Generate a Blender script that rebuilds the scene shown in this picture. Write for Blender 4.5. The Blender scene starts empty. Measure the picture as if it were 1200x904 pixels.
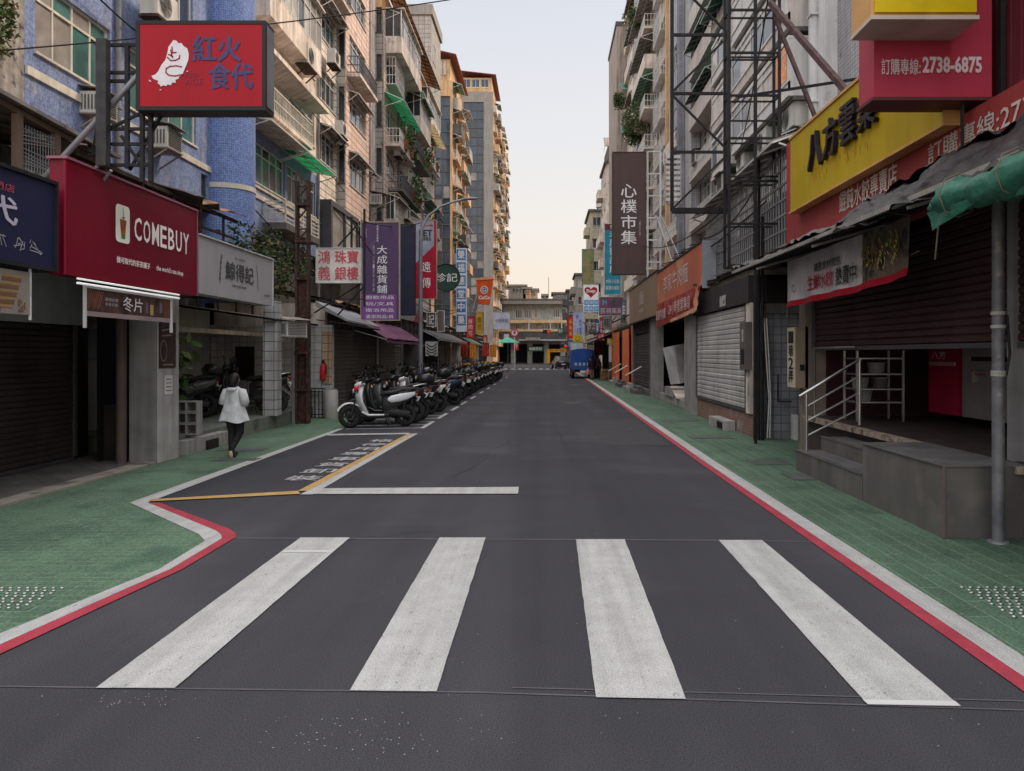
import bpy, math, random
from mathutils import Vector, Matrix
random.seed(7)
R = math.radians
scene = bpy.context.scene
col = scene.collection
# ------------------------------------------------------------------ camera
F = 900.0; CH = 1.7
cam_d = bpy.data.cameras.new('camera'); cam = bpy.data.objects.new('camera', cam_d); col.objects.link(cam)
cam_d.sensor_width = 36; cam_d.lens = F/1200*36; cam_d.clip_start = .05; cam_d.clip_end = 3000
cam.location = (0, 0, CH); cam.rotation_euler = (math.pi/2, 0, 0); cam_d.shift_x = -39/1200; cam_d.shift_y = -37/1200
scene.camera = cam
RM = cam.rotation_euler.to_matrix()
def ray(px, py): return RM @ Vector(((px-639)/F, (415-py)/F, -1))
def G(px, py, z=0.0):
    r = ray(px, py); t = (z-CH)/r.z; return (r.x*t, r.y*t)
# ------------------------------------------------------------------ objects helpers
ROOTS = []; PROTO = set()
def tag(o, label=None, cat=None, group=None, kind=None):
    if label: o['label'] = label
    if cat: o['category'] = cat
    if group: o['group'] = group
    if kind: o['kind'] = kind
    return o
def thing(name, label, cat, group=None):
    o = bpy.data.objects.new(name, None); col.objects.link(o); o.empty_display_size = .2
    ROOTS.append(o); return tag(o, label, cat, group)
class Fr:
    """facade frame: u along the wall, v up, w outwards"""
    def __init__(s, O, U):
        s.O = Vector(O); s.U = Vector(U).normalized(); s.V = Vector((0,0,1)); s.N = s.U.cross(s.V)
    def p(s, u, v, w=0): return s.O + s.U*u + s.V*v + s.N*w
def FL(x): return Fr((x,0,0), (0,1,0))     # left side of the street, looks towards +X, u = Y
def FRr(x): return Fr((x,0,0), (0,-1,0))   # right side, looks towards -X, u = -Y
def FC(y): return Fr((0,y,0), (1,0,0))     # looks towards the camera, u = X
TXT = {}
def glyph(s, bold):
    k = (s, bold)
    if k not in TXT:
        c = bpy.data.curves.new('t', 'FONT'); c.body = s; c.offset = bold; c.resolution_u = 2
        o = bpy.data.objects.new('t', c); col.objects.link(o)
        dg = bpy.context.evaluated_depsgraph_get(); dg.update()
        m = bpy.data.meshes.new_from_object(o.evaluated_get(dg))
        vs = [(v.co.x, v.co.y) for v in m.vertices]; fs = [tuple(p.vertices) for p in m.polygons]
        bpy.data.objects.remove(o); bpy.data.meshes.remove(m); bpy.data.curves.remove(c)
        if vs:
            x0 = min(v[0] for v in vs); x1 = max(v[0] for v in vs); y0 = min(v[1] for v in vs); y1 = max(v[1] for v in vs)
        else: x0 = y0 = 0; x1 = y1 = 1
        TXT[k] = (vs, fs, x0, x1, y0, y1)
    return TXT[k]
class MB:
    def __init__(s): s.v = []; s.f = []; s.m = []; s.cur = 0; s.smooth = set()
    def add(s, vs, fs, smooth=False):
        b = len(s.v); s.v += [tuple(v) for v in vs]
        for f in fs:
            if smooth: s.smooth.add(len(s.f))
            s.f.append(tuple(i+b for i in f)); s.m.append(s.cur)
        return s
    def quad(s, a, b, c, d): return s.add([a,b,c,d], [(0,1,2,3)])
    def poly(s, pts): return s.add(pts, [tuple(range(len(pts)))])
    def hexa(s, p):  # 8 points: bottom 4, top 4
        return s.add(p, [(3,2,1,0),(4,5,6,7),(0,1,5,4),(1,2,6,5),(2,3,7,6),(3,0,4,7)])
    def box(s, x0, x1, y0, y1, z0, z1):
        return s.hexa([(x0,y0,z0),(x1,y0,z0),(x1,y1,z0),(x0,y1,z0),(x0,y0,z1),(x1,y0,z1),(x1,y1,z1),(x0,y1,z1)])
    def fbox(s, fr, u0, u1, v0, v1, w0, w1):
        return s.hexa([fr.p(u0,v0,w1),fr.p(u1,v0,w1),fr.p(u1,v0,w0),fr.p(u0,v0,w0),fr.p(u0,v1,w1),fr.p(u1,v1,w1),fr.p(u1,v1,w0),fr.p(u0,v1,w0)])
    def bar(s, p, q, w=.05, h=None):
        h = h or w; p = Vector(p); q = Vector(q); d = (q-p).normalized()
        up = Vector((0,0,1)) if abs(d.z) < .9 else Vector((0,1,0))
        a = d.cross(up).normalized()*w/2; b = d.cross(a).normalized()*h/2
        P = [p-a-b, p+a-b, p+a+b, p-a+b, q-a-b, q+a-b, q+a+b, q-a+b]
        return s.hexa(P)
    def tube(s, pts, r, n=8, caps=True):
        pts = [Vector(p) for p in pts]; k = len(pts)
        rs = r if isinstance(r, (list, tuple)) else [r]*k
        vs = []; ref = None
        for i, p in enumerate(pts):
            d = (pts[min(i+1,k-1)]-pts[max(i-1,0)]).normalized()
            if ref is None: ref = Vector((0,0,1)) if abs(d.z) < .9 else Vector((1,0,0))
            a = d.cross(ref).normalized(); b = a.cross(d).normalized(); ref = b
            for j in range(n):
                t = 2*math.pi*j/n; vs.append(p+(a*math.cos(t)+b*math.sin(t))*rs[i])
        fs = [(i*n+j, i*n+(j+1)%n, (i+1)*n+(j+1)%n, (i+1)*n+j) for i in range(k-1) for j in range(n)]
        s.add(vs, fs, True)
        if caps: s.add(vs[:n], [tuple(range(n))[::-1]]); s.add(vs[-n:], [tuple(range(n))])
        return s
    def cyl(s, x, y, z0, z1, r, n=16, r1=None): return s.tube([(x,y,z0),(x,y,z1)], [r, r if r1 is None else r1], n)
    def loft(s, rings, caps=True, smooth=True):
        n = len(rings[0]); vs = [p for r in rings for p in r]
        fs = [(i*n+j, i*n+(j+1)%n, (i+1)*n+(j+1)%n, (i+1)*n+j) for i in range(len(rings)-1) for j in range(n)]
        s.add(vs, fs, smooth)
        if caps: s.add(rings[0], [tuple(range(n))[::-1]], smooth); s.add(rings[-1], [tuple(range(n))], smooth)
        return s
    def xl(s, secs, n=14, e=.7):
        """loft along x; secs: (x, y, z, half width, half height)"""
        rings = []
        for x, y, z, a, b in secs:
            rr = []
            for j in range(n):
                t = 2*math.pi*j/n; c, q = math.cos(t), math.sin(t)
                rr.append((x, y+a*math.copysign(abs(c)**e, c), z+b*math.copysign(abs(q)**e, q)))
            rings.append(rr)
        return s.loft(rings)
    def zl(s, secs, n=14, e=.8, rot=0):
        """loft along z; secs: (z, x, y, half x, half y)"""
        rings = []; cr, sr = math.cos(rot), math.sin(rot)
        for z, x, y, a, b in secs:
            rr = []
            for j in range(n):
                t = 2*math.pi*j/n; c, q = math.cos(t), math.sin(t)
                dx = a*math.copysign(abs(c)**e, c); dy = b*math.copysign(abs(q)**e, q)
                rr.append((x+dx*cr-dy*sr, y+dx*sr+dy*cr, z))
            rings.append(rr)
        return s.loft(rings)
    def ball(s, x, y, z, a, b=None, c=None, n=12, k=8):
        b = b or a; c = c or a; rings = []
        for i in range(k+1):
            t = -math.pi/2+math.pi*i/k; q = max(math.cos(t), .02)
            rings.append([(x+a*q*math.cos(2*math.pi*j/n), y+b*q*math.sin(2*math.pi*j/n), z+c*math.sin(t)) for j in range(n)])
        return s.loft(rings)
    def lathe_y(s, x, z, prof, n=20):
        """closed profile (r, y) turned about the y axis through (x, z)"""
        k = len(prof); vs = []; fs = []
        for j in range(n):
            t = 2*math.pi*j/n
            for r, y in prof: vs.append((x+r*math.cos(t), y, z+r*math.sin(t)))
        for j in range(n):
            for i in range(k):
                fs.append((j*k+i, ((j+1)%n)*k+i, ((j+1)%n)*k+(i+1)%k, j*k+(i+1)%k))
        return s.add(vs, fs, True)
    def text(s, fr, t, u0, v0, u1, v1, w=.012, bold=0.0, vert=False, keep=False, jit=0, depth=0):
        """fit the writing into the box u0..u1, v0..v1 of a facade frame"""
        cj = any(ord(c) > 0x2e80 for c in t)
        def put(g, a0, b0, a1, b1, dw=0):
            nonlocal w
            if cj and bold > .008 and dw == 0:
                e = bold*.62*min(abs(a1-a0)/max(1, len(g)), abs(b1-b0)); w_s = w
                for q, (dx, dy) in enumerate(((0,0),(e,0),(-e,0),(0,e*.7),(0,-e*.7))):
                    w = w_s+q*.0005; put(g, a0+dx, b0+dy, a1+dx, b1+dy, 1)
                w = w_s; return
            vs, fs, x0, x1, y0, y1 = glyph(g, 0.0 if cj else bold)
            if not vs: return
            sx = (a1-a0)/(x1-x0); sy = (b1-b0)/(y1-y0)
            if keep: k = min(sx, sy); a0 = (a0+a1)/2-k*(x1-x0)/2; b0 = (b0+b1)/2-k*(y1-y0)/2; sx = sy = k
            s.add([fr.p(a0+(x-x0)*sx, b0+(y-y0)*sy, w) for x, y in vs], fs)
            if depth:
                s.add([fr.p(a0+(x-x0)*sx, b0+(y-y0)*sy, w-depth) for x, y in vs], fs)
                cnt = {}
                for f in fs:
                    for i in range(len(f)):
                        e = tuple(sorted((f[i], f[(i+1)%len(f)]))); cnt[e] = cnt.get(e, 0)+1
                for (i, j), c in cnt.items():
                    if c == 1:
                        P = [fr.p(a0+(vs[q][0]-x0)*sx, b0+(vs[q][1]-y0)*sy, ww) for q, ww in ((i,w),(j,w),(j,w-depth),(i,w-depth))]
                        s.quad(*P)
        if vert:
            n = len(t); h = (v1-v0)/n
            for i, ch in enumerate(t):
                if ch == ' ': continue
                put(ch, u0, v1-(i+1)*h+h*.07, u1, v1-i*h-h*.07)
        else: put(t, u0, v0, u1, v1)
        return s
    def strokes(s, fr, paths, thick, w=.012):
        """brush strokes drawn as flat ribbons in a facade frame"""
        for pts in paths:
            for (a, b), (c, d) in zip(pts[:-1], pts[1:]):
                L = math.hypot(c-a, d-b) or 1; nx, ny = -(d-b)/L*thick/2, (c-a)/L*thick/2
                ex, ey = (c-a)/L*thick*.3, (d-b)/L*thick*.3
                s.quad(fr.p(a+nx-ex,b+ny-ey,w), fr.p(c+nx+ex,d+ny+ey,w), fr.p(c-nx+ex,d-ny+ey,w), fr.p(a-nx-ex,b-ny-ey,w))
        return s
    def leaves(s, c, rad, n, size=.08, mats=2, droop=0):
        """many leaf-sized faces scattered through clumps of an ellipsoid"""
        cl = [(Vector((random.gauss(0,.45), random.gauss(0,.45), random.gauss(0,.45))), random.uniform(.25,.5)) for _ in range(max(4, n//60))]
        for _ in range(n):
            o, q = random.choice(cl)
            p = o+Vector((random.gauss(0,q*.6), random.gauss(0,q*.6), random.gauss(0,q*.6)))
            if p.length > 1.15: p *= 1.1/p.length
            P = Vector(c)+Vector((p.x*rad[0], p.y*rad[1], p.z*rad[2]-droop*random.random()))
            a = Vector((random.gauss(0,1), random.gauss(0,1), random.gauss(0,.7))).normalized()
            b = a.cross(Vector((random.gauss(0,1), random.gauss(0,1), random.gauss(0,1)))).normalized()
            z = size*random.uniform(.6,1.3)
            s.cur = random.randrange(mats)
            s.add([P-a*z, P+b*z*.45, P+a*z, P-b*z*.45], [(0,1,2,3)])
        s.cur = 0; return s
    def build(s, name, mats, parent=None, label=None):
        if not isinstance(mats, (list, tuple)): mats = [mats]
        me = bpy.data.meshes.new(name); me.from_pydata(s.v, [], s.f)
        for m in mats: me.materials.append(m)
        if len(mats) > 1: me.polygons.foreach_set('material_index', s.m)
        if s.smooth: me.polygons.foreach_set('use_smooth', [i in s.smooth for i in range(len(s.f))])
        me.update()
        o = bpy.data.objects.new(name, me); col.objects.link(o)
        if parent is not None: o.parent = parent
        if label: o['label'] = label
        return o
    def solo(s, name, mats, label, cat, group=None, kind=None):
        o = s.build(name, mats); ROOTS.append(o); return tag(o, label, cat, group, kind)
    def struct(s, name, mats):
        o = s.build(name, mats); o['kind'] = 'structure'; return o
def kids(o): return [c for c in bpy.data.objects if c.parent == o]
def finalize():
    ch = {}
    for o in bpy.data.objects:
        if o.parent: ch.setdefault(o.parent.name, []).append(o)
    def down(o):
        r = [o] if o.type == 'MESH' else []
        for c in ch.get(o.name, []): r += down(c)
        return r
    for r in ROOTS:
        if r.name in PROTO: continue
        ms = down(r); lo = [1e9]*3; hi = [-1e9]*3
        for m in ms:
            for v in m.data.vertices:
                for i in range(3): lo[i] = min(lo[i], v.co[i]); hi[i] = max(hi[i], v.co[i])
        if lo[0] > 1e8: continue
        L = Vector(((lo[0]+hi[0])/2, (lo[1]+hi[1])/2, lo[2])); T = Matrix.Translation(-L)
        for m in ms: m.data.transform(T)
        r.location = L
CH_CACHE = {}
def copy_tree(o, parent=None, skip=(), remat=None):
    c = o.copy(); col.objects.link(c)
    if parent: c.parent = parent
    if o.name not in CH_CACHE: CH_CACHE[o.name] = kids(o)
    for k in CH_CACHE[o.name]:
        if k.name.split('.')[0] in skip: continue
        copy_tree(k, c, skip, remat)
    if remat and c.type == 'MESH':
        for i, sl in enumerate(c.material_slots):
            if sl.material and sl.material.name in remat:
                sl.link = 'OBJECT'; sl.material = remat[o.data.materials[i].name]
    return c
# ------------------------------------------------------------------ materials
def lin(c): return tuple((x/255/12.92 if x/255 <= .04045 else ((x/255+.055)/1.055)**2.4) for x in c)
MC = {}
BO = {'beige_tile':1.75,'pink_tile':1.6,'grey_tile':1.4,'plaster_weathered':1.6,'plaster_pale_pink':1.2,'plaster_white':.95,'small_grey_tile':1.2,'stucco_grey':.95,'concrete_rough':1.3,'concrete':1.2,'concrete_dark':1.0,'aluminium':1.2,'tin_roof':1.3,'mint_wall':1.5,'cream_panel':1.2,'shutter_light':1.15,'shutter_bronze':1.2}
def M(name, c, rough=.75, metal=0, var=.18, vs=2.5, streak=0, bump=0, bs=30, brick=None, spec=.22, emit=0, stain=None, coat=0, trans=0, floor=False, alpha=1):
    if name in MC: return MC[name]
    m = bpy.data.materials.new(name); m.use_nodes = True; nt = m.node_tree; N = nt.nodes; L = nt.links
    b = N['Principled BSDF']; b.inputs['Roughness'].default_value = rough; b.inputs['Metallic'].default_value = metal
    b.inputs['Specular IOR Level'].default_value = spec; b.inputs['Coat Weight'].default_value = coat
    if trans: b.inputs['Transmission Weight'].default_value = trans
    if alpha < 1: b.inputs['Alpha'].default_value = alpha
    geo = N.new('ShaderNodeNewGeometry'); sep = N.new('ShaderNodeSeparateXYZ'); L.new(geo.outputs['Position'], sep.inputs[0])
    def math_(op, a, bb):
        n = N.new('ShaderNodeMath'); n.operation = op
        for i, x in enumerate((a, bb)):
            if isinstance(x, (int, float)): n.inputs[i].default_value = x
            else: L.new(x, n.inputs[i])
        return n.outputs[0]
    xy = math_('ADD', sep.outputs['X'], sep.outputs['Y'])
    cmb = N.new('ShaderNodeCombineXYZ')
    if floor == 2: L.new(sep.outputs['Y'], cmb.inputs[0]); L.new(sep.outputs['X'], cmb.inputs[1])
    elif floor: L.new(sep.outputs['X'], cmb.inputs[0]); L.new(sep.outputs['Y'], cmb.inputs[1])
    else: L.new(xy, cmb.inputs[0]); L.new(sep.outputs['Z'], cmb.inputs[1])
    def mix(fac, a, bb, mode='MIX'):
        n = N.new('ShaderNodeMix'); n.data_type = 'RGBA'; n.blend_type = mode
        for i, x in ((0, fac), (6, a), (7, bb)):
            if isinstance(x, (int, float)): n.inputs[i].default_value = x
            elif isinstance(x, tuple): n.inputs[i].default_value = (*x[:3], 1)
            else: L.new(x, n.inputs[i])
        return n.outputs[2]
    def noise(vec, sc, det=4, dist=0):
        n = N.new('ShaderNodeTexNoise'); n.inputs['Scale'].default_value = sc; n.inputs['Detail'].default_value = det
        n.inputs['Distortion'].default_value = dist; L.new(vec, n.inputs['Vector']); return n.outputs['Fac']
    def ramp(v, lo, hi):
        n = N.new('ShaderNodeMapRange'); n.inputs[1].default_value = lo; n.inputs[2].default_value = hi; L.new(v, n.inputs[0]); return n.outputs[0]
    nf = ramp(noise(geo.outputs['Position'], vs), .3, .7)
    k_ = BO.get(name, 1); c = tuple(min(.85, x*k_) for x in c)
    cc = mix(nf, tuple(x*(1-var) for x in c), tuple(min(x*(1+var), 1) for x in c))
    if brick:
        bw, bh, mort, mcol = brick[:4]; bt = N.new('ShaderNodeTexBrick'); L.new(cmb.outputs[0], bt.inputs['Vector'])
        bt.inputs['Scale'].default_value = 1; bt.inputs['Brick Width'].default_value = bw; bt.inputs['Row Height'].default_value = bh
        bt.inputs['Mortar Size'].default_value = mort; bt.inputs['Mortar Smooth'].default_value = .2
        bt.offset = brick[4] if len(brick) > 4 else 0
        L.new(cc, bt.inputs['Color1']); c2 = mix(1.0, cc, (.82,.82,.84), 'MULTIPLY'); L.new(c2, bt.inputs['Color2'])
        bt.inputs['Mortar'].default_value = (*mcol, 1); cc = bt.outputs['Color']
    if stain:
        n2 = ramp(noise(geo.outputs['Position'], stain[1], 6), stain[2], stain[2]+.12)
        cc = mix(n2, cc, stain[0])
    if streak:
        mp = N.new('ShaderNodeMapping'); mp.inputs['Scale'].default_value = (5, .35, 1); L.new(cmb.outputs[0], mp.inputs[0])
        st = ramp(noise(mp.outputs[0], 1.0, 5), .42, .72)
        k = math_('MULTIPLY', st, streak)
        cc = mix(k, cc, tuple(x*.25 for x in c))
    L.new(cc, b.inputs['Base Color'])
    if bump:
        bn = N.new('ShaderNodeBump'); bn.inputs['Strength'].default_value = bump; bn.inputs['Distance'].default_value = .02
        L.new(noise(geo.outputs['Position'], bs, 3), bn.inputs['Height']); L.new(bn.outputs[0], b.inputs['Normal'])
    if emit:
        b.inputs['Emission Color'].default_value = (*c, 1); b.inputs['Emission Strength'].default_value = emit
    MC[name] = m; return m
def paint(name, rgb, rough=.5, **k):
    k.setdefault('streak', .16); return M(name, lin(rgb), rough, **k)

asphalt = M('asphalt', (.043,.0425,.049), .88, var=.10, vs=.45, bump=.22, bs=170, floor=True, stain=((.056,.055,.061), .5, .55), spec=.12)
def extra_speckle(m, amt, sc):
    nt = m.node_tree; N = nt.nodes; L = nt.links; b = N['Principled BSDF']
    src = b.inputs['Base Color'].links[0].from_socket
    geo = [n for n in N if n.bl_idname == 'ShaderNodeNewGeometry'][0]
    t = N.new('ShaderNodeTexNoise'); t.inputs['Scale'].default_value = sc; t.inputs['Detail'].default_value = 2; L.new(geo.outputs['Position'], t.inputs['Vector'])
    mr = N.new('ShaderNodeMapRange'); mr.inputs[1].default_value = .25; mr.inputs[2].default_value = .75; mr.inputs[3].default_value = 1-amt; mr.inputs[4].default_value = 1+amt
    L.new(t.outputs['Fac'], mr.inputs[0])
    v = N.new('ShaderNodeVectorMath'); v.operation = 'SCALE'; L.new(src, v.inputs[0]); L.new(mr.outputs[0], v.inputs['Scale']); L.new(v.outputs[0], b.inputs['Base Color'])
extra_speckle(asphalt, .6, 140)
def streaks_along(m, amt, sx=2.2, sy=.09):
    """long wear marks running with the traffic"""
    nt = m.node_tree; N = nt.nodes; L = nt.links; b = N['Principled BSDF']; src = b.inputs['Base Color'].links[0].from_socket
    geo = [n for n in N if n.bl_idname == 'ShaderNodeNewGeometry'][0]; mp = N.new('ShaderNodeMapping'); mp.inputs['Scale'].default_value = (sx, sy, 1); L.new(geo.outputs['Position'], mp.inputs[0])
    t = N.new('ShaderNodeTexNoise'); t.inputs['Scale'].default_value = 1; t.inputs['Detail'].default_value = 5; L.new(mp.outputs[0], t.inputs['Vector'])
    mr = N.new('ShaderNodeMapRange'); mr.inputs[1].default_value = .3; mr.inputs[2].default_value = .7; mr.inputs[3].default_value = 1-amt; mr.inputs[4].default_value = 1+amt; L.new(t.outputs['Fac'], mr.inputs[0])
    v = N.new('ShaderNodeVectorMath'); v.operation = 'SCALE'; L.new(src, v.inputs[0]); L.new(mr.outputs[0], v.inputs['Scale']); L.new(v.outputs[0], b.inputs['Base Color'])
def worn(m, under, sc=26, lo=.60, sy=.35):
    """paint flaked off in small patches so that the surface below shows"""
    nt = m.node_tree; N = nt.nodes; L = nt.links; b = N['Principled BSDF']; src = b.inputs['Base Color'].links[0].from_socket
    geo = [n for n in N if n.bl_idname == 'ShaderNodeNewGeometry'][0]; mp = N.new('ShaderNodeMapping'); mp.inputs['Scale'].default_value = (1, sy, 1); L.new(geo.outputs['Position'], mp.inputs[0])
    t = N.new('ShaderNodeTexNoise'); t.inputs['Scale'].default_value = sc; t.inputs['Detail'].default_value = 8; t.inputs['Roughness'].default_value = .75; L.new(mp.outputs[0], t.inputs['Vector'])
    mr = N.new('ShaderNodeMapRange'); mr.inputs[1].default_value = lo; mr.inputs[2].default_value = lo+.05; mr.inputs[4].default_value = .75; L.new(t.outputs['Fac'], mr.inputs[0])
    n = N.new('ShaderNodeMix'); n.data_type = 'RGBA'; L.new(mr.outputs[0], n.inputs[0]); L.new(src, n.inputs[6]); n.inputs[7].default_value = (*under, 1); L.new(n.outputs[2], b.inputs['Base Color'])
streaks_along(asphalt, .13); streaks_along(asphalt, .16, .75, .03)
white_line = M('road_white', (.36,.36,.355), .85, var=.08, vs=5, floor=True, bump=.3, bs=120, spec=.1); extra_speckle(white_line, .3, 110); streaks_along(white_line, .14, 9, .5); worn(white_line, (.12,.12,.12), 40, .60)
red_line = M('road_red', (.30,.035,.055), .75, var=.15, vs=4, stain=((.20,.04,.05), 7, .60), floor=True); extra_speckle(red_line, .3, 120); worn(red_line, (.10,.06,.07), 16, .60)
yellow_line = M('road_yellow', (.40,.25,.09), .8, var=.12, vs=4, stain=((.45,.30,.16), 8, .58), floor=True); worn(yellow_line, (.16,.12,.09), 20, .58)
green_paint = M('green_paving', (.085,.145,.094), .85, var=.18, vs=.8, floor=True, brick=(.22,.11,.006,(.125,.19,.135),.5), bump=.3, bs=80, stain=((.055,.10,.07), 1.3, .56)); extra_speckle(green_paint, .4, 45); streaks_along(green_paint, .12, 3, .5)
green_tile = M('green_tile_paving', (.074,.130,.086), .8, var=.18, vs=1.0, floor=2, brick=(.62,.16,.006,(.135,.195,.148),.5), bump=.3, bs=60, stain=((.048,.085,.062), 1.5, .56)); extra_speckle(green_tile, .4, 50); streaks_along(green_tile, .15, 4, .3)
concrete = M('concrete', (.27,.26,.25), .9, var=.2, vs=1.5, streak=.5, bump=.3, bs=12)
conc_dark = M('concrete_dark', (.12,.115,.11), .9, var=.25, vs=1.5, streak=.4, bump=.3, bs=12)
conc_rough = M('concrete_rough', (.26,.24,.22), .95, var=.35, vs=5, streak=.7, bump=.8, bs=9, stain=((.08,.075,.07), 6, .55))
blue_tile = M('blue_mosaic', (.185,.245,.43), .5, var=.14, vs=2, brick=(.07,.07,.004,(.26,.30,.42)), streak=.4, stain=((.28,.31,.40), 1.6, .56)); extra_speckle(blue_tile, .4, 19)
blue_deep = M('blue_mosaic_deep', (.125,.20,.45), .4, var=.14, vs=3, brick=(.07,.07,.004,(.28,.34,.55)), streak=.15); extra_speckle(blue_deep, .4, 19)
cream = M('cream_trim', (.55,.52,.45), .7, streak=.3)
beige_tile = M('beige_tile', (.45,.41,.36), .6, var=.12, vs=2, brick=(.95,.30,.024,(.17,.14,.12)), streak=.35, stain=((.36,.30,.24), 1.4, .6))
pink_tile = M('pink_tile', (.46,.355,.305), .6, var=.12, vs=2, brick=(1.0,.30,.022,(.22,.14,.11)), streak=.28, stain=((.42,.27,.22), 1.4, .6))
grey_tile = M('grey_tile', (.30,.28,.26), .6, var=.12, vs=2, brick=(.5,.35,.02,(.14,.13,.12)), streak=.4)
white_tile = M('white_tile', (.50,.50,.51), .35, var=.1, vs=2, brick=(.24,.12,.008,(.12,.12,.13)), streak=.35)
white_tile_big = M('white_tile_big', (.50,.50,.50), .35, var=.12, vs=2, brick=(.22,.22,.012,(.13,.13,.13)), streak=.4)
small_tile = M('small_grey_tile', (.34,.34,.36), .5, var=.15, vs=2, brick=(.12,.12,.01,(.16,.16,.17)), streak=.5, stain=((.16,.15,.15), 3, .6))
plaster = M('plaster_weathered', (.42,.37,.33), .85, var=.2, vs=1.2, streak=.6, bump=.2, bs=10, stain=((.22,.20,.18), 1.6, .6))
plaster_warm = M('plaster_warm', (.60,.38,.20), .85, var=.2, vs=1.2, streak=.5, stain=((.36,.25,.17), 1.6, .6))  # on the towers the sun's warm glow is put into this colour
plaster_pink = M('plaster_pale_pink', (.44,.405,.385), .85, var=.15, vs=1.2, streak=.5)
plaster_white = M('plaster_white', (.62,.62,.62), .8, var=.1, vs=1.5, streak=.35, stain=((.42,.41,.40), 2.5, .62))
stucco_grey = M('stucco_grey', (.30,.275,.25), .85, var=.1, vs=1, streak=.3)
alu = M('aluminium', (.52,.51,.49), .45, .3, var=.12, streak=.25)
alu_dark = M('aluminium_dark', (.09,.09,.10), .45, .4, var=.1)
steel = M('stainless_steel', (.42,.42,.42), .3, .9, var=.1)
steel_rail = M('steel_rail', (.40,.40,.40), .3, .85, var=.1)
galv = M('galvanised', (.33,.34,.36), .5, .5, var=.15)
iron = M('black_iron', (.022,.021,.023), .6, .3, var=.3, vs=6)
rust = M('rusty_iron', (.055,.036,.03), .85, .2, var=.5, vs=8, stain=((.13,.06,.035), 9, .58), bump=.3)
pipe_grey = M('pipe_grey', (.20,.20,.21), .6, 0, var=.2, streak=.4)
glass_d = M('glass_dark', (.030,.038,.042), .08, 0, var=.5, vs=1.1, spec=.8)
glass_g = M('glass_green', (.05,.14,.13), .1, 0, var=.4, vs=1.3, spec=.8)
glass_b = M('glass_blue', (.03,.045,.07), .1, 0, var=.4, vs=.6, spec=.8)
glass_c = M('glass_curtain', (.24,.22,.20), .3, 0, var=.3, vs=2.5, spec=.6)
glass_w = M('glass_pale', (.44,.41,.37), .25, 0, var=.25, vs=3, spec=.6)
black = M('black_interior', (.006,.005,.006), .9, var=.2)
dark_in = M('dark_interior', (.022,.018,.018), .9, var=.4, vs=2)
shut_dark = M('shutter_dark', (.055,.045,.045), .6, .3, var=.25, vs=1.5, bump=.5, bs=2.5, streak=.3)
shut_mid = M('shutter_bronze', (.14,.125,.11), .55, .3, var=.2, vs=1.5, bump=.5, bs=2.5, streak=.3)
shut_light = M('shutter_light', (.44,.43,.42), .5, .2, var=.15, vs=1.5, bump=.5, bs=2.5, streak=.45)
shut_maroon = M('shutter_maroon', (.055,.028,.030), .6, .2, var=.25, vs=1.5, bump=.5, bs=2.5, streak=.2)
tin = M('tin_roof', (.24,.21,.19), .7, .4, var=.3, vs=2, stain=((.14,.08,.05), 3, .55), streak=.3)
tin_rust = M('tin_rusty', (.30,.17,.09), .8, .2, var=.4, vs=3, stain=((.12,.08,.06), 4, .5))
green_fib = M('green_fibreglass', (.06,.26,.17), .5, 0, var=.3, vs=3, streak=.3)
pale_fib = M('pale_fibreglass', (.55,.50,.42), .5, 0, var=.15, vs=2, streak=.2)
green_tarp = M('green_tarp', (.026,.115,.082), .55, 0, var=.35, vs=6, bump=.9, bs=9)
black_tarp = M('black_tarp', (.022,.018,.021), .5, 0, var=.5, vs=5, bump=.6, bs=12)
grey_tarp = M('grey_tarp', (.085,.078,.074), .6, 0, var=.4, vs=6, bump=.6, bs=12)
leaf = [M('leaf_dark', (.030,.060,.018), .6, var=.4, vs=9), M('leaf_mid', (.055,.105,.03), .6, var=.4, vs=9), M('leaf_light', (.10,.15,.045), .6, var=.4, vs=9)]
leaf_dry = [M('leaf_dry', (.11,.10,.04), .7, var=.4, vs=9), leaf[1]]
stem = M('stem_brown', (.09,.06,.04), .9)
clay = M('clay_pot', (.22,.09,.05), .8)
ac_white = M('ac_casing', (.52,.51,.48), .5, var=.1, streak=.3)
ac_dark = M('ac_grille', (.10,.10,.10), .6)
roof_red = M('roof_red_sheet', (.26,.07,.05), .7, var=.2, streak=.3)
orange_p = M('orange_paint', (.80,.17,.04), .5, var=.12, streak=.15)

def translucent(name, c):
    m = bpy.data.materials.new(name); m.use_nodes = True; nt = m.node_tree; N = nt.nodes; L = nt.links; b = N['Principled BSDF']; b.inputs['Base Color'].default_value = (*c, 1); b.inputs['Roughness'].default_value = .8
    geo = N.new('ShaderNodeNewGeometry'); no = N.new('ShaderNodeTexNoise'); no.inputs['Scale'].default_value = 3; L.new(geo.outputs['Position'], no.inputs['Vector'])
    rp = N.new('ShaderNodeMapRange'); rp.inputs[3].default_value = .45; rp.inputs[4].default_value = 1.0; L.new(no.outputs['Fac'], rp.inputs[0])
    v = N.new('ShaderNodeVectorMath'); v.operation = 'SCALE'; v.inputs[0].default_value = c; L.new(rp.outputs[0], v.inputs['Scale'])
    t = N.new('ShaderNodeBsdfTranslucent'); L.new(v.outputs[0], t.inputs[0]); mx = N.new('ShaderNodeMixShader'); mx.inputs[0].default_value = .75; L.new(b.outputs[0], mx.inputs[1]); L.new(t.outputs[0], mx.inputs[2]); L.new(mx.outputs[0], N['Material Output'].inputs[0]); return m
skylight_m = translucent('skylight_sheet', (.85,.76,.55)); green_trans = translucent('green_skylight', (.16,.62,.40))
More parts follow.
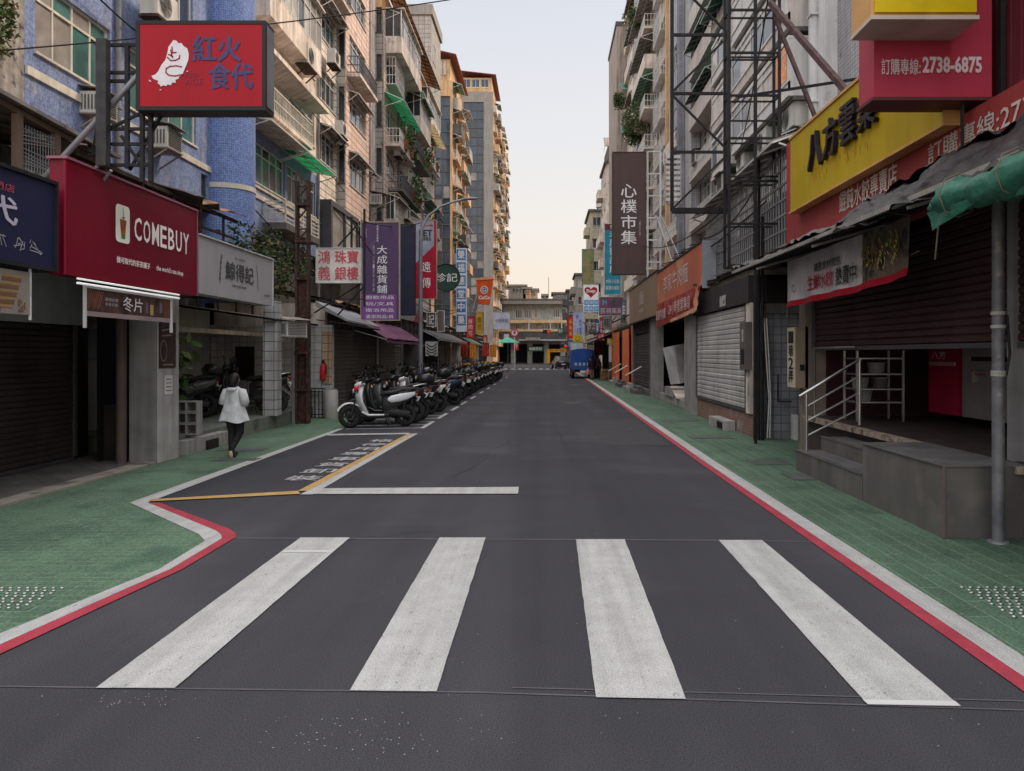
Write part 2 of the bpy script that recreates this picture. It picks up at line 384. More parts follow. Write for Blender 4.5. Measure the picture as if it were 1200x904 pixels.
# ------------------------------------------------------------------ ground and markings
def sheet(name, pts, z, m, sub=None):
    mb = MB(); mb.poly([(x, y, z) for x, y in pts]); return mb.struct(name, m)
def band(name, A, B, z, m):
    mb = MB()
    for i in range(len(A)-1):
        mb.quad((*A[i], z), (*B[i], z), (*B[i+1], z), (*A[i+1], z))
    return mb.struct(name, m)
MB().quad((-400,-60,-.03), (400,-60,-.03), (400,900,-.03), (-400,900,-.03)).struct('ground', M('far_ground', (.12,.118,.12), .9, floor=True))
mb = MB()
for i in range(28):
    y0 = -8+i*5
    mb.quad((-7, y0, 0), (6, y0, 0), (6, y0+5, 0), (-7, y0+5, 0))
mb.struct('road', asphalt)
mb = MB(); mb.quad((-60,100,.006), (60,100,.006), (60,131,.006), (-60,131,.006)); mb.struct('cross_road', asphalt)
g = lambda pts: [G(*p) for p in pts]
WL = g([(152,590),(217,620),(233,627),(240,635),(187,668),(0,744)])   # outer edge of the left kerb line
WR = g([(173,590),(253,623),(259,627.5),(260,632),(200,668),(0,757)])
RR = g([(187,590),(267,620),(275.5,625),(277,630),(214,668),(0,768)])
def ext(P): (x0,y0),(x1,y1) = P[-2],P[-1]; k = (y1+4)/(y0-y1); return P+[(x1-(x0-x1)*k*.15, -4)]
WL, WR, RR = ext(WL), ext(WR), ext(RR)
LX = -4.62
mb = MB()
Ps = [(-6.25, 70), (LX, 70), (LX, WL[0][1]+.05)]+WL+[(-6.25, -4)]
mb.poly([(x, y, .004) for x, y in reversed(Ps)]); mb.struct('pavement_left', green_paint)
# right pavement
rx = [(-4, 2.68), (12, 2.68), (46, 2.93), (95, 3.05)]
mb = MB()
for (a, xa), (b, xb) in zip(rx[:-1], rx[1:]): mb.quad((xa-.002, a, .004), (5.2, a, .004), (5.2, b, .004), (xb-.002, b, .004))
mb.struct('pavement_right', green_tile)
mb = MB(); mr = MB()
for (a, xa), (b, xb) in zip(rx[:-1], rx[1:]):
    mb.quad((xa-.17, a, .008), (xa, a, .008), (xb, b, .008), (xb-.17, b, .008))
    mr.quad((xa-.28, a, .008), (xa-.172, a, .008), (xb-.172, b, .008), (xb-.28, b, .008))
mb.struct('road_marking_white', white_line); mr.struct('road_marking_red', red_line)
band('road_marking_white', WL, WR, .009, white_line)
band('road_marking_red', WR[:], RR, .008, red_line)
band('road_marking_white', [WL[0], (LX-.06, 17.4)], [WR[0], (LX+.06, 17.4)], .0095, white_line)
# yellow parking box and its white border
ye = lambda a, b, z=.011: band('road_marking_yellow', g(a), g(b), z, yellow_line)
we = lambda a, b, z=.009: band('road_marking_white', g(a), g(b), z, white_line)
ye([(176,586.5),(349,576.5)], [(174,589),(352,580)], .013)
ye([(349,576.5),(478,509)], [(360,576.5),(484,509)], .012)
we([(352,580.5),(484,509)], [(366,580.5),(490,508.5)], .010)
we([(366,573.5),(608,571.8)], [(354,580.2),(607,579.8)], .0115)
we([(385,509.5),(479,508.2)], [(383,511.3),(481,509.6)], .0135)
# crosswalk
for q in ([(352,631),(410,631),(205,808),(112,808)], [(515,631),(569,631),(512,812),(410,811)], [(675,633),(732,633),(804,821),(698,819)], [(842,634),(893,634),(1126,830),(1017,828)]):
    p = g(q)
    a, b, c, d = p; mb = MB(); n = 24; random.seed(int(q[0][0]))
    L0 = []; L1 = []
    for i in range(n+1):
        t = i/n; L0.append((a[0]+(d[0]-a[0])*t+random.gauss(0,.0012), a[1]+(d[1]-a[1])*t)); L1.append((b[0]+(c[0]-b[0])*t+random.gauss(0,.0012), b[1]+(c[1]-b[1])*t))
    for i in range(n): mb.quad((*L0[i],.008),(*L0[i+1],.008),(*L1[i+1],.008),(*L1[i],.008))
    mb.struct('crosswalk_stripe', white_line)
# worn brighter end bands on two of the stripes
wl2 = M('road_white_fresh', (.46,.46,.46), .8, var=.06)
we2 = lambda a, b: band('road_marking_patch', g(a), g(b), .011, wl2)
we2([(333,646.5),(391,646.5)], [(330.5,649),(388.5,649)]); we2([(1011,822.5),(1119,824)], [(1017,828),(1126,830)])
# saw-cut joint lines across the asphalt
seam = M('road_joint', (.085,.083,.087), .9)
for a, b, h in (((0,804.5),(560,811.5),1.5), ((560,811.5),(1200,832.5),1.5), ((600,806),(1200,822),1.2), ((250,630.5),(900,633.5),1.1), ((893,634),(960,635),1.1)):
    A = g([a, b]); B = g([(a[0], a[1]+h), (b[0], b[1]+h)])
    band('road_joint', A, B, .004, seam)
# bay lines beside the scooters
mb = MB()
for k, y in enumerate((17.55, 18.35, 19.2, 20.1, 21.1)):
    mb.quad((-4.5, y-.28, .008), (-2.75, y, .008), (-2.75, y+.09, .008), (-4.5, y-.19, .008))
for y in (17.5, 20.2, 23, 25.6, 29, 33, 37, 42, 48, 55): mb.quad((-2.86, y, .0085), (-2.76, y, .0085), (-2.76, y+1.7, .0085), (-2.86, y+1.7, .0085))
mb.struct('parking_bay_marking', white_line)
# writing on the road inside the parking box
mb = MB(); fr = Fr((0,0,0), (1,0,0)); fr.V = Vector((0,1,0)); fr.N = Vector((0,0,1))
wl3 = M('road_letter_white', (.42,.42,.42), .8, var=.15, vs=8, stain=((.3,.3,.3), 12, .6))
for i, ch in enumerate('裝卸貨車專用停格'):
    y = 10.27+i*.645; x = -3.52+i*.015; mb.text(fr, ch, x, y, x+.46, y+.40, .0085, bold=.012)
mb.struct('road_lettering', wl3)
# far zebra and junction lines
mb = MB()
for i in range(11): x = -4.6+i*.78; mb.quad((x, 84, .02), (x+.4, 84, .02), (x+.4, 87.5, .02), (x, 87.5, .02))
for y in (60, 66, 72): mb.quad((-4.4, y, .02), (-2.9, y+1.6, .02), (-2.7, y+1.4, .02), (-4.2, y-.2, .02))
mb.quad((-4.5,82,.021),(1.5,82,.021),(1.5,82.5,.021),(-4.5,82.5,.021))
mb.struct('far_crosswalk', white_line)
# tactile studs
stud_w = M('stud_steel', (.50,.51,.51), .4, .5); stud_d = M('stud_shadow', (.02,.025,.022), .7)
def studs(pa, nx, ny, lab):
    mb = MB(); x0, y0 = pa
    for i in range(nx):
        for j in range(ny):
            x = x0+i*.062+(j%2)*.02; y = y0+j*.062
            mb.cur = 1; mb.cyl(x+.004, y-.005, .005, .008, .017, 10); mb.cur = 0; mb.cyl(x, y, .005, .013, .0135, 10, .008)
    mb.cur = 2; mb.box(x0-.04, x0+nx*.062+.02, y0-.04, y0+ny*.062, .0045, .006); mb.cur = 0
    mb.solo('tactile_paving', [stud_w, stud_d, green_tile if x0 > 0 else green_paint], lab, 'tactile paving', 'steel tactile studs at the crossing')
xr, yr = G(1160, 742); studs((3.02, 4.95), 7, 11, 'patch of raised steel dots on the green tiles of the right pavement')
studs((-3.95, 5.12), 8, 8, 'patch of raised steel dots on the green pavement at the left edge')
# patches, covers and specks
for x, y, a, b in ((-4.95,12.3,.35,.18), (-5.35,13.6,.4,.2), (3.35,15.6,.42,.25), (3.5,12.0,.3,.25), (3.4,19.5,.45,.25), (3.55,10.6,.22,.3)):
    MB().box(x-a, x+a, y-b, y+b, .005, .011).struct('utility_cover', M('cover_worn', (.075,.085,.08), .8, var=.3, vs=5))
random.seed(3); mb = MB()
for _ in range(150):
    if random.random() < .5: px, py = random.gauss(420, 70), random.gauss(868, 14)
    elif random.random() < .5: px, py = random.gauss(165, 50), random.gauss(825, 6)
    else: px, py = random.uniform(500, 1200), random.uniform(610, 880)
    if py > 900: continue
    x, y = G(px, py); r = random.uniform(.002, .0045); a = random.random()*6
    mb.add([(x+r*math.cos(a+k*2.1), y+r*math.sin(a+k*2.1), .0125) for k in range(3)], [(0,1,2)])
o = mb.struct('road_grit', M('grit_pale', (.5,.5,.5), .9)); o['kind'] = 'stuff'; tag(o, 'pale grit specks scattered over the dark asphalt', 'grit')

# repairs, cracks and drain covers in the carriageway
patchm = M('asphalt_patch', (.050,.048,.052), .9, var=.15, vs=3, spec=.12, floor=True); extra_speckle(patchm, .7, 90)
random.seed(50)
def patch(pts): 
    m = MB(); m.poly([(x, y, .0035) for x, y in pts]); return m.struct('road_patch', patchm)
patch([(1.1,14.2),(2.3,14.25),(2.28,19.9),(1.12,19.8)]); patch([(-2.5,22),(-.9,22.1),(-.95,24.3),(-2.45,24.2)]); patch([(.1,31),(2.5,31.2),(2.5,33),(.1,32.9)])
crackm = M('road_crack', (.036,.035,.037), .95)
def crack(x, y, dx, dy, n, w=.006):
    m = MB(); P = [(x, y)]
    for k in range(n): x += dx+random.gauss(0, .035); y += dy+random.gauss(0, .035); P.append((x, y))
    for (a, b), (c, d) in zip(P[:-1], P[1:]):
        L = math.hypot(c-a, d-b); nx, ny = -(d-b)/L*w, (c-a)/L*w; m.quad((a-nx,b-ny,.0045),(c-nx,d-ny,.0045),(c+nx,d+ny,.0045),(a+nx,b+ny,.0045))
    m.struct('road_crack', crackm)
crack(-1.2, 10.3, .015, .12, 40); crack(-3.4, 9.9, .05, .06, 14, .004); crack(.4, 12, -.01, .14, 60); crack(-2.2, 6.9, .08, .01, 18, .003)
for x, y in ((.9, 26.5), (1.6, 42)):
    m = MB(); m.cyl(x, y, -.02, .007, .33, 32); o = m.struct('manhole_cover', M('manhole_iron', (.05,.048,.047), .7, .3, var=.3, vs=20, stain=((.09,.085,.08), 14, .5)))
# ------------------------------------------------------------------ building kit
def wall_mb(fr, u0, u1, v0, v1, holes, dep=.16, mb=None):
    """one wall face with real window openings and their reveals"""
    mb = mb or MB()
    us = sorted({u0, u1, *[h[0] for h in holes], *[h[1] for h in holes]}); vs = sorted({v0, v1, *[h[2] for h in holes], *[h[3] for h in holes]})
    us = [u for u in us if u0 <= u <= u1]; vs = [v for v in vs if v0 <= v <= v1]
    for a, b in zip(us[:-1], us[1:]):
        for c, d in zip(vs[:-1], vs[1:]):
            mu, mv = (a+b)/2, (c+d)/2
            if any(h[0] < mu < h[1] and h[2] < mv < h[3] for h in holes): continue
            mb.quad(fr.p(a,c), fr.p(b,c), fr.p(b,d), fr.p(a,d))
    for a, b, c, d in [h[:4] for h in holes]:
        mb.quad(fr.p(a,c), fr.p(b,c), fr.p(b,c,-dep), fr.p(a,c,-dep)); mb.quad(fr.p(a,d), fr.p(b,d), fr.p(b,d,-dep), fr.p(a,d,-dep))
        mb.quad(fr.p(a,c), fr.p(a,d), fr.p(a,d,-dep), fr.p(a,c,-dep)); mb.quad(fr.p(b,c), fr.p(b,d), fr.p(b,d,-dep), fr.p(b,c,-dep))
    return mb
PANES = [glass_d, glass_d, glass_d, glass_g, glass_c, glass_w, glass_b, glass_b]
def window(root, fr, u0, u1, v0, v1, n=3, fm=None, tr=.28, pane=None, inset=.09, bw=.05, proud=.0):
    """frame with mullions, sliding sashes, an optional transom row and the panes behind"""
    fm = fm or alu; mb = MB(); w0, w1 = -inset-.03, -inset+.03+proud
    for a, b, c, d in ((u0,u1,v0,v0+bw), (u0,u1,v1-bw,v1), (u0,u0+bw,v0+bw,v1-bw), (u1-bw,u1,v0+bw,v1-bw)): mb.fbox(fr, a, b, c, d, w0, w1)
    vt = v1-(v1-v0)*tr if tr else v1-bw
    if tr: mb.fbox(fr, u0+bw, u1-bw, vt-bw/2, vt+bw/2, w0, w1-.004)
    for i in range(1, n):
        u = u0+(u1-u0)*i/n; mb.fbox(fr, u-bw*.4, u+bw*.4, v0+bw, v1-bw, w0, w1-.008)
    mb.fbox(fr, u0-.04, u1+.04, v0-.05, v0-.003, -inset, .05)
    o = mb.build('window', fm, root)
    p = MB(); p.cur = 0
    pn = pane or [random.choice(PANES), random.choice(PANES)]
    if not isinstance(pn, (list, tuple)): pn = [pn, pn]
    for i in range(n):
        a = u0+(u1-u0)*i/n; b = u0+(u1-u0)*(i+1)/n; p.cur = random.randrange(2); q = -inset-.002-(.012 if i%2 else 0)
        p.quad(fr.p(a,v0,q), fr.p(b,v0,q), fr.p(b,vt,q), fr.p(a,vt,q))
        if tr: p.cur = random.randrange(2); p.quad(fr.p(a,vt,q), fr.p(b,vt,q), fr.p(b,v1,q), fr.p(a,v1,q))
    p.build('pane', pn, o)
    return o
def grille(root, fr, u0, u1, v0, v1, w=.45, step=.16, m=None, rows=3, name='window_grille', floor=True):
    mb = MB(); n = max(2, int((u1-u0)/step)); r = .022
    for k in range(rows+1):
        v = v0+(v1-v0)*k/rows
        mb.bar(fr.p(u0,v,w), fr.p(u1,v,w), r*1.6); mb.bar(fr.p(u0,v,0), fr.p(u0,v,w), r*1.6); mb.bar(fr.p(u1,v,0), fr.p(u1,v,w), r*1.6)
    for i in range(n+1):
        u = u0+(u1-u0)*i/n; mb.bar(fr.p(u,v0,w), fr.p(u,v1,w), r)
    for k in range(1, 3): mb.bar(fr.p(u0,v0,w*k/3), fr.p(u0,v1,w*k/3), r); mb.bar(fr.p(u1,v0,w*k/3), fr.p(u1,v1,w*k/3), r)
    if floor: mb.fbox(fr, u0, u1, v0-.03, v0-.005, 0, w)
    return mb.build(name, m or alu, root)
def balcony(root, fr, u0, u1, v, w=.8, h=.95, mat=None, kind='solid', rm=None, slab=.14, base=0):
    mb = MB(); mb.fbox(fr, u0, u1, v-slab, v, base-.02, w)
    if kind == 'solid':
        mb.fbox(fr, u0, u1, v, v+h, w-.1, w-.002); mb.fbox(fr, u0, u0+.1, v, v+h, base, w-.1); mb.fbox(fr, u1-.1, u1, v, v+h, base, w-.1)
    o = mb.build('balcony', mat or plaster, root)
    if kind != 'solid':
        b = MB(); n = max(3, int((u1-u0)/.14))
        if kind == 'rail':
            for i in range(n+1): u = u0+.03+(u1-u0-.06)*i/n; b.bar(fr.p(u,v+.002,w-.04), fr.p(u,v+h,w-.04), .022)
            for a in (u0+.03, u1-.03):
                for k in range(1, 4): b.bar(fr.p(a,v+.002,base+(w-base)*k/4), fr.p(a,v+h,base+(w-base)*k/4), .022)
        for k in ((.08,.5,1) if kind == 'rail' else (.05,.25,.45,.65,.85,1)):
            b.bar(fr.p(u0,v+h*k,w-.04), fr.p(u1,v+h*k,w-.04), .04)
            for a in (u0+.03, u1-.03): b.bar(fr.p(a,v+h*k,base), fr.p(a,v+h*k,w-.04), .035)
        if kind == 'bars':
            for i in range(5): u = u0+.03+(u1-u0-.06)*i/4; b.bar(fr.p(u,v+.002,w-.04), fr.p(u,v+h,w-.04), .05)
        b.build('railing', rm or alu, o)
    return o
def awning(root, fr, u0, u1, v, w=1.0, drop=.35, m=None, fm=None, name='awning', n=None, w0=.0):
    """sloping sheet on a steel frame with brackets"""
    mb = MB(); n = n or max(2, int((u1-u0)/.8))
    mb.hexa([fr.p(u0,v-drop,w), fr.p(u1,v-drop,w), fr.p(u1,v,w0), fr.p(u0,v,w0), fr.p(u0,v-drop+.02,w), fr.p(u1,v-drop+.02,w), fr.p(u1,v+.02,w0), fr.p(u0,v+.02,w0)])
    o = mb.build(name, m or green_fib, root); b = MB()
    for i in range(n+1):
        u = u0+(u1-u0)*i/n; b.bar(fr.p(u,v-.03,w0), fr.p(u,v-drop-.03,w), .035)
        if i in (0, n): b.bar(fr.p(u,v-drop-.35,w0), fr.p(u,v-drop-.04,w*.9), .03)
    for t in (0, .5, 1): b.bar(fr.p(u0,v-.03-drop*t,w0+(w-w0)*t), fr.p(u1,v-.03-drop*t,w0+(w-w0)*t), .035)
    b.build('awning_frame', fm or alu, o)
    return o
def pipes(root, fr, us, v0, v1, r=.05, m=None, w=.08):
    for u in us:
        mb = MB(); mb.tube([fr.p(u,v0,w), fr.p(u,v1,w)], r, 8)
        v = v0+1
        while v < v1: mb.fbox(fr, u-r*1.3, u+r*1.3, v, v+.05, 0, w+r*1.15); v += 2.6
        mb.build('drainpipe', m or pipe_grey, root)
def body(root, x0, x1, y0, y1, z0, z1, m, open_side, roof=True):
    """the sides of a block left open where a facade with openings is fitted"""
    mb = MB()
    if open_side != 'r': mb.quad((x1,y0,z0),(x1,y1,z0),(x1,y1,z1),(x1,y0,z1))
    if open_side != 'l': mb.quad((x0,y0,z0),(x0,y1,z0),(x0,y1,z1),(x0,y0,z1))
    mb.quad((x0,y0,z0),(x1,y0,z0),(x1,y0,z1),(x0,y0,z1)); mb.quad((x0,y1,z0),(x1,y1,z0),(x1,y1,z1),(x0,y1,z1))
    mb.quad((x0,y0,z1),(x1,y0,z1),(x1,y1,z1),(x0,y1,z1)); mb.quad((x0,y0,z0),(x1,y0,z0),(x1,y1,z0),(x0,y1,z0))
    o = mb.build('wall', m, root)
    if roof:
        r = MB(); t = .12
        for a, b, c, d in ((x0,x1,y0,y0+t),(x0,x1,y1-t,y1),(x0,x0+t,y0+t,y1-t),(x1-t,x1,y0+t,y1-t)): r.box(a, b, c, d, z1+.002, z1+.45)
        r.build('parapet', conc_dark, root)
    return o
# ---- air conditioners: one of each kind, copied
def ac_proto(kind):
    t = thing('air_conditioner', 'x', 'air conditioner'); PROTO.add(t.name)
    if kind == 'out':      # outdoor unit 0.8 x 0.3 x 0.55, front towards -Y (local), on brackets
        mb = MB(); mb.box(-.4,.4,-.15,.15,.06,.62); mb.box(-.38,.38,-.165,-.152,.08,.60); mb.build('casing', ac_white, t)
        f = MB()
        for k in range(7):
            r = .035+.03*k; f.tube([(-.1+r*math.cos(a*math.pi/10), -.18, .34+r*math.sin(a*math.pi/10)) for a in range(21)], .005, 4, False)
        for a in range(4): c, s_ = math.cos(a*math.pi/4), math.sin(a*math.pi/4); f.bar((-.1-.22*c,-.178,.34-.22*s_), (-.1+.22*c,-.178,.34+.22*s_), .01)
        f.build('fan_grille', ac_dark, t)
        s = MB(); s.box(-.42,.42,-.2,.17,.0,.03); s.bar((-.35,.17,-.3),(-.35,-.18,0),.03); s.bar((.35,.17,-.3),(.35,-.18,0),.03); s.build('bracket', rust, t)
    else:                  # window unit with louvres and a small rain hood
        mb = MB(); mb.box(-.33,.33,-.3,.25,.03,.47); mb.build('casing', ac_white, t)
        f = MB()
        for k in range(9): z = .07+k*.045; f.box(-.29,.29,-.318,-.302,z,z+.02)
        for k in range(6): x = -.335; f.box(-.345,-.332,-.24+k*.07,-.21+k*.07,.1,.4); f.box(.332,.345,-.24+k*.07,-.21+k*.07,.1,.4)
        f.build('louvre', ac_dark, t)
        s = MB(); s.box(-.35,.35,-.32,.25,-.0,.028); s.bar((-.3,.25,-.35),(-.3,-.3,0),.03); s.bar((.3,.25,-.35),(.3,-.3,0),.03); s.hexa([(-.4,-.42,.5),(.4,-.42,.5),(.4,.25,.6),(-.4,.25,.6),(-.4,-.42,.515),(.4,-.42,.515),(.4,.25,.615),(-.4,.25,.615)]); s.build('bracket', tin, t)
    return t
AC0 = {'out': ac_proto('out'), 'win': ac_proto('win')}; ACU = {'out': 0, 'win': 0}
def ac(kind, x, y, z, rz, label, s=1.0):
    o = AC0[kind] if not ACU[kind] else copy_tree(AC0[kind]); ACU[kind] += 1
    o.location = (x, y, z); o.rotation_euler = (0, 0, R(rz)); o.scale = (s, s, s); o['label'] = label; o['group'] = 'air conditioners on the facades'
def plant_pot(x, y, z, s, label, kind=None, trail=0):
    t = thing('potted_plant', label, 'plant', 'potted plants on balconies and pavements')
    MB().cyl(x, y, z, z+.22*s, .10*s, 10, .14*s).build('pot', clay, t)
    MB().tube([(x,y,z+.15*s),(x+.03,y,z+.5*s)], .015*s, 5).build('stem', stem, t)
    MB().leaves((x,y,z+.5*s), (.25*s,.25*s,.32*s), int(160), .05*s, 3, trail).build('foliage', leaf, t)
def shutter(root, fr, u0, u1, v0, v1, m, pitch=.09, fm=None, box=True, label=None):
    """roller shutter as a part: corrugated slat curtain, with side guides, bottom bar and roll box as sub-parts"""
    mb = MB(); n = max(4, int((v1-v0)/pitch)); h = (v1-v0)/n
    for i in range(n):
        a = v0+h*i; q = .022+random.uniform(-.006,.006); P = [(a,0), (a+h*.15,q), (a+h*.75,q), (a+h,0)]
        for (c, w), (d, x) in zip(P[:-1], P[1:]): mb.quad(fr.p(u0,c,w), fr.p(u1,c,w), fr.p(u1,d,x), fr.p(u0,d,x))
    t = mb.build('roller_shutter', m, root, label)
    for a in (u0-.07, u1): MB().fbox(fr, a, a+.07, v0, v1, -.02, .05).build('guide_rail', fm or alu_dark, t)
    MB().fbox(fr, u0, u1, v0-.06, v0-.004, -.01, .035).build('bottom_bar', fm or alu_dark, t)
    if box: MB().fbox(fr, u0-.07, u1+.07, v1+.002, v1+.28, -.02, .16).build('roll_box', fm or alu_dark, t)
    return t
def sign(name, label, fr, u0, u1, v0, v1, th, face, edge, texts=(), frame=.03, cat='sign', w=0, group=None):
    """box sign: casing, slightly recessed face, lettering"""
    t = thing(name, label, cat, group)
    c = MB(); c.fbox(fr, u0, u1, v0, v1, w-th, w-.012)
    for a, b, d, e in ((u0,u1,v0,v0+frame), (u0,u1,v1-frame,v1), (u0,u0+frame,v0+frame,v1-frame), (u1-frame,u1,v0+frame,v1-frame)): c.fbox(fr, a, b, d, e, w-.0125, w+.012)
    c.build('casing', edge, t)
    MB().quad(fr.p(u0+frame,v0+frame,w-.006), fr.p(u1-frame,v0+frame,w-.006), fr.p(u1-frame,v1-frame,w-.006), fr.p(u0+frame,v1-frame,w-.006)).build('face_panel', face, t)
    for tx in texts:
        s, a0, b0, a1, b1, m = tx[:6]; kw = tx[6] if len(tx) > 6 else {}
        W, H = u1-u0, v1-v0
        MB().text(fr, s, u0+a0*W, v0+b0*H, u0+a1*W, v0+b1*H, w-.006+.010, **kw).build('lettering', m, t)
    return t

def glazed_bay(root, fr, u0, u1, v, h=2.3, w=.8, mat=None, n=4):
    """balcony closed in with aluminium glazing above a parapet"""
    mb = MB(); mb.fbox(fr, u0, u1, v-.14, v, .002, w); mb.fbox(fr, u0, u1, v+.001, v+.8, w-.1, w-.01); mb.fbox(fr, u0, u0+.08, v+.001, v+.8, .002, w-.11); mb.fbox(fr, u1-.08, u1, v+.001, v+.8, .002, w-.11); mb.fbox(fr, u0-.1, u1+.1, v+h, v+h+.06, .002, w+.15)
    o = mb.build('glazed_balcony', mat or plaster, root); f2 = Fr(fr.p(0, 0, w-.02), fr.U)
    k = MB(); p = MB()
    for i in range(n*2+1): u = u0+(u1-u0)*i/(n*2); k.fbox(f2, u-.025, u+.025, v+.801, v+h-.001, -.04, .02)
    for z in (v+.83, v+h-.5, v+h-.03): k.fbox(f2, u0+.03, u1-.03, z-.025, z+.025, -.035, .015)
    k.fbox(fr, u0, u0+.05, v+.801, v+h-.001, w*.45, w*.5); k.build('window_frame', alu, o)
    for i in range(n*2): p.cur = random.randrange(3); a = u0+(u1-u0)*i/(n*2); b = u0+(u1-u0)*(i+1)/(n*2); p.quad(f2.p(a,v+.8,-.02), f2.p(b,v+.8,-.02), f2.p(b,v+h,-.02), f2.p(a,v+h,-.02))
    p.cur = 0; p.quad(fr.p(u0+.02,v+.8,0), fr.p(u0+.02,v+.8,w-.05), fr.p(u0+.02,v+h,w-.05), fr.p(u0+.02,v+h,0)); p.quad(fr.p(u1-.02,v+.8,0), fr.p(u1-.02,v+.8,w-.05), fr.p(u1-.02,v+h,w-.05), fr.p(u1-.02,v+h,0))
    p.build('pane', [glass_d, glass_c, glass_w], o); return o
# ------------------------------------------------------------------ LEFT side of the street
XL = -9.5; fl = FL(XL); random.seed(11)
# A: old rough concrete block at the very left
t = thing('concrete_building', 'old rough grey concrete building at the far left behind the blue sign', 'building')
wall_mb(fl, 6, 14.0, 0, 16, []).build('wall', conc_rough, t); body(t, -16, XL, 6, 14.0, 0, 16, conc_rough, 'r')
for z in (4.0, 5.6): MB().fbox(fl, 6, 13.98, z, z+.14, .002, .12).build('ledge', concrete, t)
# B: blue mosaic building with the round stair tower
t = thing('blue_building', 'apartment building faced with blue mosaic tiles, cream bands and a round stair tower', 'building')
H = [(14.3,16.75,7.34,8.75), (17.4,20.9,7.34,8.75), (21.2,21.6,5.9,6.7), (24.6,28.0,7.35,8.7), (28.3,31.7,7.35,8.7),
     (14.4,16.6,10.3,11.7), (17.6,20.7,10.3,11.7), (24.8,28.2,9.4,11.0), (28.6,31.6,10.2,11.6), (24.8,28.0,13.0,14.4), (28.6,31.6,13.0,14.4), (17.6,20.7,13.2,14.6)]
lo = [h for h in H if h[2] < 9.2 and h[0] > 14]
wall_mb(fl, 14.0, 24, 5.7, 18, [h for h in H if h[0] < 24]).build('wall', blue_tile, t)
wall_mb(fl, 24, 32, 5.7, 9.1, [h for h in H if h[0] > 24 and h[2] < 9.2]).build('wall', blue_tile, t)
wall_mb(fl, 24, 32, 9.1, 18, [h for h in H if h[0] > 24 and h[2] > 9.2]).build('wall', plaster, t, 'weathered plaster upper wall')
body(t, -16, XL, 14.0, 32, 5.7, 18, blue_tile, 'r')
MB().box(-15.9, XL-.35, 14.1, 31.9, 0, 5.69).build('lower_wall', conc_dark, t)
for i, h in enumerate(H):
    if i == 2: window(t, fl, *h, n=1, tr=0, pane=glass_d, fm=alu_dark); continue
    window(t, fl, *h, n=5 if h[1]-h[0] > 3 else 4, tr=.27, fm=cream if i < 2 else alu, pane=[glass_g, glass_g if i else glass_c] if i < 2 else None)
for a, b in ((14.02,21.75), (23.3,30.2)): MB().fbox(fl, a, b, 6.82, 6.98, .003, .05).build('cream_band', cream, t)
MB().fbox(fl, 23.5, 31.9, 7.16, 7.24, .003, .06).build('cream_band', cream, t)
MB().cyl(-9.32, 22.5, 0, 18, .78, 40).build('round_tower', blue_deep, t)
MB().cyl(-9.32, 22.5, 6.42, 6.56, .80, 40).build('cream_band', cream, t)
MB().fbox(fl, 23.35, 23.55, 3, 18, 0, .12).build('pilaster', blue_deep, t)
balcony(t, fl, 24.2, 28.6, 9.42, .85, .8, plaster, 'rail', cream)
MB().fbox(fl, 24.0, 30.6, 11.25, 11.4, .002, .9).build('canopy_slab', plaster, t)
awning(t, fl, 23.7, 27.4, 9.15, 1.05, .2, pale_fib); awning(t, fl, 27.5, 31.2, 9.12, 1.05, .2, green_trans)
balcony(t, fl, 25.8, 29.6, 6.12, .8, .72, conc_dark, 'bars', cream, slab=.22)
glazed_bay(t, fl, 24.6, 30.2, 12.7, 2.4, .7, plaster, 4)
pipes(t, fl, (16.95, 31.9), 3.5, 17.8, .06)
# C: beige and pink tiled building
t = thing('tiled_building', 'apartment building with beige and salmon pink wall tiles next to the blue one', 'building')
rows = [(9.9,11.2), (12.5,13.9), (15.2,16.5), (17.9,19.2), (20.5,21.8)]; prow = [(9.6,10.95), (12.6,13.75), (15.4,16.6), (18.0,19.2), (20.6,21.8)]
fb = FL(-9.1)
wall_mb(fl, 32.0, 35.0, 8.2, 24, [(32.2,34.8,a,b) for a, b in rows]).build('wall', beige_tile, t)
wall_mb(fb, 35.0, 39.6, 8.2, 24, [(35.7,38.9,a,b) for a, b in prow]).build('bay_wall', pink_tile, t, 'salmon pink tiled bay')
wall_mb(fl, 39.6, 42.5, 8.2, 24, [(40.3,41.2,a,b) for a, b in rows]).build('wall', pink_tile, t)
fc = FC(35.0)
cw = [(-9.42,-9.16,a-.4,b) for a, b in rows]
wall_mb(fc, XL, -9.1, 8.2, 24, cw, dep=.12).build('bay_side', grey_tile, t); MB().quad((XL,39.6,8.2),(-9.1,39.6,8.2),(-9.1,39.6,24),(XL,39.6,24)).build('bay_side', grey_tile, t)
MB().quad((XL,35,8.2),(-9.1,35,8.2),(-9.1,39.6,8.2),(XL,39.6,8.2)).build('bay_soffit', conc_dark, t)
body(t, -16, XL, 32.0, 42.5, 8.2, 24, beige_tile, 'r'); MB().box(-15.9, XL-.3, 32.1, 42.4, 0, 8.19).build('lower_wall', conc_dark, t)
for a, b in rows: window(t, fl, 32.2, 34.8, a, b, 4, alu, .25); window(t, fl, 40.3, 41.2, a, b, 1, alu_dark, 0)
for a, b in prow: window(t, fb, 35.7, 38.9, a, b, 4, alu, .25)
for h in cw: window(t, fc, *h, n=1, tr=0, pane=glass_d, fm=alu_dark, bw=.03)
balcony(t, fb, 35.3, 39.0, 14.6, .6, .8, plaster, 'rail', alu_dark)
balcony(t, fl, 32.1, 34.9, 17.2, .7, .8, plaster, 'rail', alu_dark)
pipes(t, fl, (39.8, 40.1, 41.5, 41.9, 42.25), 3, 23.5, .06, plaster_pink)
bay = MB(); fy = FL(-8.95)
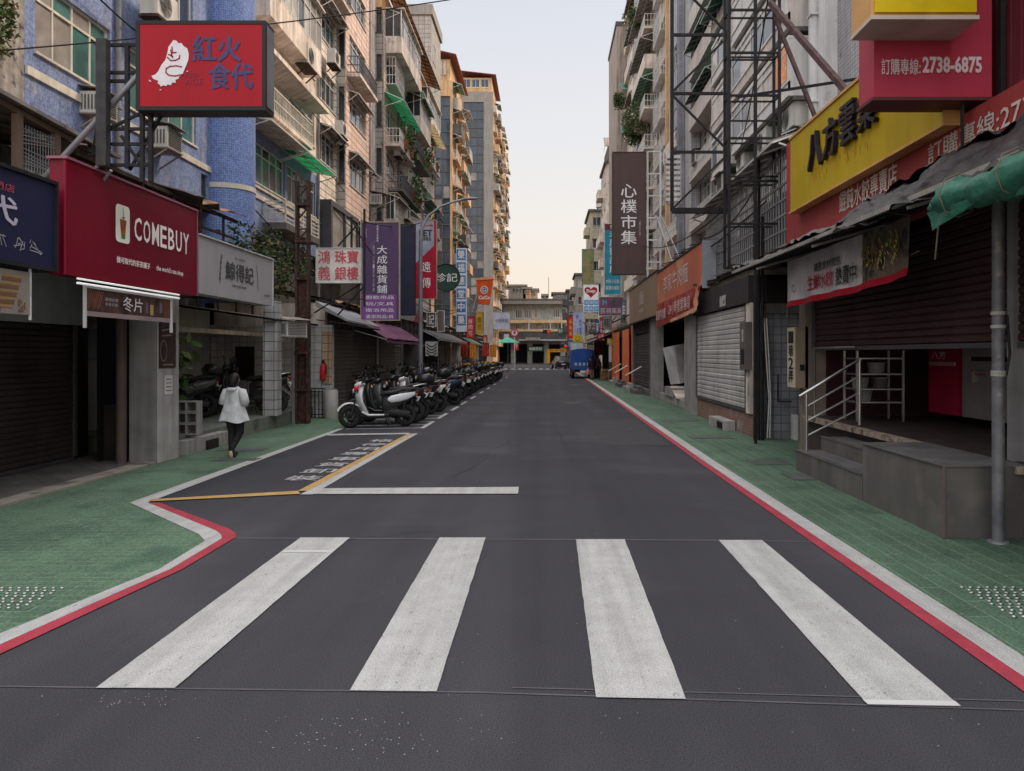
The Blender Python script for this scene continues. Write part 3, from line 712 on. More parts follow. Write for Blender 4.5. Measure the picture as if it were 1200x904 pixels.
for a, b, c, d in ((32.1,36.9,7.95,8.17), (32.1,36.9,5.3,5.55), (32.1,32.35,5.56,7.94), (36.7,36.9,5.56,7.94), (34.4,34.55,5.56,7.94)): bay.fbox(fy, a, b, c, d, -.55, 0)
bay.build('bay_window', alu_dark, t); bw_ = kids(t)[-1] if False else [o for o in bpy.data.objects if o.name.startswith('bay_window')][-1]
MB().quad(fy.p(32.36,5.56,-.1), fy.p(34.39,5.56,-.1), fy.p(34.39,7.94,-.1), fy.p(32.36,7.94,-.1)).build('pane', glass_c, bw_)
MB().quad(fy.p(34.56,5.56,-.1), fy.p(36.69,5.56,-.1), fy.p(36.69,7.94,-.1), fy.p(34.56,7.94,-.1)).build('pane', glass_w, bw_)
fyc = FC(32.1); MB().fbox(fyc, -9.5, -8.95, 5.3, 8.17, -.02, .003).build('bay_cheek', alu_dark, t)
awning(t, fl, 37.2, 42.3, 8.1, 1.3, .45, green_trans)
# D: long tiled building with planted balconies
t = thing('balcony_building', 'long tiled apartment building crowded with planted balconies, awnings and cages', 'building')
fd = FL(-8.93); rws = [8.4+2.6*i for i in range(5)]
hd1 = [(43.2,45.9,z+.9,z+2.1) for z in rws]; hd2 = [(47.2,49.9,z+.9,z+2.1) for z in rws]+[(50.8,53.4,z+.9,z+2.1) for z in rws]
wall_mb(fd, 42.5, 46.5, 5, 20.6, hd1).build('wall', pink_tile, t); wall_mb(fd, 46.5, 54, 5, 20.6, hd2).build('wall', beige_tile, t)
hd3 = [(56.6,58.9,z+.9,z+2.1) for z in rws]+[(60,62.4,z+.9,z+2.1) for z in rws]
wall_mb(fl, 54, 63, 5, 20.6, hd3).build('wall', beige_tile, t)
MB().fbox(fl, 54.2, 56.0, 5, 22, .003, .5).build('pilaster', pink_tile, t)
hc = [(-9.35,-9.05,z+.7,z+2.1) for z in rws]; fcd = FC(42.5)
wall_mb(fcd, XL, -8.93, 5, 20.6, hc, .12).build('bay_side', grey_tile, t); MB().quad((XL,54,5),(-8.93,54,5),(-8.93,54,20.6),(XL,54,20.6)).build('bay_side', grey_tile, t)
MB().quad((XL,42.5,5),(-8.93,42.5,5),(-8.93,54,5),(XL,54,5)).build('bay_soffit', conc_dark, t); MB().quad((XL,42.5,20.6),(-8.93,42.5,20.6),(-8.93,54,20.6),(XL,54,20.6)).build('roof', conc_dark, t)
body(t, -17, XL, 42.5, 63, 0, 20.6, plaster, 'r')
for h in hc: window(t, fcd, *h, n=1, tr=0, pane=glass_d, fm=alu_dark, bw=.03)
for i, h in enumerate(hd1+hd2): window(t, fd, *h, n=4, fm=alu if i%3 else alu_dark, tr=.25)
for h in hd3: window(t, fl, *h, n=3, fm=alu, tr=.25)
balcony(t, fd, 43.0, 48.0, rws[2]-.1, .8, .85, plaster, 'rail'); awning(t, fd, 42.6, 49.0, rws[2]+2.7, 1.1, .5, green_trans)
balcony(t, fd, 43.6, 50.6, rws[1]+.1, .8, .8, conc_dark, 'rail', alu_dark); balcony(t, fd, 46.8, 53.8, rws[2]+.6, .9, .9, conc_dark, 'rail', alu_dark)
glazed_bay(t, fd, 49.6, 53.9, rws[3]+.1, 2.3, .9, plaster); glazed_bay(t, fd, 43, 49.5, rws[4]-.1, 2.3, .9, plaster, 5); glazed_bay(t, fd, 43.1, 46.4, rws[0]+.1, 2.2, .5, grey_tile, 2)
balcony(t, fl, 56.2, 62.8, rws[3], .9, .9, plaster, 'rail'); balcony(t, fl, 56.2, 62.8, rws[1], .9, .9, conc_dark, 'rail'); glazed_bay(t, fl, 56.2, 62.8, rws[4]+.2, 2.2, .9, plaster, 4)
awning(t, fd, 49.5, 53.8, rws[3]+2.5, 1.2, .5, green_fib); awning(t, fl, 56.0, 62.8, rws[3]+2.6, 1.4, .4, skylight_m); awning(t, fl, 56.0, 62.8, rws[1]+2.4, 1.2, .4, green_fib)
grille(t, fd, 50.8, 53.4, rws[0]+.7, rws[0]+2.2, .5, .2); grille(t, fd, 43.2, 45.9, rws[0]+.7, rws[0]+2.2, .5, .2); grille(t, fl, 56.6, 62, rws[2]+.6, rws[2]+2.2, .5, .25); grille(t, fd, 47.2, 49.9, rws[1]+.8, rws[1]+2.1, .5, .2)
pipes(t, fl, (54.08, 62.9), 3, 20, .07); pipes(t, fd, (46.4,), 3, 20, .06)
hp = [(43.8,46.3,21.3,22.1), (46.9,49.4,21.3,22.1), (50,52.5,21.3,22.1), (53.1,56,21.3,22.1)]
fr_ = FL(-9.2); wall_mb(fr_, 43.4, 60, 20.62, 22.5, hp).build('penthouse_wall', plaster_warm, t); MB().box(-13, -9.21, 43.4, 60, 20.62, 22.4).build('penthouse_wall', plaster_warm, t)
for h in hp: window(t, fr_, *h, n=3, tr=0)
awning(t, fr_, 43.3, 60.2, 22.75, 1.0, .35, tin_rust, rust, 'penthouse_roof')
t = thing('stair_block', 'grey tiled rooftop stair block with a flat top beside the tall towers', 'building')
MB().box(-11.6, -9.0, 60.5, 66, 20.62, 28.4).build('wall', grey_tile, t); MB().box(-11.75, -8.85, 60.35, 66.1, 28.41, 29.2).build('roof', stucco_grey, t)
fcc = FC(60.5); window(t, fcc, -10.9, -10.1, 26, 27.3, n=1, tr=0, inset=-.01)
fs_ = FL(-9.0); window(t, fs_, 61.5, 63, 22, 23.4, n=2, tr=0, inset=-.01); window(t, fs_, 61.5, 63, 25.2, 26.6, n=2, tr=0, inset=-.01)
t = thing('water_tank', 'round steel water tank on the roof of the balcony building', 'water tank')
MB().zl([(21.9,-10.2,51,.75,.75),(22.0,-10.2,51,.8,.8),(23.1,-10.2,51,.8,.8),(23.35,-10.2,51,.45,.45),(23.4,-10.2,51,.1,.1)], 20, 1).build('tank', plaster_pink, t)
mb = MB()
for a, b in ((-10.8,50.5),(-9.6,50.5),(-10.8,51.5),(-9.6,51.5)): mb.bar((a,b,20.6),(a,b,21.95),.08)
mb.build('stand', rust, t); MB().tube([(-10.2,51,23.4),(-10.2,51,24)], .02, 5).build('vent_pipe', rust, t)
# E and F: the tall towers, orange sun glow put into their side colour
def tower(name, label, x0, x1, y0, y1, z1, wallm, sidem, nfl, cat='building', glassx=(.25,.8), seed=1):
    random.seed(seed); t = thing(name, label, cat); z0 = 0; fcm = FC(y0); fs = FL(x1); fh = (z1-3)/nfl
    gx0 = x0+(x1-x0)*glassx[0]; gx1 = x0+(x1-x0)*glassx[1]
    wall_mb(fcm, x0, x1, z0, z1, [(gx0,gx1,4,z1-1.6)], .25).build('wall', wallm, t)
    mb = MB(); n = max(2, int((gx1-gx0)/.9))
    for i in range(n+1): u = gx0+(gx1-gx0)*i/n; mb.fbox(fcm, u-.05, u+.05, 4, z1-1.6, -.24, -.1)
    k = 0; z = 4
    while z < z1-1.7: mb.fbox(fcm, gx0+.06, gx1-.06, z, z+.10, -.235, -.11); z += 1.35
    w = mb.build('window', alu_dark, t, 'tall glazed strip up the front')
    p = MB()
    z = 4
    while z < z1-1.7:
        for i in range(n):
            a = gx0+(gx1-gx0)*i/n; b = gx0+(gx1-gx0)*(i+1)/n; p.cur = random.choice((0,0,0,0,0,0,1,2,2)); zz = min(z+1.35, z1-1.6); q = -.2
            p.quad(fcm.p(a,z,q), fcm.p(b,z,q), fcm.p(b,zz,q), fcm.p(a,zz,q))
        z += 1.35
    p.build('pane', [glass_b, glass_c, glass_d], w)
    hs = []; L = y1-y0; nb = max(2, int(L/4))
    for f in range(nfl):
        for b in range(nb): a = y0+L*(b+.2)/nb; hs.append((a, y0+L*(b+.8)/nb, 3+fh*f+.9, 3+fh*f+2.3))
    wall_mb(fs, y0, y1, z0, z1, hs).build('side_wall', sidem, t)
    for h in hs: window(t, fs, *h, n=3, tr=.25)
    for f in range(nfl):
        for b in range(nb):
            if random.random() < .75: balcony(t, fs, y0+L*(b+.1)/nb, y0+L*(b+.9)/nb, 3+fh*f+.1, random.choice((.5,.7,.9)), .9, random.choice((sidem, plaster_warm, plaster, conc_dark, concrete)), random.choice(('solid','solid','rail')))
            elif random.random() < .5: grille(t, fs, y0+L*(b+.2)/nb, y0+L*(b+.8)/nb, 3+fh*f+.7, 3+fh*f+2.4, .5, .3)
            if random.random() < .45: awning(t, fs, y0+L*(b+.1)/nb, y0+L*(b+.9)/nb, 3+fh*f+2.7, .9, .3, random.choice((tin_rust, green_fib, pale_fib)), n=2)
    m = MB(); m.quad((x0,y0,z0),(x0,y1,z0),(x0,y1,z1),(x0,y0,z1)); m.quad((x0,y1,z0),(x1,y1,z0),(x1,y1,z1),(x0,y1,z1)); m.quad((x0,y0,z1),(x1,y0,z1),(x1,y1,z1),(x0,y1,z1)); m.build('rear_wall', wallm, t)
    # roof room with a red pitched sheet roof
    MB().box(x0+.2, x1-.25, y0+.2, y0+11, z1+.002, z1+2.2).build('roof_room', sidem, t)
    for k in range(3): u = x0+.5+k*(x1-x0-1)/3; window(t, FC(y0+.2), u, u+(x1-x0-1.6)/3, z1+.7, z1+2.0, n=2, tr=0, inset=-.02, pane=glass_b)
    ye = y0+12
    MB().hexa([(x0-.5,y0-.5,z1+3.1),(x1+.45,y0-.5,z1+2.4),(x1+.45,ye,z1+2.4),(x0-.5,ye,z1+3.1),(x0-.5,y0-.5,z1+3.18),(x1+.45,y0-.5,z1+2.48),(x1+.45,ye,z1+2.48),(x0-.5,ye,z1+3.18)]).build('roof', roof_red, t)
    return t
tower('apartment_tower', 'tower with sunlit orange sides and a narrow blue glazed strip under a red pitched roof', -11.6, -9.45, 78, 91, 29.5, plaster_warm, plaster_warm, 10, seed=5, glassx=(.15,.9))
tower('apartment_tower', 'tallest tower, grey front with a dark glass strip and sunlit orange balconies down its side', -13.2, -8.0, 118, 158, 42, stucco_grey, plaster_warm, 13, seed=8, glassx=(.12,.72))
# ---- arcade and ground floor, near shops
t = thing('corner_shop', 'dark closed shop unit with a wide bronze shutter under the navy and crimson signs', 'shop')
MB().box(-9.4, -6.0, 3.0, 12.5, 2.92, 3.1).build('ceiling', conc_dark, t); MB().box(-9.45, -6.28, 3.0, 13.0, .003, .03).build('floor', conc_dark, t)
MB().box(-6.27, -6.0, 3.0, 12.6, .006, .034).build('kerb_stone', M('kerb_stone', (.28,.25,.22), .85, floor=True, stain=((.12,.11,.10),2,.55)), t)
MB().box(-7.42, -7.30, 3.0, 12.1, 2.15, 2.9).build('beam', M('beam_grey', (.40,.43,.43), .7, streak=.3), t)
shutter(t, FL(-7.4), 3.1, 12.0, .1, 2.14, shut_dark, .085, box=False)
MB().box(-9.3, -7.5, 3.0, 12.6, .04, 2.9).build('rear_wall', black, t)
mb = MB(); mb.box(-6.95, -6.9, 11.9, 12.9, .04, 2.9); mb.box(-6.89, -6.42, 12.85, 12.9, .04, 2.9); mb.build('doorway', black, t)
MB().box(-6.42, -6.0, 11.85, 12.55, .006, 2.9).build('pillar', M('pillar_grey_left', (.20,.20,.195), .8, streak=.4), t); MB().box(-5.998, -5.98, 11.87, 12.53, .01, 2.88).build('pillar_facing', M('pillar_facing_white', (.40,.39,.38), .8, streak=.4, stain=((.25,.24,.23), 3, .6)), t)
MB().tube([(-6.47,11.72,0),(-6.47,11.72,2.9)], .075, 10).build('drainpipe', M('pipe_brown', (.10,.075,.07), .6), t)
MB().box(-7.0, -6.5, 12.0, 12.3, .04, .9).build('step', dark_in, t)
p = FL(-5.975)
t = thing('poster', 'dark drink poster fixed on the white pillar', 'poster')
MB().fbox(p, 11.87, 12.4, 1.48, 2.2, 0, .01).build('sheet', M('poster_dark', (.045,.028,.025), .4, var=.5, vs=9), t)
mb = MB(); mb.strokes(p, [[(12.0+.1*math.cos(a/3), 1.75+.16*math.sin(a/3)) for a in range(20)], [(11.95,1.98),(12.25,2.0)], [(11.95,2.06),(12.2,2.1)], [(11.98,1.53),(12.3,1.53)]], .02, .013); mb.build('print', M('poster_print', (.30,.24,.19), .5), t)
t = thing('paper_notice', 'small white paper notice stuck low on the white pillar', 'notice')
MB().fbox(p, 12.05, 12.3, 1.06, 1.36, 0, .006).build('sheet', M('paper', (.6,.6,.58), .7), t)
mb = MB(); mb.strokes(p, [[(12.09,z),(12.26,z)] for z in (1.12,1.18,1.24,1.30)], .012, .009); mb.build('print', M('ink', (.05,.05,.05), .7), t)
# recessed arcade with the tiled wall
t = thing('arcade_porch', 'open porch with a white tiled end wall, stone platform and pale skylight roof', 'porch')
MB().box(-8.9, -6.22, 13.1, 20.55, .005, .30).build('platform', M('platform_stone', (.17,.19,.16), .85, streak=.4, stain=((.10,.11,.09),2,.55)), t)
MB().box(-9.3, -9.0, 12.95, 20.6, .003, 2.9).build('rear_wall', plaster_white, t); MB().box(-8.98, -5.72, 20.6, 20.8, .003, 2.48).build('end_wall', M('porch_tile', (.60,.60,.61), .35, var=.1, vs=2, brick=(.20,.20,.007,(.16,.16,.16)), streak=.3), t)
MB().box(-5.98, -5.715, 20.55, 20.598, .9, 2.3).build('stained_tiles', M('stained_tile', (.42,.30,.20), .6, brick=(.22,.22,.012,(.13,.1,.08)), streak=.4), t)
MB().box(-6.38, -6.08, 17.35, 17.7, .302, 2.9).build('column', white_tile_big, t)
MB().box(-9.0, -7.6, 14.0, 14.06, .31, 2.5).build('partition', plaster_white, t); MB().box(-8.98, -7.5, 13.9, 20.5, 2.16, 2.26).build('lintel', plaster, t)
mb = MB(); mb.quad((-9,13,3.0),(-6.1,13,2.85),(-6.1,17.2,2.85),(-9,17.2,3.0)); mb.build('roof', dark_in, t)
mb = MB(); mb.quad((-9,17.2,2.92),(-6.1,17.2,2.50),(-6.1,20.5,2.50),(-9,20.5,2.92)); mb.build('skylight', skylight_m, t)
mb = MB()
for i in range(7): y = 17.2+i*.54; mb.bar((-9,y,2.89),(-6.05,y,2.47),.045)
for x in (-6.1,-7.1,-8.1): mb.bar((x,17.2,2.47-.145*(x+6.1)),(x,20.5,2.47-.145*(x+6.1)),.05)
mb.build('roof_frame', iron, t)
pw = FC(14.0); MB().fbox(pw, -8.5, -8.0, 1.6, 2.15, .002, .03).build('notice_board', M('board_grey', (.3,.3,.3), .6), t)
MB().box(-8.95, -8.85, 15.2, 16.2, .31, 2.4).build('door', M('door_brown', (.10,.06,.05), .5), t); MB().box(-8.3, -7.8, 20.55, 20.59, 1.0, 1.9).build('window', dark_in, t)
MB().box(-7.55, -7.1, 20.57, 20.595, 1.35, 1.95).build('wall_poster', M('poster_pink', (.45,.32,.32), .6, var=.3, vs=10), t)
# clutter by the platform
def crate(x, y, z, lab):
    t = thing('concrete_block', lab, 'block', 'hollow blocks stacked by the platform'); mb = MB()
    mb.box(x,x+.40,y,y+.19,z,z+.02); mb.box(x,x+.40,y,y+.19,z+.17,z+.19); mb.box(x,x+.03,y,y+.19,z+.02,z+.17); mb.box(x+.185,x+.215,y,y+.19,z+.02,z+.17); mb.box(x+.37,x+.40,y,y+.19,z+.02,z+.17)
    mb.build('shell', concrete, t); MB().box(x+.03,x+.37,y+.15,y+.16,z+.02,z+.17).build('web', conc_dark, t)
for k, l in enumerate(('bottom', 'middle', 'top')): crate(-6.4, 13.25, .302+k*.195, 'hollow grey concrete block, %s of the stack by the white pillar' % l)
MB().box(-6.2, -5.95, 13.55, 14.0, .005, .17).solo('stone_block', dark_in, 'low dark block on the green pavement against the platform', 'block')
MB().box(-6.2, -5.99, 12.85, 14.6, .005, .24).solo('concrete_step', concrete, 'pale concrete step along the foot of the porch platform', 'step')
plant_pot(-6.75, 13.7, .305, 2.4, 'tall dark leafy plant in the porch behind the concrete blocks', trail=.2)
plant_pot(-7.3, 14.3, .305, 2.6, 'bushy dark plant deeper in the porch beside the partition', trail=.2)
t = thing('fire_extinguisher', 'red fire extinguisher hung on the white tiles behind the rusty post', 'extinguisher')
MB().zl([(1.02,-5.93,20.5,.07,.07),(1.05,-5.93,20.5,.08,.08),(1.38,-5.93,20.5,.08,.08),(1.45,-5.93,20.5,.03,.03)], 14, 1).build('cylinder', M('ext_red', (.5,.02,.03), .35), t); MB().box(-5.96,-5.9,20.44,20.56,1.46,1.53).build('valve', iron, t); MB().tube([(-5.9,20.45,1.5),(-5.82,20.42,1.4),(-5.83,20.42,1.15)], .012, 6).build('hose', iron, t)
t = thing('stone_bollard', 'round concrete drum standing at the corner of the tiled wall', 'bollard')
MB().zl([(.005,-5.66,20.3,.18,.18),(.72,-5.66,20.3,.18,.18),(.76,-5.66,20.3,.15,.15)], 20, 1).build('drum', concrete, t); MB().cyl(-5.66, 20.3, .762, .78, .15, 18).build('cap', conc_dark, t)
t = thing('metal_stand', 'low black metal rack against the white tiles', 'stand'); mb = MB()
for x in (-6.2,-6.1,-6.0,-5.9): mb.bar((x,20.35,.005),(x,20.35,.75),.02)
for z in (.1,.7): mb.bar((-6.22,20.35,z),(-5.88,20.35,z),.025)
mb.build('bars', iron, t); MB().box(-6.22,-5.88,20.33,20.5,.76,.79).build('shelf', iron, t)
# the rusty sign post
t = thing('rusty_post', 'tall rusty steel post standing at the kerb in front of the tiled column', 'post')
mb = MB(); mb.box(-6.06,-6.01,18.6,18.8,0,5.9); mb.box(-5.79,-5.74,18.6,18.8,0,5.9); mb.build('flange', rust, t)
mb = MB(); mb.box(-6.005,-5.795,18.68,18.72,0,3.6)
for k in range(9): z = 3.7+k*.26; mb.bar((-6.0,18.7,z),(-5.8,18.7,z+.24 if k%2 else z),.03)
mb.build('web', M('rust_brown', (.055,.026,.02), .85, var=.5, vs=9), t); MB().box(-6.14,-6.07,18.62,18.78,0,2.4).build('conduit', pipe_grey, t)
for k in range(6): MB().box(-6.07,-5.73,18.585,18.815,.8+k*.9,.86+k*.9).build('clamp', rust, t)
# tin roofs over the shop fronts
def tinroof(name, lab, y0, y1, za, zb, xa=-5.9, m=tin, ragged=.15):
    t = thing(name, lab, 'roof'); mb = MB(); n = max(6, int((y1-y0)/.35)); random.seed(int(y0*10))
    xs = []
    for i in range(n+1):
        y = y0+(y1-y0)*i/n; xs.append((y, xa+random.uniform(-ragged, ragged*.4), za+random.uniform(-.04,.04)+(.03 if i%2 else 0)))
    for (a, xa1, z1), (b, xb1, z2) in zip(xs[:-1], xs[1:]):
        mb.cur = 1 if random.random() < .35 else 0
        mb.quad((xa1,a,z1),(xb1,b,z2),(XL+.01,b,zb),(XL+.01,a,zb)); mb.quad((xa1,a,z1-.02),(xb1,b,z2-.02),(xb1,b,z2),(xa1,a,z1))
    mb.build('sheet_metal', [m, tin_rust], t); b = MB()
    for i in range(0, n+1, 3): y = xs[i][0]; b.bar((xa-.1,y,za-.07),(XL+.05,y,zb-.06),.06); b.bar((xa-.12,y,za-.06),(xa-.12,y,za-.75),.04)
    b.bar((xa-.12,y0,za-.07),(xa-.12,y1,za-.07),.06); b.bar((xa-.12,y0,za-.45),(xa-.12,y1,za-.45),.04); b.build('frame', rust, t)
    return t
tinroof('tin_roof', 'ragged rusty tin roof above the crimson tea shop sign', 10.5, 16.5, 4.6, 5.4, -6.5, tin, .3)
tinroof('tin_roof', 'low tin roof over the porch behind the white sign', 16.6, 21.4, 3.5, 4.0, -7.9)
tinroof('tin_roof', 'grey tin roof over the shops around the purple sign', 21.5, 33, 3.2, 3.9, -5.85)
tinroof('tin_roof', 'tin roof further up the row beyond the red and white sign', 33.1, 48, 3.3, 4.0, -5.9)
tinroof('tin_roof', 'last tin roof of the row near the orange cup sign', 48.1, 80, 3.4, 4.2, -5.9)
t = thing('rooftop_shed', 'tumbledown wooden shed with mesh sides on the roof behind the navy sign', 'shed')
frs = FL(-6.6); mb = MB()
for y in (7.4, 9.6, 10.35): mb.bar(frs.p(y,3.5,0), frs.p(y,4.85-.05*(y-7.4),0), .09)
mb.bar(frs.p(7.4,4.85,0), frs.p(11.6,4.62,0), .07); mb.build('frame', M('timber_grey', (.16,.12,.09), .9), t)
MB().hexa([(-6.45,6.5,4.93),(-6.45,11.7,4.66),(-9.4,11.7,5.3),(-9.4,6.5,5.4),(-6.45,6.5,4.98),(-6.45,11.7,4.71),(-9.4,11.7,5.35),(-9.4,6.5,5.45)]).build('roof', tin, t)
mb = MB()
for k in range(14): y = 9.62+k*.055; mb.bar(frs.p(y,3.6,.02), frs.p(y,4.6,.02), .008)
random.seed(4)
for k in range(20): a = 3.6+k*.05; mb.bar(frs.p(9.62,a,.02), frs.p(10.35,a+random.uniform(-.08,.14),.02), .01)
mb.build('wire_mesh', galv, t)
mb = MB(); ys = [10.45+i*.05 for i in range(17)]
for i, (a, b) in enumerate(zip(ys[:-1], ys[1:])): mb.quad((-6.55+(.02 if i%2 else 0),a,3.5),(-6.55+(0 if i%2 else .02),b,3.5),(-6.6+(0 if i%2 else .02),b,4.38),(-6.6+(.02 if i%2 else 0),a,4.40))
mb.build('corrugated_panel', M('corrugated_tan', (.36,.29,.18), .7, streak=.5), t)
MB().leaves((-6.9,7.9,4.1), (.5,.9,.5), 500, .06, 2).solo('climbing_plant', leaf, 'green creeper over the mesh side of the rooftop shed', 'plant')
t = thing('overhanging_tree', 'dry yellow green foliage hanging in at the top left corner of the building', 'tree')
MB().leaves((-9.2,12.7,7.5), (.3,.5,.45), 900, .06, 2, .5).build('crown', leaf_dry, t); MB().tube([(-9.5,12.4,8.2),(-9.3,12.6,7.9),(-9.2,12.8,7.4)], [.05,.03,.015], 6).build('branch', stem, t)
# bush on the porch roof
t = thing('roof_bush', 'dense green bush growing on the roofs between the white sign and the red lettered sign', 'bush')
random.seed(21); MB().leaves((-7.4,19.8,4.15), (1.1,2.2,.8), 3600, .07, 3, .3).build('foliage', [M('leaf_darkest', (.018,.036,.012), .7, var=.4, vs=9), leaf[0], leaf_dry[0]], t); MB().tube([(-7.6,20,3.4),(-7.5,20,3.9),(-7.1,19.6,4.4)], [.06,.05,.02], 6).build('stem', stem, t); MB().tube([(-7.8,19,3.5),(-7.4,18.6,4.3)], [.05,.02], 6).build('stem', stem, t)  # darkest leaf tone, scattered at random among the others
# ---- shops further up the row
ff = FL(-6.1)
def lshop(lab, y0, y1, kind, m=shut_mid, fas=conc_dark, h=2.45, aw=None):
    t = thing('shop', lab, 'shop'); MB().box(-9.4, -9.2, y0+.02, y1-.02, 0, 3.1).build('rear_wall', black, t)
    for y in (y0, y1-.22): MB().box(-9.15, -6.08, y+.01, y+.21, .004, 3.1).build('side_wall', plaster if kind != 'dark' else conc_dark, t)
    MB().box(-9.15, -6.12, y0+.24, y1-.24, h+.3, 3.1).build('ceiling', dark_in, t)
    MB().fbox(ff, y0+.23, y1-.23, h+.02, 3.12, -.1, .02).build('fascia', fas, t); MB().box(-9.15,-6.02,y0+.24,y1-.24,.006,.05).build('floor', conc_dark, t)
    if kind == 'shut': shutter(t, ff, y0+.3, y1-.3, .12, h, m, .12, box=False)
    elif kind == 'half': shutter(t, ff, y0+.3, (y0+y1)/2, .12, h, m, .12, box=False)
    else:
        random.seed(int(y0*7)); b = MB()
        for k in range(4): y = y0+.4+(y1-y0-1)*k/4; b.box(-7.6, -6.9, y, y+(y1-y0)/6, .06, random.uniform(.7,1.7))
        b.build('goods_rack', random.choice((plaster_pink, tin_rust, galv)), t)
    if aw: awning(t, ff, y0, y1, 2.95, 1.1, .55, aw, n=3)
    return t
lshop('shop closed by a wide ribbed bronze shutter behind the white scooter', 21.2, 27.8, 'shut', shut_mid)
lshop('narrow shop with a beige shutter under the purple awning', 27.9, 32.6, 'shut', M('shutter_beige', (.24,.22,.19), .6, .2, streak=.3))
lshop('open dark shop behind the street lamp', 32.7, 37.2, 'dark'); lshop('shop with a black sheet awning beyond the street lamp', 37.3, 43.5, 'dark', aw=black_tarp)
lshop('shop with a grey awning beneath the blue tile sign', 43.6, 49.5, 'half', aw=grey_tarp); lshop('brightly stocked shop under the red hanging box sign', 49.6, 55.5, 'open', fas=tin_rust)
lshop('fruit shop with a green awning by the white hanging sign', 55.6, 62, 'open', aw=green_tarp); lshop('shop front past the end of the scooter row', 62.1, 70, 'open', fas=orange_p); lshop('last shop front before the junction on the left', 70.1, 80, 'half', aw=green_fib)
t = thing('purple_awning', 'faded purple fabric awning over two closed shops', 'awning')
pur = M('purple_cloth', (.19,.07,.14), .8, var=.15, vs=3, streak=.3); mb = MB(); n = 10
for i in range(n):
    a = 24.4+i*.72; b = a+.72; d = .03 if i%2 else 0
    mb.quad((-5.05,a,2.2+d),(-5.05,b,2.23-d),(-6.07,b,2.85),(-6.07,a,2.85)); mb.quad((-5.05,a,2.05+d),(-5.05,b,2.08-d),(-5.05,b,2.23-d),(-5.05,a,2.2+d))
mb.build('cloth', pur, t); b = MB(); b.bar((-5.07,24.4,2.16),(-5.07,31.6,2.16),.04)
for y in (24.4, 28, 31.6): b.bar((-5.07,y,2.17),(-6.07,y,2.45),.03)
b.build('frame', alu, t)
t = thing('sheet_awning', 'curved grey sheet metal canopy over the tiled corner wall', 'awning')
MB().hexa([(-5.2,20.2,2.55),(-5.2,24.2,2.5),(-6.05,24.2,2.9),(-6.05,20.2,2.95),(-5.2,20.2,2.6),(-5.2,24.2,2.55),(-6.05,24.2,3.05),(-6.05,20.2,3.1)]).build('sheet_metal', galv, t); mb = MB(); mb.bar((-5.22,20.2,2.5),(-5.22,24.2,2.46),.04); mb.bar((-5.25,20.3,2.5),(-6.05,20.3,2.6),.03); mb.bar((-5.25,24.1,2.45),(-6.05,24.1,2.6),.03); mb.build('frame', rust, t)
# air conditioners on the left
bt = [o for o in bpy.data.objects if o.name == 'balcony_building'][0]; ct = [o for o in bpy.data.objects if o.name == 'tiled_building'][0]
for (y0, y1, z) in ((43.0,46.2,rws[0]+2.35), (50.4,53.8,rws[1]+2.3), (47,50.2,rws[0]+2.4), (56.4,59.2,rws[0]+2.4), (59.8,62.6,rws[2]+2.5), (43.0,46.2,rws[4]+2.3)): awning(bt, fd if y1 < 54 else fl, y0, y1, z, .8, .3, random.choice((tin, green_fib, pale_fib, tin_rust)), n=3)
for (y0, y1, z) in ((32.1,34.9,11.4), (32.1,34.9,16.7), (40.1,41.4,11.4)): awning(ct, fl, y0, y1, z, .6, .2, tin, n=3)
for (y0, y1, z) in ((35.6,39.0,13.95), (35.6,39.0,11.15)): awning(ct, fb, y0, y1, z, .45, .15, tin, n=3)
grille(bt, fd, 50.8, 53.4, rws[1]+.7, rws[1]+2.2, .5, .2); grille(bt, fd, 43.2, 45.9, rws[3]+.7, rws[3]+2.2, .5, .2); grille(bt, fl, 56.6, 62, rws[0]+.6, rws[0]+2.2, .5, .25); grille(bt, fd, 47.2, 49.9, rws[4]+1.0, rws[4]+2.1, .5, .2)
for i, (y, z, l) in enumerate(((34.2, 11.3, 'unit on the beige tiles beside the pink bay, lower of two'), (33.0, 14.0, 'unit on the beige tiles beside the pink bay, upper of two'), (48.8, 15.6, 'unit high on the balcony building under the fibreglass awning'), (52.6, 9.4, 'unit low on the balcony building beyond the round sign'), (60.8, 15.2, 'unit high on the far part of the balcony building'), (44.4, 13.0, 'unit on the near pink bay of the balcony building'))): ac('out', -9.1 if y < 36 or y > 56 else -8.5, y, z, 90, l, 1.1)
ac('out', -9.0, 17.9, 9.35, 90, 'outdoor unit at the top edge above the red hanging sign', 1.25)
ac('win', -9.4, 16.0, 6.6, 90, 'louvred unit below the green glazed window of the blue building', 1.0)
ac('win', -9.3, 18.6, 6.6, 90, 'unit poking out behind the red hanging sign on the blue building', 1.1)
ac('out', -9.0, 28.9, 12.4, 90, 'outdoor unit high on the plaster wall right of the red hanging sign', 1.35)
ac('win', -5.92, 17.9, 2.08, 50, 'small unit fixed to the tiled porch column next to the rusty post', .8)
ac('win', -9.0, 41.0, 9.6, 90, 'unit among the pipes at the edge of the pink tiles', 1.2)
ac('out', -8.4, 46.2, 9.7, 90, 'unit low on the balcony building above the purple sign', 1.2)
ac('out', -8.4, 50.3, 12.4, 90, 'unit between the planted balconies', 1.2)
ac('out', -9.0, 59.3, 10.4, 90, 'unit on the far end of the balcony building', 1.3)
random.seed(31)
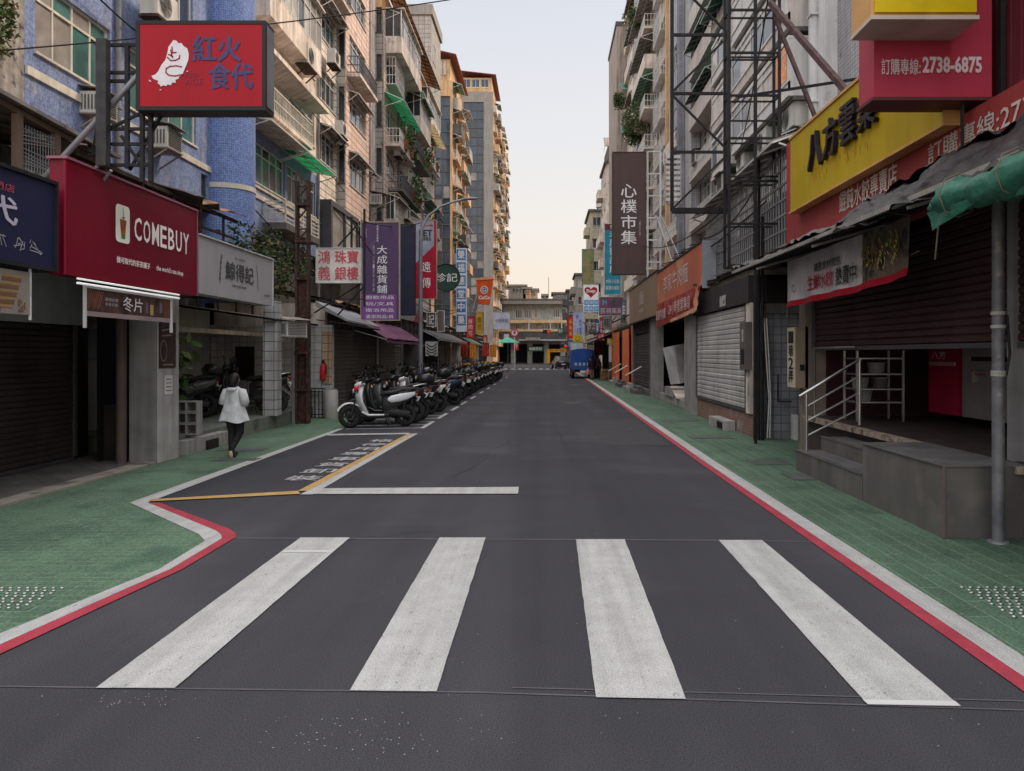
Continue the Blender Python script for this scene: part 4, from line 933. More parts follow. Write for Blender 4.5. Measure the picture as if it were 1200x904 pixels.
for i, (y, z, l) in enumerate(((44.6, rws[2]-.08, 'pot plant on the railed balcony under the green awning'), (46.5, rws[2]-.08, 'second pot plant under the green awning, farther along'), (47.4, rws[1]+.12, 'pot plant spilling from the dark balcony above the purple sign'), (49.4, rws[1]+.12, 'leafy pot at the far end of the dark balcony'),
    (51.0, rws[2]+.62, 'pot plant on the second long balcony'), (53.0, rws[2]+.62, 'trailing plant on the end of the second long balcony'), (58, rws[3], 'plant on the far upper railed balcony'), (61, rws[3], 'plant on the far end of the upper railed balcony'), (60, rws[1], 'plant on the far lower railed balcony'))):
    plant_pot(-8.25 if y < 55 else -8.8, y, z+.01, 2.6, l, trail=.9)
# ------------------------------------------------------------------ RIGHT side of the street
XR = 8.5; f8 = FRr(XR); random.seed(17)
def Y(h): return (-h[1], -h[0], h[2], h[3])     # (near y, far y, z0, z1) -> frame u
def rwin(t, fr, y0, y1, z0, z1, **k): return window(t, fr, -y1, -y0, z0, z1, **k)
# R1: grey tiled building with stacked bay windows
t = thing('bay_window_building', 'grey tiled building with stacked overhanging bay windows above the yellow dumpling sign', 'building')
hh = [(36.4,38.6,z,z+1.4) for z in (6.6,9.6,12.3,15.0,17.7)]+[(39.2,41.6,z,z+1.4) for z in (6.6,9.6,12.3,15.0,17.7)]+[(46.2,50.6,z,z+1.4) for z in (6.6,9.6,12.3,15.0,17.7,20.4)]
wall_mb(f8, -52, -8, 3.4, 27, [Y(h) for h in hh]).build('wall', small_tile, t); body(t, XR, 15, 8, 52, 0, 27, small_tile, 'l')
MB().box(8.5, 8.6, 8, 52, 0, 3.39).build('lower_wall', conc_dark, t)
for h in hh: rwin(t, f8, *h, n=3, fm=alu)
MB().box(8.12, 8.49, 22.3, 23.7, 3, 26).build('pilaster', plaster_white, t); MB().box(8.3, 8.49, 16, 16.5, 3, 26).build('pilaster', pipe_grey, t)
for k, z in enumerate((9.9, 12.05, 14.3, 16.6, 18.9)):
    for (a, b) in ((23.9, 31.2), (32.4, 35.9)):
        w = .95 if a < 30 else .75
        m = MB(); m.fbox(f8, -b, -a, z-.16, z, .002, w); m.fbox(f8, -b, -a, z+1.62, z+1.72, .002, w-.01)
        m.fbox(f8, -b, -a, z+.002, z+.3, w-.08, w-.02); m.fbox(f8, -a-.06, -a, z+.002, z+1.61, .002, w-.02); m.fbox(f8, -b, -b+.06, z+.002, z+1.61, .002, w-.02)
        m.build('bay', plaster_pink if k%2 else plaster_white, t)
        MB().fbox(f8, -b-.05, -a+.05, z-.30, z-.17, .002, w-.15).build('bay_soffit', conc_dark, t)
        fbw = FRr(XR-w+.03); window(t, fbw, -b+.07, -a-.07, z+.31, z+1.61, n=5 if a < 30 else 3, tr=.25, fm=plaster_white, inset=.0, pane=[glass_w, glass_b] if k < 3 else None)
MB().quad(*[FRr(XR-.925).p(u,v,.012) for u, v in ((-25.2,10.3),(-24.1,10.3),(-24.1,11.4),(-25.2,11.4))]).build('orange_sticker', M('sticker_orange', (.75,.27,.10), .5, stain=((.75,.5,.35), 5, .55)), t)
MB().cyl(8.15, 44.6, 0, 27, .5, 36).build('round_column', M('column_grey', (.16,.17,.20), .55, var=.2, brick=(.12,.12,.01,(.3,.3,.32)), streak=.6), t)
MB().box(7.95, 8.45, 41.9, 43.6, 3, 27).build('pilaster', small_tile, t)
for z in (8.4, 11.1, 13.9, 16.6, 19.3): balcony(t, f8, -41.8, -36.2, z, .7, .85, plaster_pink, 'rail' if z < 12 else 'solid')
for z in (15.6, 18.4): awning(t, f8, -41.8, -36.1, z, 1.0, .4, green_tarp)
awning(t, f8, -35.8, -29, 17.6, 1.3, .5, green_tarp)
grille(t, f8, -31.2, -24.2, 6.1, 8.2, .7, .22, rows=5); grille(t, f8, -37, -31.6, 5.6, 8.4, .7, .2, rows=6, m=galv)
awning(t, f8, -33.5, -24, 9.05, 1.1, .45, green_tarp); awning(t, f8, -36.8, -33.6, 8.9, 1.0, .4, black_tarp)
pipes(t, f8, (-37.6, -35.95, -38.9, -42.4, -52+.2, -45.6), 3, 26, .06, plaster_pink); pipes(t, f8, (-23.0,), 3, 26, .14, plaster_white, .45)
balcony(t, f8, -50.8, -46, 14.3, .7, .8, plaster, 'solid'); balcony(t, f8, -50.8, -46, 9.0, .7, .8, plaster, 'rail')
# R3: planted balconies
t = thing('weathered_building', 'weathered pale building with planted balconies behind the brown vertical sign', 'building')
zs = [5.2+3.05*i for i in range(11)]; hh = [(a,b,z+.9,z+2.3) for z in zs[:10] for a, b in ((53.5,56.6), (58.4,61.5), (63,66.5), (73,77))]
wall_mb(f8, -80, -52, 2, 38, [Y(h) for h in hh]).build('wall', plaster_pink, t); body(t, XR, 14, 52.01, 80, 0, 38, plaster, 'l')
for h in hh: rwin(t, f8, *h, n=3)
for z in zs[1:]:
    balcony(t, f8, -66.8, -58.2, z, 1.0, .95, plaster, random.choice(('solid','rail'))); balcony(t, f8, -79.5, -71.5, z, .35, .95, plaster, 'solid')
    if random.random() < .6: grille(t, f8, -57, -53.2, z+.7, z+2.4, .5, .25)
    if random.random() < .7: awning(t, f8, -76, -71, z+2.9, .8, .5, random.choice((green_tarp, green_fib, tin_rust)))
    if random.random() < .5: awning(t, f8, -66.6, -58.4, z+2.8, 1.3, .5, random.choice((tin, green_fib)))
MB().box(8.05, 8.49, 67.4, 69.6, 0, 38).build('pilaster', small_tile, t); MB().box(8.2, 8.49, 52.1, 52.6, 0, 38).build('pilaster', plaster_warm, t)
pipes(t, f8, (-57.5, -62.2, -67.2), 3, 37, .07)
for i, (y, z, s, l) in enumerate(((62, zs[5], 5, 'large shrub bulging from a balcony of the weathered building'), (65.5, zs[5], 3.6, 'hanging greenery beside the large balcony shrub'), (64, zs[8], 4, 'dark shrub on the topmost visible balcony at the sky edge'), (60, zs[3], 3, 'plant on a lower balcony near the white ladder frame'), (76, zs[7], 3, 'plant on the farthest balconies of the weathered building'))):
    random.seed(40+i); t = thing('balcony_shrub', l, 'plant', 'shrubs on the right hand balconies'); MB().leaves((7.4,y,z+.6), (.45*s/2,.5*s/2,.42*s/2), 1100, .13, 3, .9).build('foliage', leaf if i != 0 else [leaf[1], leaf[2], leaf_dry[0]], t); MB().tube([(8.2,y,z),(7.7,y,z+.6)], .05, 5).build('stem', stem, t)
# R4..R7: blocks beyond
t = thing('concrete_tower', 'tall narrow raw concrete block with a mast standing against the sky on the right', 'building')
MB().box(7.45, 9.5, 80.2, 90, 0, 36).build('wall', M('raw_concrete_pink', (.36,.31,.28), .9, var=.12, vs=1, streak=.8), t); MB().box(7.35, 9.6, 80.1, 90.1, 36.01, 36.4).build('roof', conc_dark, t)
MB().tube([(8.6,81,36.4),(8.6,81,41.5)], .04, 5).build('mast', iron, t); mb = MB(); mb.bar((8.1,81,41),(9.1,81,41.1),.04); mb.bar((8.3,81,40.4),(8.9,81,40.5),.04); mb.build('aerial', iron, t)
for z in (30, 25.5, 21): awning(t, FC(80.2), 7.9, 9.4, z, 1.2, 1.0, green_fib, n=2)
def block(name, lab, x0, x1, y0, y1, z1, m, nz, rows=3, roofm=conc_dark, side='l'):
    t = thing(name, lab, 'building'); random.seed(int(y0)); f = FC(y0); hs = []
    n = max(1, int((x1-x0)/1.6)); dz = (z1-3.2)/rows
    for i in range(n):
        for r in range(rows): a = x0+(x1-x0)*(i+.2)/n; hs.append((a, x0+(x1-x0)*(i+.8)/n, 3.2+dz*r+dz*.3, 3.2+dz*r+dz*.75))
    wall_mb(f, x0, x1, 0, z1, hs).build('wall', m, t)
    for h in hs: window(t, f, *h, n=2, tr=0)
    mb = MB(); mb.quad((x0,y0,0),(x0,y1,0),(x0,y1,z1),(x0,y0,z1)); mb.quad((x1,y0,0),(x1,y1,0),(x1,y1,z1),(x1,y0,z1)); mb.build('side_wall', m, t)
    MB().box(x0-.25, x1+.25, y0-.25, y1, z1+.002, z1+.3).build('roof', roofm, t)
    fs = FRr(x0)
    for r in range(rows):
        for k in range(max(1, int((y1-y0)/4))):
            y = y0+1+k*4; window(t, fs, -y-2.4, -y, 3.2+dz*r+dz*.3, 3.2+dz*r+dz*.75, n=2, tr=0, inset=-.04)
            if random.random() < .6: balcony(t, fs, -y-3, -y+.4, 3.2+dz*r, .7, .9, m, 'solid')
    return t
t = block('roof_terrace_building', 'building with a jutting tin roof just left of the concrete tower', 7.3, 9, 92, 100, 24.5, plaster, 8, 7)
awning(t, FC(92), 7.0, 8.6, 27.6, 1.5, 1.4, tin, iron); MB().box(7.6, 9, 92.5, 99, 24.81, 27).build('roof_room', conc_dark, t)
t = block('cream_building', 'cream block with caged windows behind the teal clinic sign', 5.95, 9.5, 102, 112, 20.6, M('cream_wall', (.46,.42,.33), .8, streak=.5, stain=((.3,.27,.2), 1, .6)), 5, 6)
mb = MB()
for z in (8,11,14,17): grille(t, FC(102), 6.2, 8.6, z, z+1.7, .5, .3)
t = thing('water_tank', 'cylindrical water tank on the roof of the cream block', 'water tank'); MB().cyl(7.6, 104, 21.5, 23.4, .75, 18, .7).build('tank', plaster, t); mb = MB(); [mb.bar((a,b,20.9),(a,b,21.5),.1) for a, b in ((7.1,103.5),(8.1,103.5),(7.1,104.5),(8.1,104.5))]; mb.build('stand', rust, t)
block('low_grey_building', 'low grey block with a stepped top at the far right end of the street', 4.6, 8, 116, 124, 13.6, stucco_grey, 3, 4); block('narrow_building', 'narrow dark block at the very end of the right hand row', 3.6, 5.2, 126, 130, 12.0, conc_dark, 2, 4)
# ---- dumpling shop at the near right
red_f = paint('fascia_red', (150,62,62), .5, streak=.2, vs=.8); red_d = M('fascia_maroon', (.13,.022,.032), .6, streak=.3)
t = thing('dumpling_shop', 'open fronted dumpling shop with a half lowered maroon shutter and a raised floor', 'shop')
MB().box(4.42, 8.3, 2.0, 12.9, .005, .665).build('floor', M('shop_floor', (.05,.038,.036), .6, var=.3, stain=((.10,.075,.06), 3, .6)), t)
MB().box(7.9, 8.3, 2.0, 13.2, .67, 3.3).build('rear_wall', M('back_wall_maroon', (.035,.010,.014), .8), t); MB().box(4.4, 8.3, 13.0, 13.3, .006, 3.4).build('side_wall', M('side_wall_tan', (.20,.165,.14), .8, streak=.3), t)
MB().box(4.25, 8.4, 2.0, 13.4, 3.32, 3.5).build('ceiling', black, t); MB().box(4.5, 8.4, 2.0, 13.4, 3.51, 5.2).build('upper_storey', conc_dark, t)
MB().box(4.75, 7.88, 12.93, 12.995, .67, 3.3).build('inner_wall', M('back_wall_maroon', (.03,.01,.01)), t)  # dark panel over the tan wall, interior shade put into its colour
shutter(t, FRr(4.55), -12.9, -2.0, 1.82, 3.25, shut_maroon, .085, box=False)
for y in (7.35,): MB().box(4.48, 4.6, y, y+.1, .67, 3.3).build('shutter_post', pipe_grey, t)
MB().box(4.30, 4.415, 7.0, 12.9, .60, .672).build('floor_edge', M('lit_edge', (.30,.25,.20), .8, stain=((.1,.08,.07), 6, .5)), t)  # pale colour paints in the light caught along the floor edge
# fascia and signs
t = thing('shop_fascia', 'salmon red fascia board with white writing behind the yellow sign', 'sign board'); f42 = FRr(4.22)
MB().fbox(f42, -13.45, -7.9, 3.3, 5.36, -.2, 0).build('board', red_f, t); MB().fbox(f42, -7.899, -3.0, 3.3, 4.12, -.2, -.001).build('lower_board', red_f, t); MB().fbox(f42, -8.6, -3.0, 4.122, 8.2, -.45, -.25).build('upper_board', red_d, t)
mb = MB()
for i in range(30): u = -7.7+i*.16; mb.fbox(f42, u, u+.03, 4.14, 8.18, -.249, -.235)
mb.build('rib', red_d, t)
wl = M('letter_cream', (.55,.48,.44), .5); MB().text(f42, '餛飩水餃專賣店', -11.0, 3.71, -9.2, 4.01, .008, bold=.03).build('lettering', wl, t); MB().text(f42, '訂購專線:2738-6875', -8.45, 3.76, -5.75, 4.0, .008, bold=.03).build('lettering', wl, t)
yel = paint('sign_yellow', (178,152,26), .45, var=.12, vs=1.0, stain=((.42,.28,.02), 1.6, .64)); yedge = paint('sign_yellow_edge', (196,150,95), .5)
t = thing('dumpling_sign', 'large yellow sign board with thick black brush characters on the right facade', 'sign'); f41 = FRr(4.19)
MB().fbox(f41, -12.72, -7.82, 4.05, 5.24, .0, .13).build('panel', yel, t); mb = MB(); mb.fbox(f41, -12.75, -7.79, 5.242, 5.28, -.02, .15); mb.fbox(f41, -12.75, -7.79, 4.02, 4.048, -.02, .15); mb.fbox(f41,-7.818,-7.79,4.05,5.24,-.02,.15); mb.build('casing', yedge, t)
blk = M('letter_black', (.018,.014,.020), .4); mb = MB()
for i, ch in enumerate('八方雲集'): u = -11.7+i*.62; mb.text(f41, ch, u, 4.47+(0,.02,.03,.05)[i], u+.52, 5.0+(0,.02,.03,.05)[i], .20, bold=.03, depth=.06)
mb.build('lettering', blk, t)
random.seed(9); mb = MB()
for k in range(60): u = random.uniform(-11.6,-9.4); v = random.uniform(4.25,4.5); mb.strokes(f41, [[(u,v),(u+random.uniform(-.04,.04),v+random.uniform(.03,.1))]], .012, .134)
mb.build('flame_print', M('print_orange', (.60,.22,.03), .5), t)
# projecting signs above
f75 = FC(7.5); red_p = paint('sign_red_pink', (172,58,78), .45, var=.06, streak=.12); pk = M('letter_pale', (.72,.62,.66), .4)
t = thing('projecting_sign', 'crimson pink box sign with a white phone number sticking out over the right pavement', 'sign')
mb = MB(); mb.box(3.21, 4.36, 7.5, 7.86, 4.21, 6.3); mb.build('casing', red_p, t); MB().box(3.19,4.38,7.49,7.87,4.175,4.208).build('bottom_edge', M('edge_dark_red', (.10,.03,.035), .5), t)
MB().text(f75, '訂購專線:', 3.28, 4.425, 3.66, 4.58, .008, bold=.02).text(f75, '2738-6875', 3.68, 4.44, 4.26, 4.605, .008, bold=.035).build('lettering', pk, t)
t = thing('yellow_box_sign', 'plain yellow box sign at the top edge in front of the phone number sign', 'sign')
MB().box(2.99, 3.95, 7.05, 7.498, 4.80, 6.6).build('casing', yedge, t); MB().box(3.02, 3.95, 7.03, 7.048, 4.83, 6.58).build('face_panel', paint('sign_yellow_bright', (205,178,20), .4, streak=.1), t)
MB().box(2.98, 3.97, 7.02, 7.499, 4.76, 4.798).build('bottom_edge', M('edge_pale', (.5,.42,.36), .5), t)
t = thing('sign_bracket', 'black steel post and arms carrying the projecting signs', 'bracket'); mb = MB(); mb.bar((4.43,7.45,3.6),(4.43,7.45,7.5),.05); mb.bar((4.43,7.45,5.1),(4.9,7.45,5.1),.04); mb.bar((4.43,7.45,5.35),(4.75,6.8,5.3),.03); mb.bar((4.1,7.55,4.2),(4.1,7.55,3.55),.025); mb.bar((4.1,7.55,3.56),(4.75,7.4,3.6),.03); mb.bar((4.0,7.5,3.5),(4.5,7.3,3.52),.03); mb.build('arms', iron, t); MB().box(4.36,4.5,7.38,7.52,3.5,3.62).build('base_plate', iron, t)
# awning and tarpaulins
from mathutils import noise as mnoise
def wrinkle(P, nu, nv, amp, seed, m=None, mb=None, th=0):
    """a crumpled cloth: bilinear patch of 4 corners displaced by ridged noise, with a drooping free edge"""
    a, b, c, d = map(Vector, P); n = (b-a).cross(d-a).normalized(); mb = mb or MB(); vs = []; S = Vector((seed*3.7, seed*1.3, 0))
    for j in range(nv+1):
        for i in range(nu+1):
            u, v = i/nu, j/nv; p = a*(1-u)*(1-v)+b*u*(1-v)+c*u*v+d*(1-u)*v
            q = p*1.0; h = mnoise.noise(p*1.4+S)*1.6+(1-abs(mnoise.noise(p*3.3+S))*2.6)*.7+(1-abs(mnoise.noise(Vector((p.x*9, p.y*5, p.z*9))+S))*2.4)*.35
            q = p+n*amp*h; q.z -= amp*.8*abs(mnoise.noise(Vector((0, p.y*2.1, seed)))) if v == 0 else 0
            vs.append(q)
    fs = [(j*(nu+1)+i, j*(nu+1)+i+1, (j+1)*(nu+1)+i+1, (j+1)*(nu+1)+i) for j in range(nv) for i in range(nu)]
    return mb.add(vs, fs, True)
t = thing('shop_awning', 'long sagging awning sheet heaped with grey and black tarpaulin over the dumpling shop', 'awning')
MB().hexa([(3.32,3.0,3.04),(4.2,3.0,3.32),(4.2,13.45,3.32),(3.32,13.45,3.10),(3.32,3.0,3.07),(4.2,3.0,3.35),(4.2,13.45,3.35),(3.32,13.45,3.13)]).build('sheet', black, t)
mb = MB(); mb.bar((3.30,3.0,3.08),(3.30,13.5,3.13),.045); mb.bar((3.30,13.47,3.13),(4.2,13.47,3.34),.04)
for y in (4.5,7,9.5,12): mb.bar((3.3,y,3.03),(4.2,y,3.29),.03)
mb.build('frame', M('frame_pale', (.34,.32,.30), .5, .3, streak=.3), t)
wrinkle([(3.27,8.6,3.16),(3.27,13.5,3.18),(4.2,13.4,3.45),(4.2,8.4,3.52)], 140, 22, .045, 3).build('tarpaulin', grey_tarp, t, 'folded grey tarpaulin')
mb = wrinkle([(3.22,2.6,3.02),(3.25,9.4,3.12),(3.75,9.3,3.50),(3.7,2.6,3.62)], 160, 22, .05, 8); wrinkle([(3.75,9.3,3.48),(3.7,2.6,3.61),(4.2,2.6,3.55),(4.2,9.2,3.50)], 90, 10, .07, 9, mb=mb); mb.build('tarpaulin', black_tarp, t, 'heaped black tarpaulin')
t = thing('green_tarpaulin', 'rolled green tarpaulin hanging under the black one at the right edge', 'tarpaulin'); rings = []; rnd = random.Random(5)
for i in range(40):
    y = 6.35-i*.10; rr = .112+.014*math.sin(i*.7)+.012*math.sin(i*1.9) if i > 1 else .04
    rings.append([(3.20+rr*.9*math.cos(a/16*6.283)*(1+.12*math.sin(a*2.3+i*.5)), y+.02*math.sin(a*1.7), 2.91+.015*math.sin(i*.5)+rr*1.1*math.sin(a/16*6.283)*(1+.15*math.sin(a*3.1+i*.4))) for a in range(16)])
MB().loft(rings).build('roll', green_tarp, t); mb = wrinkle([(3.12,6.3,2.86),(3.12,5.4,2.84),(3.14,5.8,2.77),(3.14,6.25,2.70)], 12, 6, .02, 4); wrinkle([(3.12,5.3,2.84),(3.12,2.9,2.84),(3.14,3.0,2.70),(3.14,5.4,2.76)], 20, 5, .02, 6, mb=mb); mb.build('loose_edge', green_tarp, t)
mb = MB()
for y in (5.95, 5.2, 4.4): mb.tube([(3.20+.15*math.cos(a/8*6.283), y, 2.93+.17*math.sin(a/8*6.283)) for a in range(9)],   .005, 4)
mb.tube([(3.3,6.45,3.05),(3.25,6.35,2.75),(3.3,6.5,2.5)], .008, 4); mb.build('rope', M('rope', (.14,.12,.09), .9), t)
# banner
t = thing('hanging_banner', 'white banner with red and black characters and a vegetable picture hanging under the awning', 'banner'); f39 = FRr(3.88)
def vb(u): s = (u+12.3)/4.15; return 2.44+.02*math.sin(s*3)+.14*max(0, s-.55)**1.5*2.2
mb = MB(); n = 30
for i in range(n):
    a = -12.3+4.15*i/n; b = -12.3+4.15*(i+1)/n; w0_ = .03*math.sin(i*.9); w1_ = .03*math.sin((i+1)*.9)
    mb.cur = 1; mb.quad(f39.p(a,vb(a),w0_+.02), f39.p(b,vb(b),w1_+.02), f39.p(b,vb(b)+.09,w1_), f39.p(a,vb(a)+.09,w0_))
    mb.cur = 0 if i < 21 else 2; tp = 3.17 if i < 21 else 3.17-.08*(i%3)/2
    mb.quad(f39.p(a,vb(a)+.09,w0_), f39.p(b,vb(b)+.09,w1_), f39.p(b,3.17,w1_*.3), f39.p(a,3.17,w0_*.3))
mb.build('cloth', [paint('banner_white', (205,200,206), .7, streak=.1), paint('banner_red', (175,18,48), .6), paint('banner_dark', (120,105,92), .7, stain=((.05,.04,.04), 5, .5))], t)
MB().text(f39, '生鮮水餃', -11.26, 2.62, -10.28, 2.83, .036, bold=.04).build('lettering', M('ink_red', (.42,.02,.06), .6), t)
MB().text(f39, '熱賣中', -10.18, 2.60, -9.5, 2.84, .036, bold=.03).text(f39, '嚴選食材現包', -11.0, 2.87, -10.0, 2.99, .036, bold=.02).build('lettering', blk, t)
random.seed(12); mb = MB()
for k in range(60):
    u = random.uniform(-9.3,-8.4); v = random.uniform(2.66,2.98); mb.cur = random.randrange(3); p = [(u+.05*math.sin(q*.8+k), v+q*.04) for q in range(4)]; mb.strokes(f39, [p], .02, .037)
mb.build('vegetable_print', [M('veg_green', (.15,.22,.06), .6), M('veg_yellow', (.5,.42,.15), .6), M('veg_brown', (.25,.12,.05), .6)], t)
random.seed(13); mb = MB()
for k in range(14): a = k*.45; mb.strokes(f39, [[(-11.9+.13*math.cos(a)*k/14, 2.74+.11*math.sin(a)*k/14), (-11.9+.13*math.cos(a+.45)*(k+1)/14, 2.74+.11*math.sin(a+.45)*(k+1)/14)]], .016, .036)
mb.build('emblem', M('emblem_grey', (.22,.22,.3), .6), t); mb = MB(); mb.tube([f39.p(-12.3,3.17), (3.6,12.5,3.2)], .006, 4); mb.tube([f39.p(-12.3,2.46), f39.p(-12.32,2.25)], .01, 4); mb.tube([f39.p(-8.15,3.17),(3.5,8.1,3.2)], .006, 4); mb.tube([f39.p(-8.15,2.75),(3.7,7.6,2.72)], .006, 4); mb.build('cord', M('rope'  , (.3,.3,.3)), t)
# pole, metal box, steps, handrail
t = thing('steel_pole', 'scuffed grey round pole standing at the corner of the steel platform', 'pole')
MB().tube([(4.07,6.9,0),(4.07,6.9,3.1)], .052, 20).build('shaft', M('pole_grey', (.15,.155,.17), .5, .3, var=.3, vs=7, stain=((.28,.26,.25), 9, .6)), t); mb = MB()
for z in (2.05, 1.93, 1.52, 1.5): mb.tube([(4.07,6.9,z),(4.07,6.9,z+.03)], .062, 16)
mb.build('clamp', M('clamp_pale', (.4,.37,.34), .5), t); MB().tube([(4.13,6.87,2.05),(4.15,6.86,1.7),(4.12,6.87,1.5)], .012, 6).build('cable', iron, t); MB().cyl(4.07,6.9,.005,.02,.09,14).build('base_plate', galv, t)
plate = M('checker_plate', (.15,.15,.155), .5, .3, var=.25, vs=3, stain=((.17,.165,.16), 2, .6)); nt = plate.node_tree
boxm = M('box_steel', (.118,.111,.106), .6, .1, var=.2, vs=1.2, stain=((.16,.148,.136), 1.5, .56), streak=.2)
t = thing('steel_platform', 'large dark steel box platform with a chequered top beside the shop steps', 'platform')
MB().box(3.66, 4.40, 7.05, 8.85, .006, .665).build('casing', boxm, t); mb = MB(); mb.box(3.64, 4.41, 7.03, 8.87, .667, .68)
for i in range(11):
    for j in range(26):
        x = 3.69+i*.066; y = 7.08+j*.068
        if (i+j)%2: mb.box(x-.018, x+.018, y-.005, y+.005, .6805, .684)
        else: mb.box(x-.005, x+.005, y-.018, y+.018, .6805, .684)
mb.build('chequered_top', plate, t); [MB().bar((x,7.045,.01),(x,7.045,.665),.02).build('corner_angle', M('edge_worn', (.17,.13,.12), .6, .4), t) for x in (3.655, 4.395)]
mb = MB(); mb.box(4.42, 6.2, 6.2, 6.95, .006, .6); mb.solo('shop_counter_base', red_d, 'dark maroon low wall behind the grey pole at the right edge', 'wall')
t = thing('steel_steps', 'wide steel clad steps rising into the dumpling shop', 'steps')
MB().box(3.66, 4.02, 8.87, 11.2, .006, .30).build('lower_step', boxm, t); MB().box(4.022, 4.405, 8.87, 11.2, .006, .49).build('upper_step', boxm, t)
mb = MB(); mb.box(3.645, 3.70, 8.87, 11.21, .302, .312); mb.box(4.01, 4.06, 8.87, 11.21, .492, .502); mb.build('nosing', steel, t)
mb = MB(); mb.box(3.70, 4.01, 8.9, 11.18, .302, .306); mb.box(4.06, 4.40, 8.9, 11.18, .492, .496); mb.build('tread', plate, t)
t = thing('handrail', 'stainless steel handrail with four sloping bars beside the shop steps', 'handrail')
a = Vector((3.74, 11.0, 1.15)); b = Vector((4.50, 11.0, 1.62)); MB().tube([a+Vector((-.1,0,-.06)), b, b+Vector((0,-.02,0))], .022, 10).build('top_rail', steel_rail, t)
mb = MB()
for k in (.25,.5,.75): mb.tube([(3.74,11.0,.31+(1.15-.31)*(1-k)),(4.50,11.0,.68+(1.62-.68)*(1-k))], .014, 8)
mb.build('bar', steel_rail, t); MB().tube([(3.74,11,.31),(3.74,11,1.14)], .022, 10).build('post', steel_rail, t); MB().tube([(4.50,11,.68),(4.50,11,1.62)], .024, 10).build('post', steel_rail, t)
MB().tube([(4.42,12.6,.66),(4.42,12.6,1.8),(4.42,11,1.8)], .018, 8).build('side_frame', steel_rail, t)
# things in the shop
t = thing('wire_rack', 'steel wire shelf rack just inside the dumpling shop', 'rack'); mb = MB()
for x, y in ((4.75,11.7),(5.45,11.7),(4.75,12.2),(5.45,12.2)): mb.bar((x,y,.67),(x,y,1.75),.03)
mb.build('leg', steel_rail, t)
for z in (.95,1.15,1.38,1.62): mb = MB(); mb.box(4.74,5.46,11.69,12.21,z,z+.02); mb.build('shelf', steel, t)
random.seed(5)
for i, (x, z, c) in enumerate(((4.95,.972,'white'), (5.2,1.172,'grey'), (4.9,1.172,'white'), (5.15,1.402,'pale'))):
    t = thing('storage_tub', ('pale plastic tub on the lowest shelf of the wire rack', 'grey tub on the second shelf of the wire rack, right', 'pale tub on the second shelf of the wire rack, left', 'pale tub on the third shelf of the wire rack')[i], 'tub', 'tubs on the wire rack')
    MB().zl([(z,x,11.95,.09,.12),(z+.15,x,11.95,.105,.14)], 12, .5).build('tub', M('tub_'+c, (.16,.16,.165) if c != 'grey' else (.08,.08,.085), .5), t); MB().zl([(z+.151,x,11.95,.11,.145),(z+.165,x,11.95,.11,.145)], 12, .5).build('lid', M('tub_lid', (.2,.2,.22), .5), t)
def cabinet(lab, y0, y1, x0, x1, z0, z1, m, extra):
    t = thing('cabinet', lab, 'cabinet', 'tall cabinets inside the dumpling shop'); MB().box(x0, x1, y0, y1, z0, z1).build('casing', m, t); extra(t, FRr(x0)); return t
redc = M('cabinet_red', (.32,.012,.045), .35, var=.2)
def ex1(t, f):
    MB().fbox(f, -11.98, -11.22, 1.52, 1.58, .002, .02).build('shelf_edge', M('cab_band', (.45,.25,.28), .5), t); MB().text(f, '八方', -11.92, 1.62, -11.5, 1.74, .006, bold=.05).build('lettering', M('cab_letter', (.6,.5,.55), .5), t)
cabinet('red cabinet with white characters inside the shop', 11.15, 12.02, 6.0, 6.7, .8, 1.78, redc, ex1)
stl = M('cabinet_steel', (.30,.28,.29), .4, .4, var=.1)
def ex2(t, f):
    y = -10.8 if t['label'].startswith('left') else -9.35
    mb = MB(); mb.fbox(f, y, y+1.1, 1.60, 1.66, .002, .01); mb.build('vent_slot', iron, t); MB().fbox(f, y, y+1.2, 1.47, 1.475, .002, .012).build('door_gap', iron, t); MB().fbox(f, y+.05, y+.08, 1.3, 1.45, .002, .04).build('handle', steel, t); MB().fbox(f, y+.05, y+.33, 1.40, 1.43, .002, .006).build('badge', M('tiny_red', (.3,.08,.1), .5), t)
cabinet('left one of two steel refrigerators inside the shop', 9.65, 11.05, 6.0, 6.7, .8, 1.8, stl, ex2); cabinet('steel refrigerator behind the grey pole inside the shop', 8.1, 9.58, 6.0, 6.7, .8, 1.8, stl, ex2)
for y in (9.55, 9.3): pass
# address light box and recess with pipes
def txtbox():
    t = thing('address_box', 'narrow tan light box with stacked black characters between the two shops', 'sign'); MB().box(4.24, 4.45, 13.0, 13.42, 1.12, 2.16).build('casing', M('box_tan', (.27,.215,.155), .6, streak=.2), t)
    f = FRr(4.238); MB().fbox(f, -13.41, -13.01, 1.13, 2.15, 0, .012).build('face_panel', M('box_cream', (.50,.45,.35), .6), t); MB().text(f, '1巷2弄', -13.33, 1.2, -13.08, 2.1, .018, bold=.05, vert=True).build('lettering', blk, t)
    MB().fbox(FC(13.0), 4.31, 4.38, 1.42, 1.52, .002, .02).build('switch', iron, t)
txtbox()
t = thing('tiled_wall', 'small pale tiled wall set back between the shutter shop and the dumpling shop', 'wall')
MB().box(4.28, 5.4, 15.3, 15.5, .006, 2.5).build('tiles', M('pale_small_tile', (.26,.27,.30), .45, brick=(.16,.16,.01,(.10,.11,.12)), streak=.4), t); MB().box(4.28,5.4,15.2,15.55,2.502,2.7).build('lintel', conc_dark, t); MB().box(4.9,4.96,15.05,15.298,.006,.5).build('ledge', plaster_white, t)
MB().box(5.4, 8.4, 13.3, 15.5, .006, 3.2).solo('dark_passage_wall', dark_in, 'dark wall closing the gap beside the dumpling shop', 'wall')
t = thing('cable_pipes', 'black conduits and white hoses running down the wall by the light shutter', 'pipes')
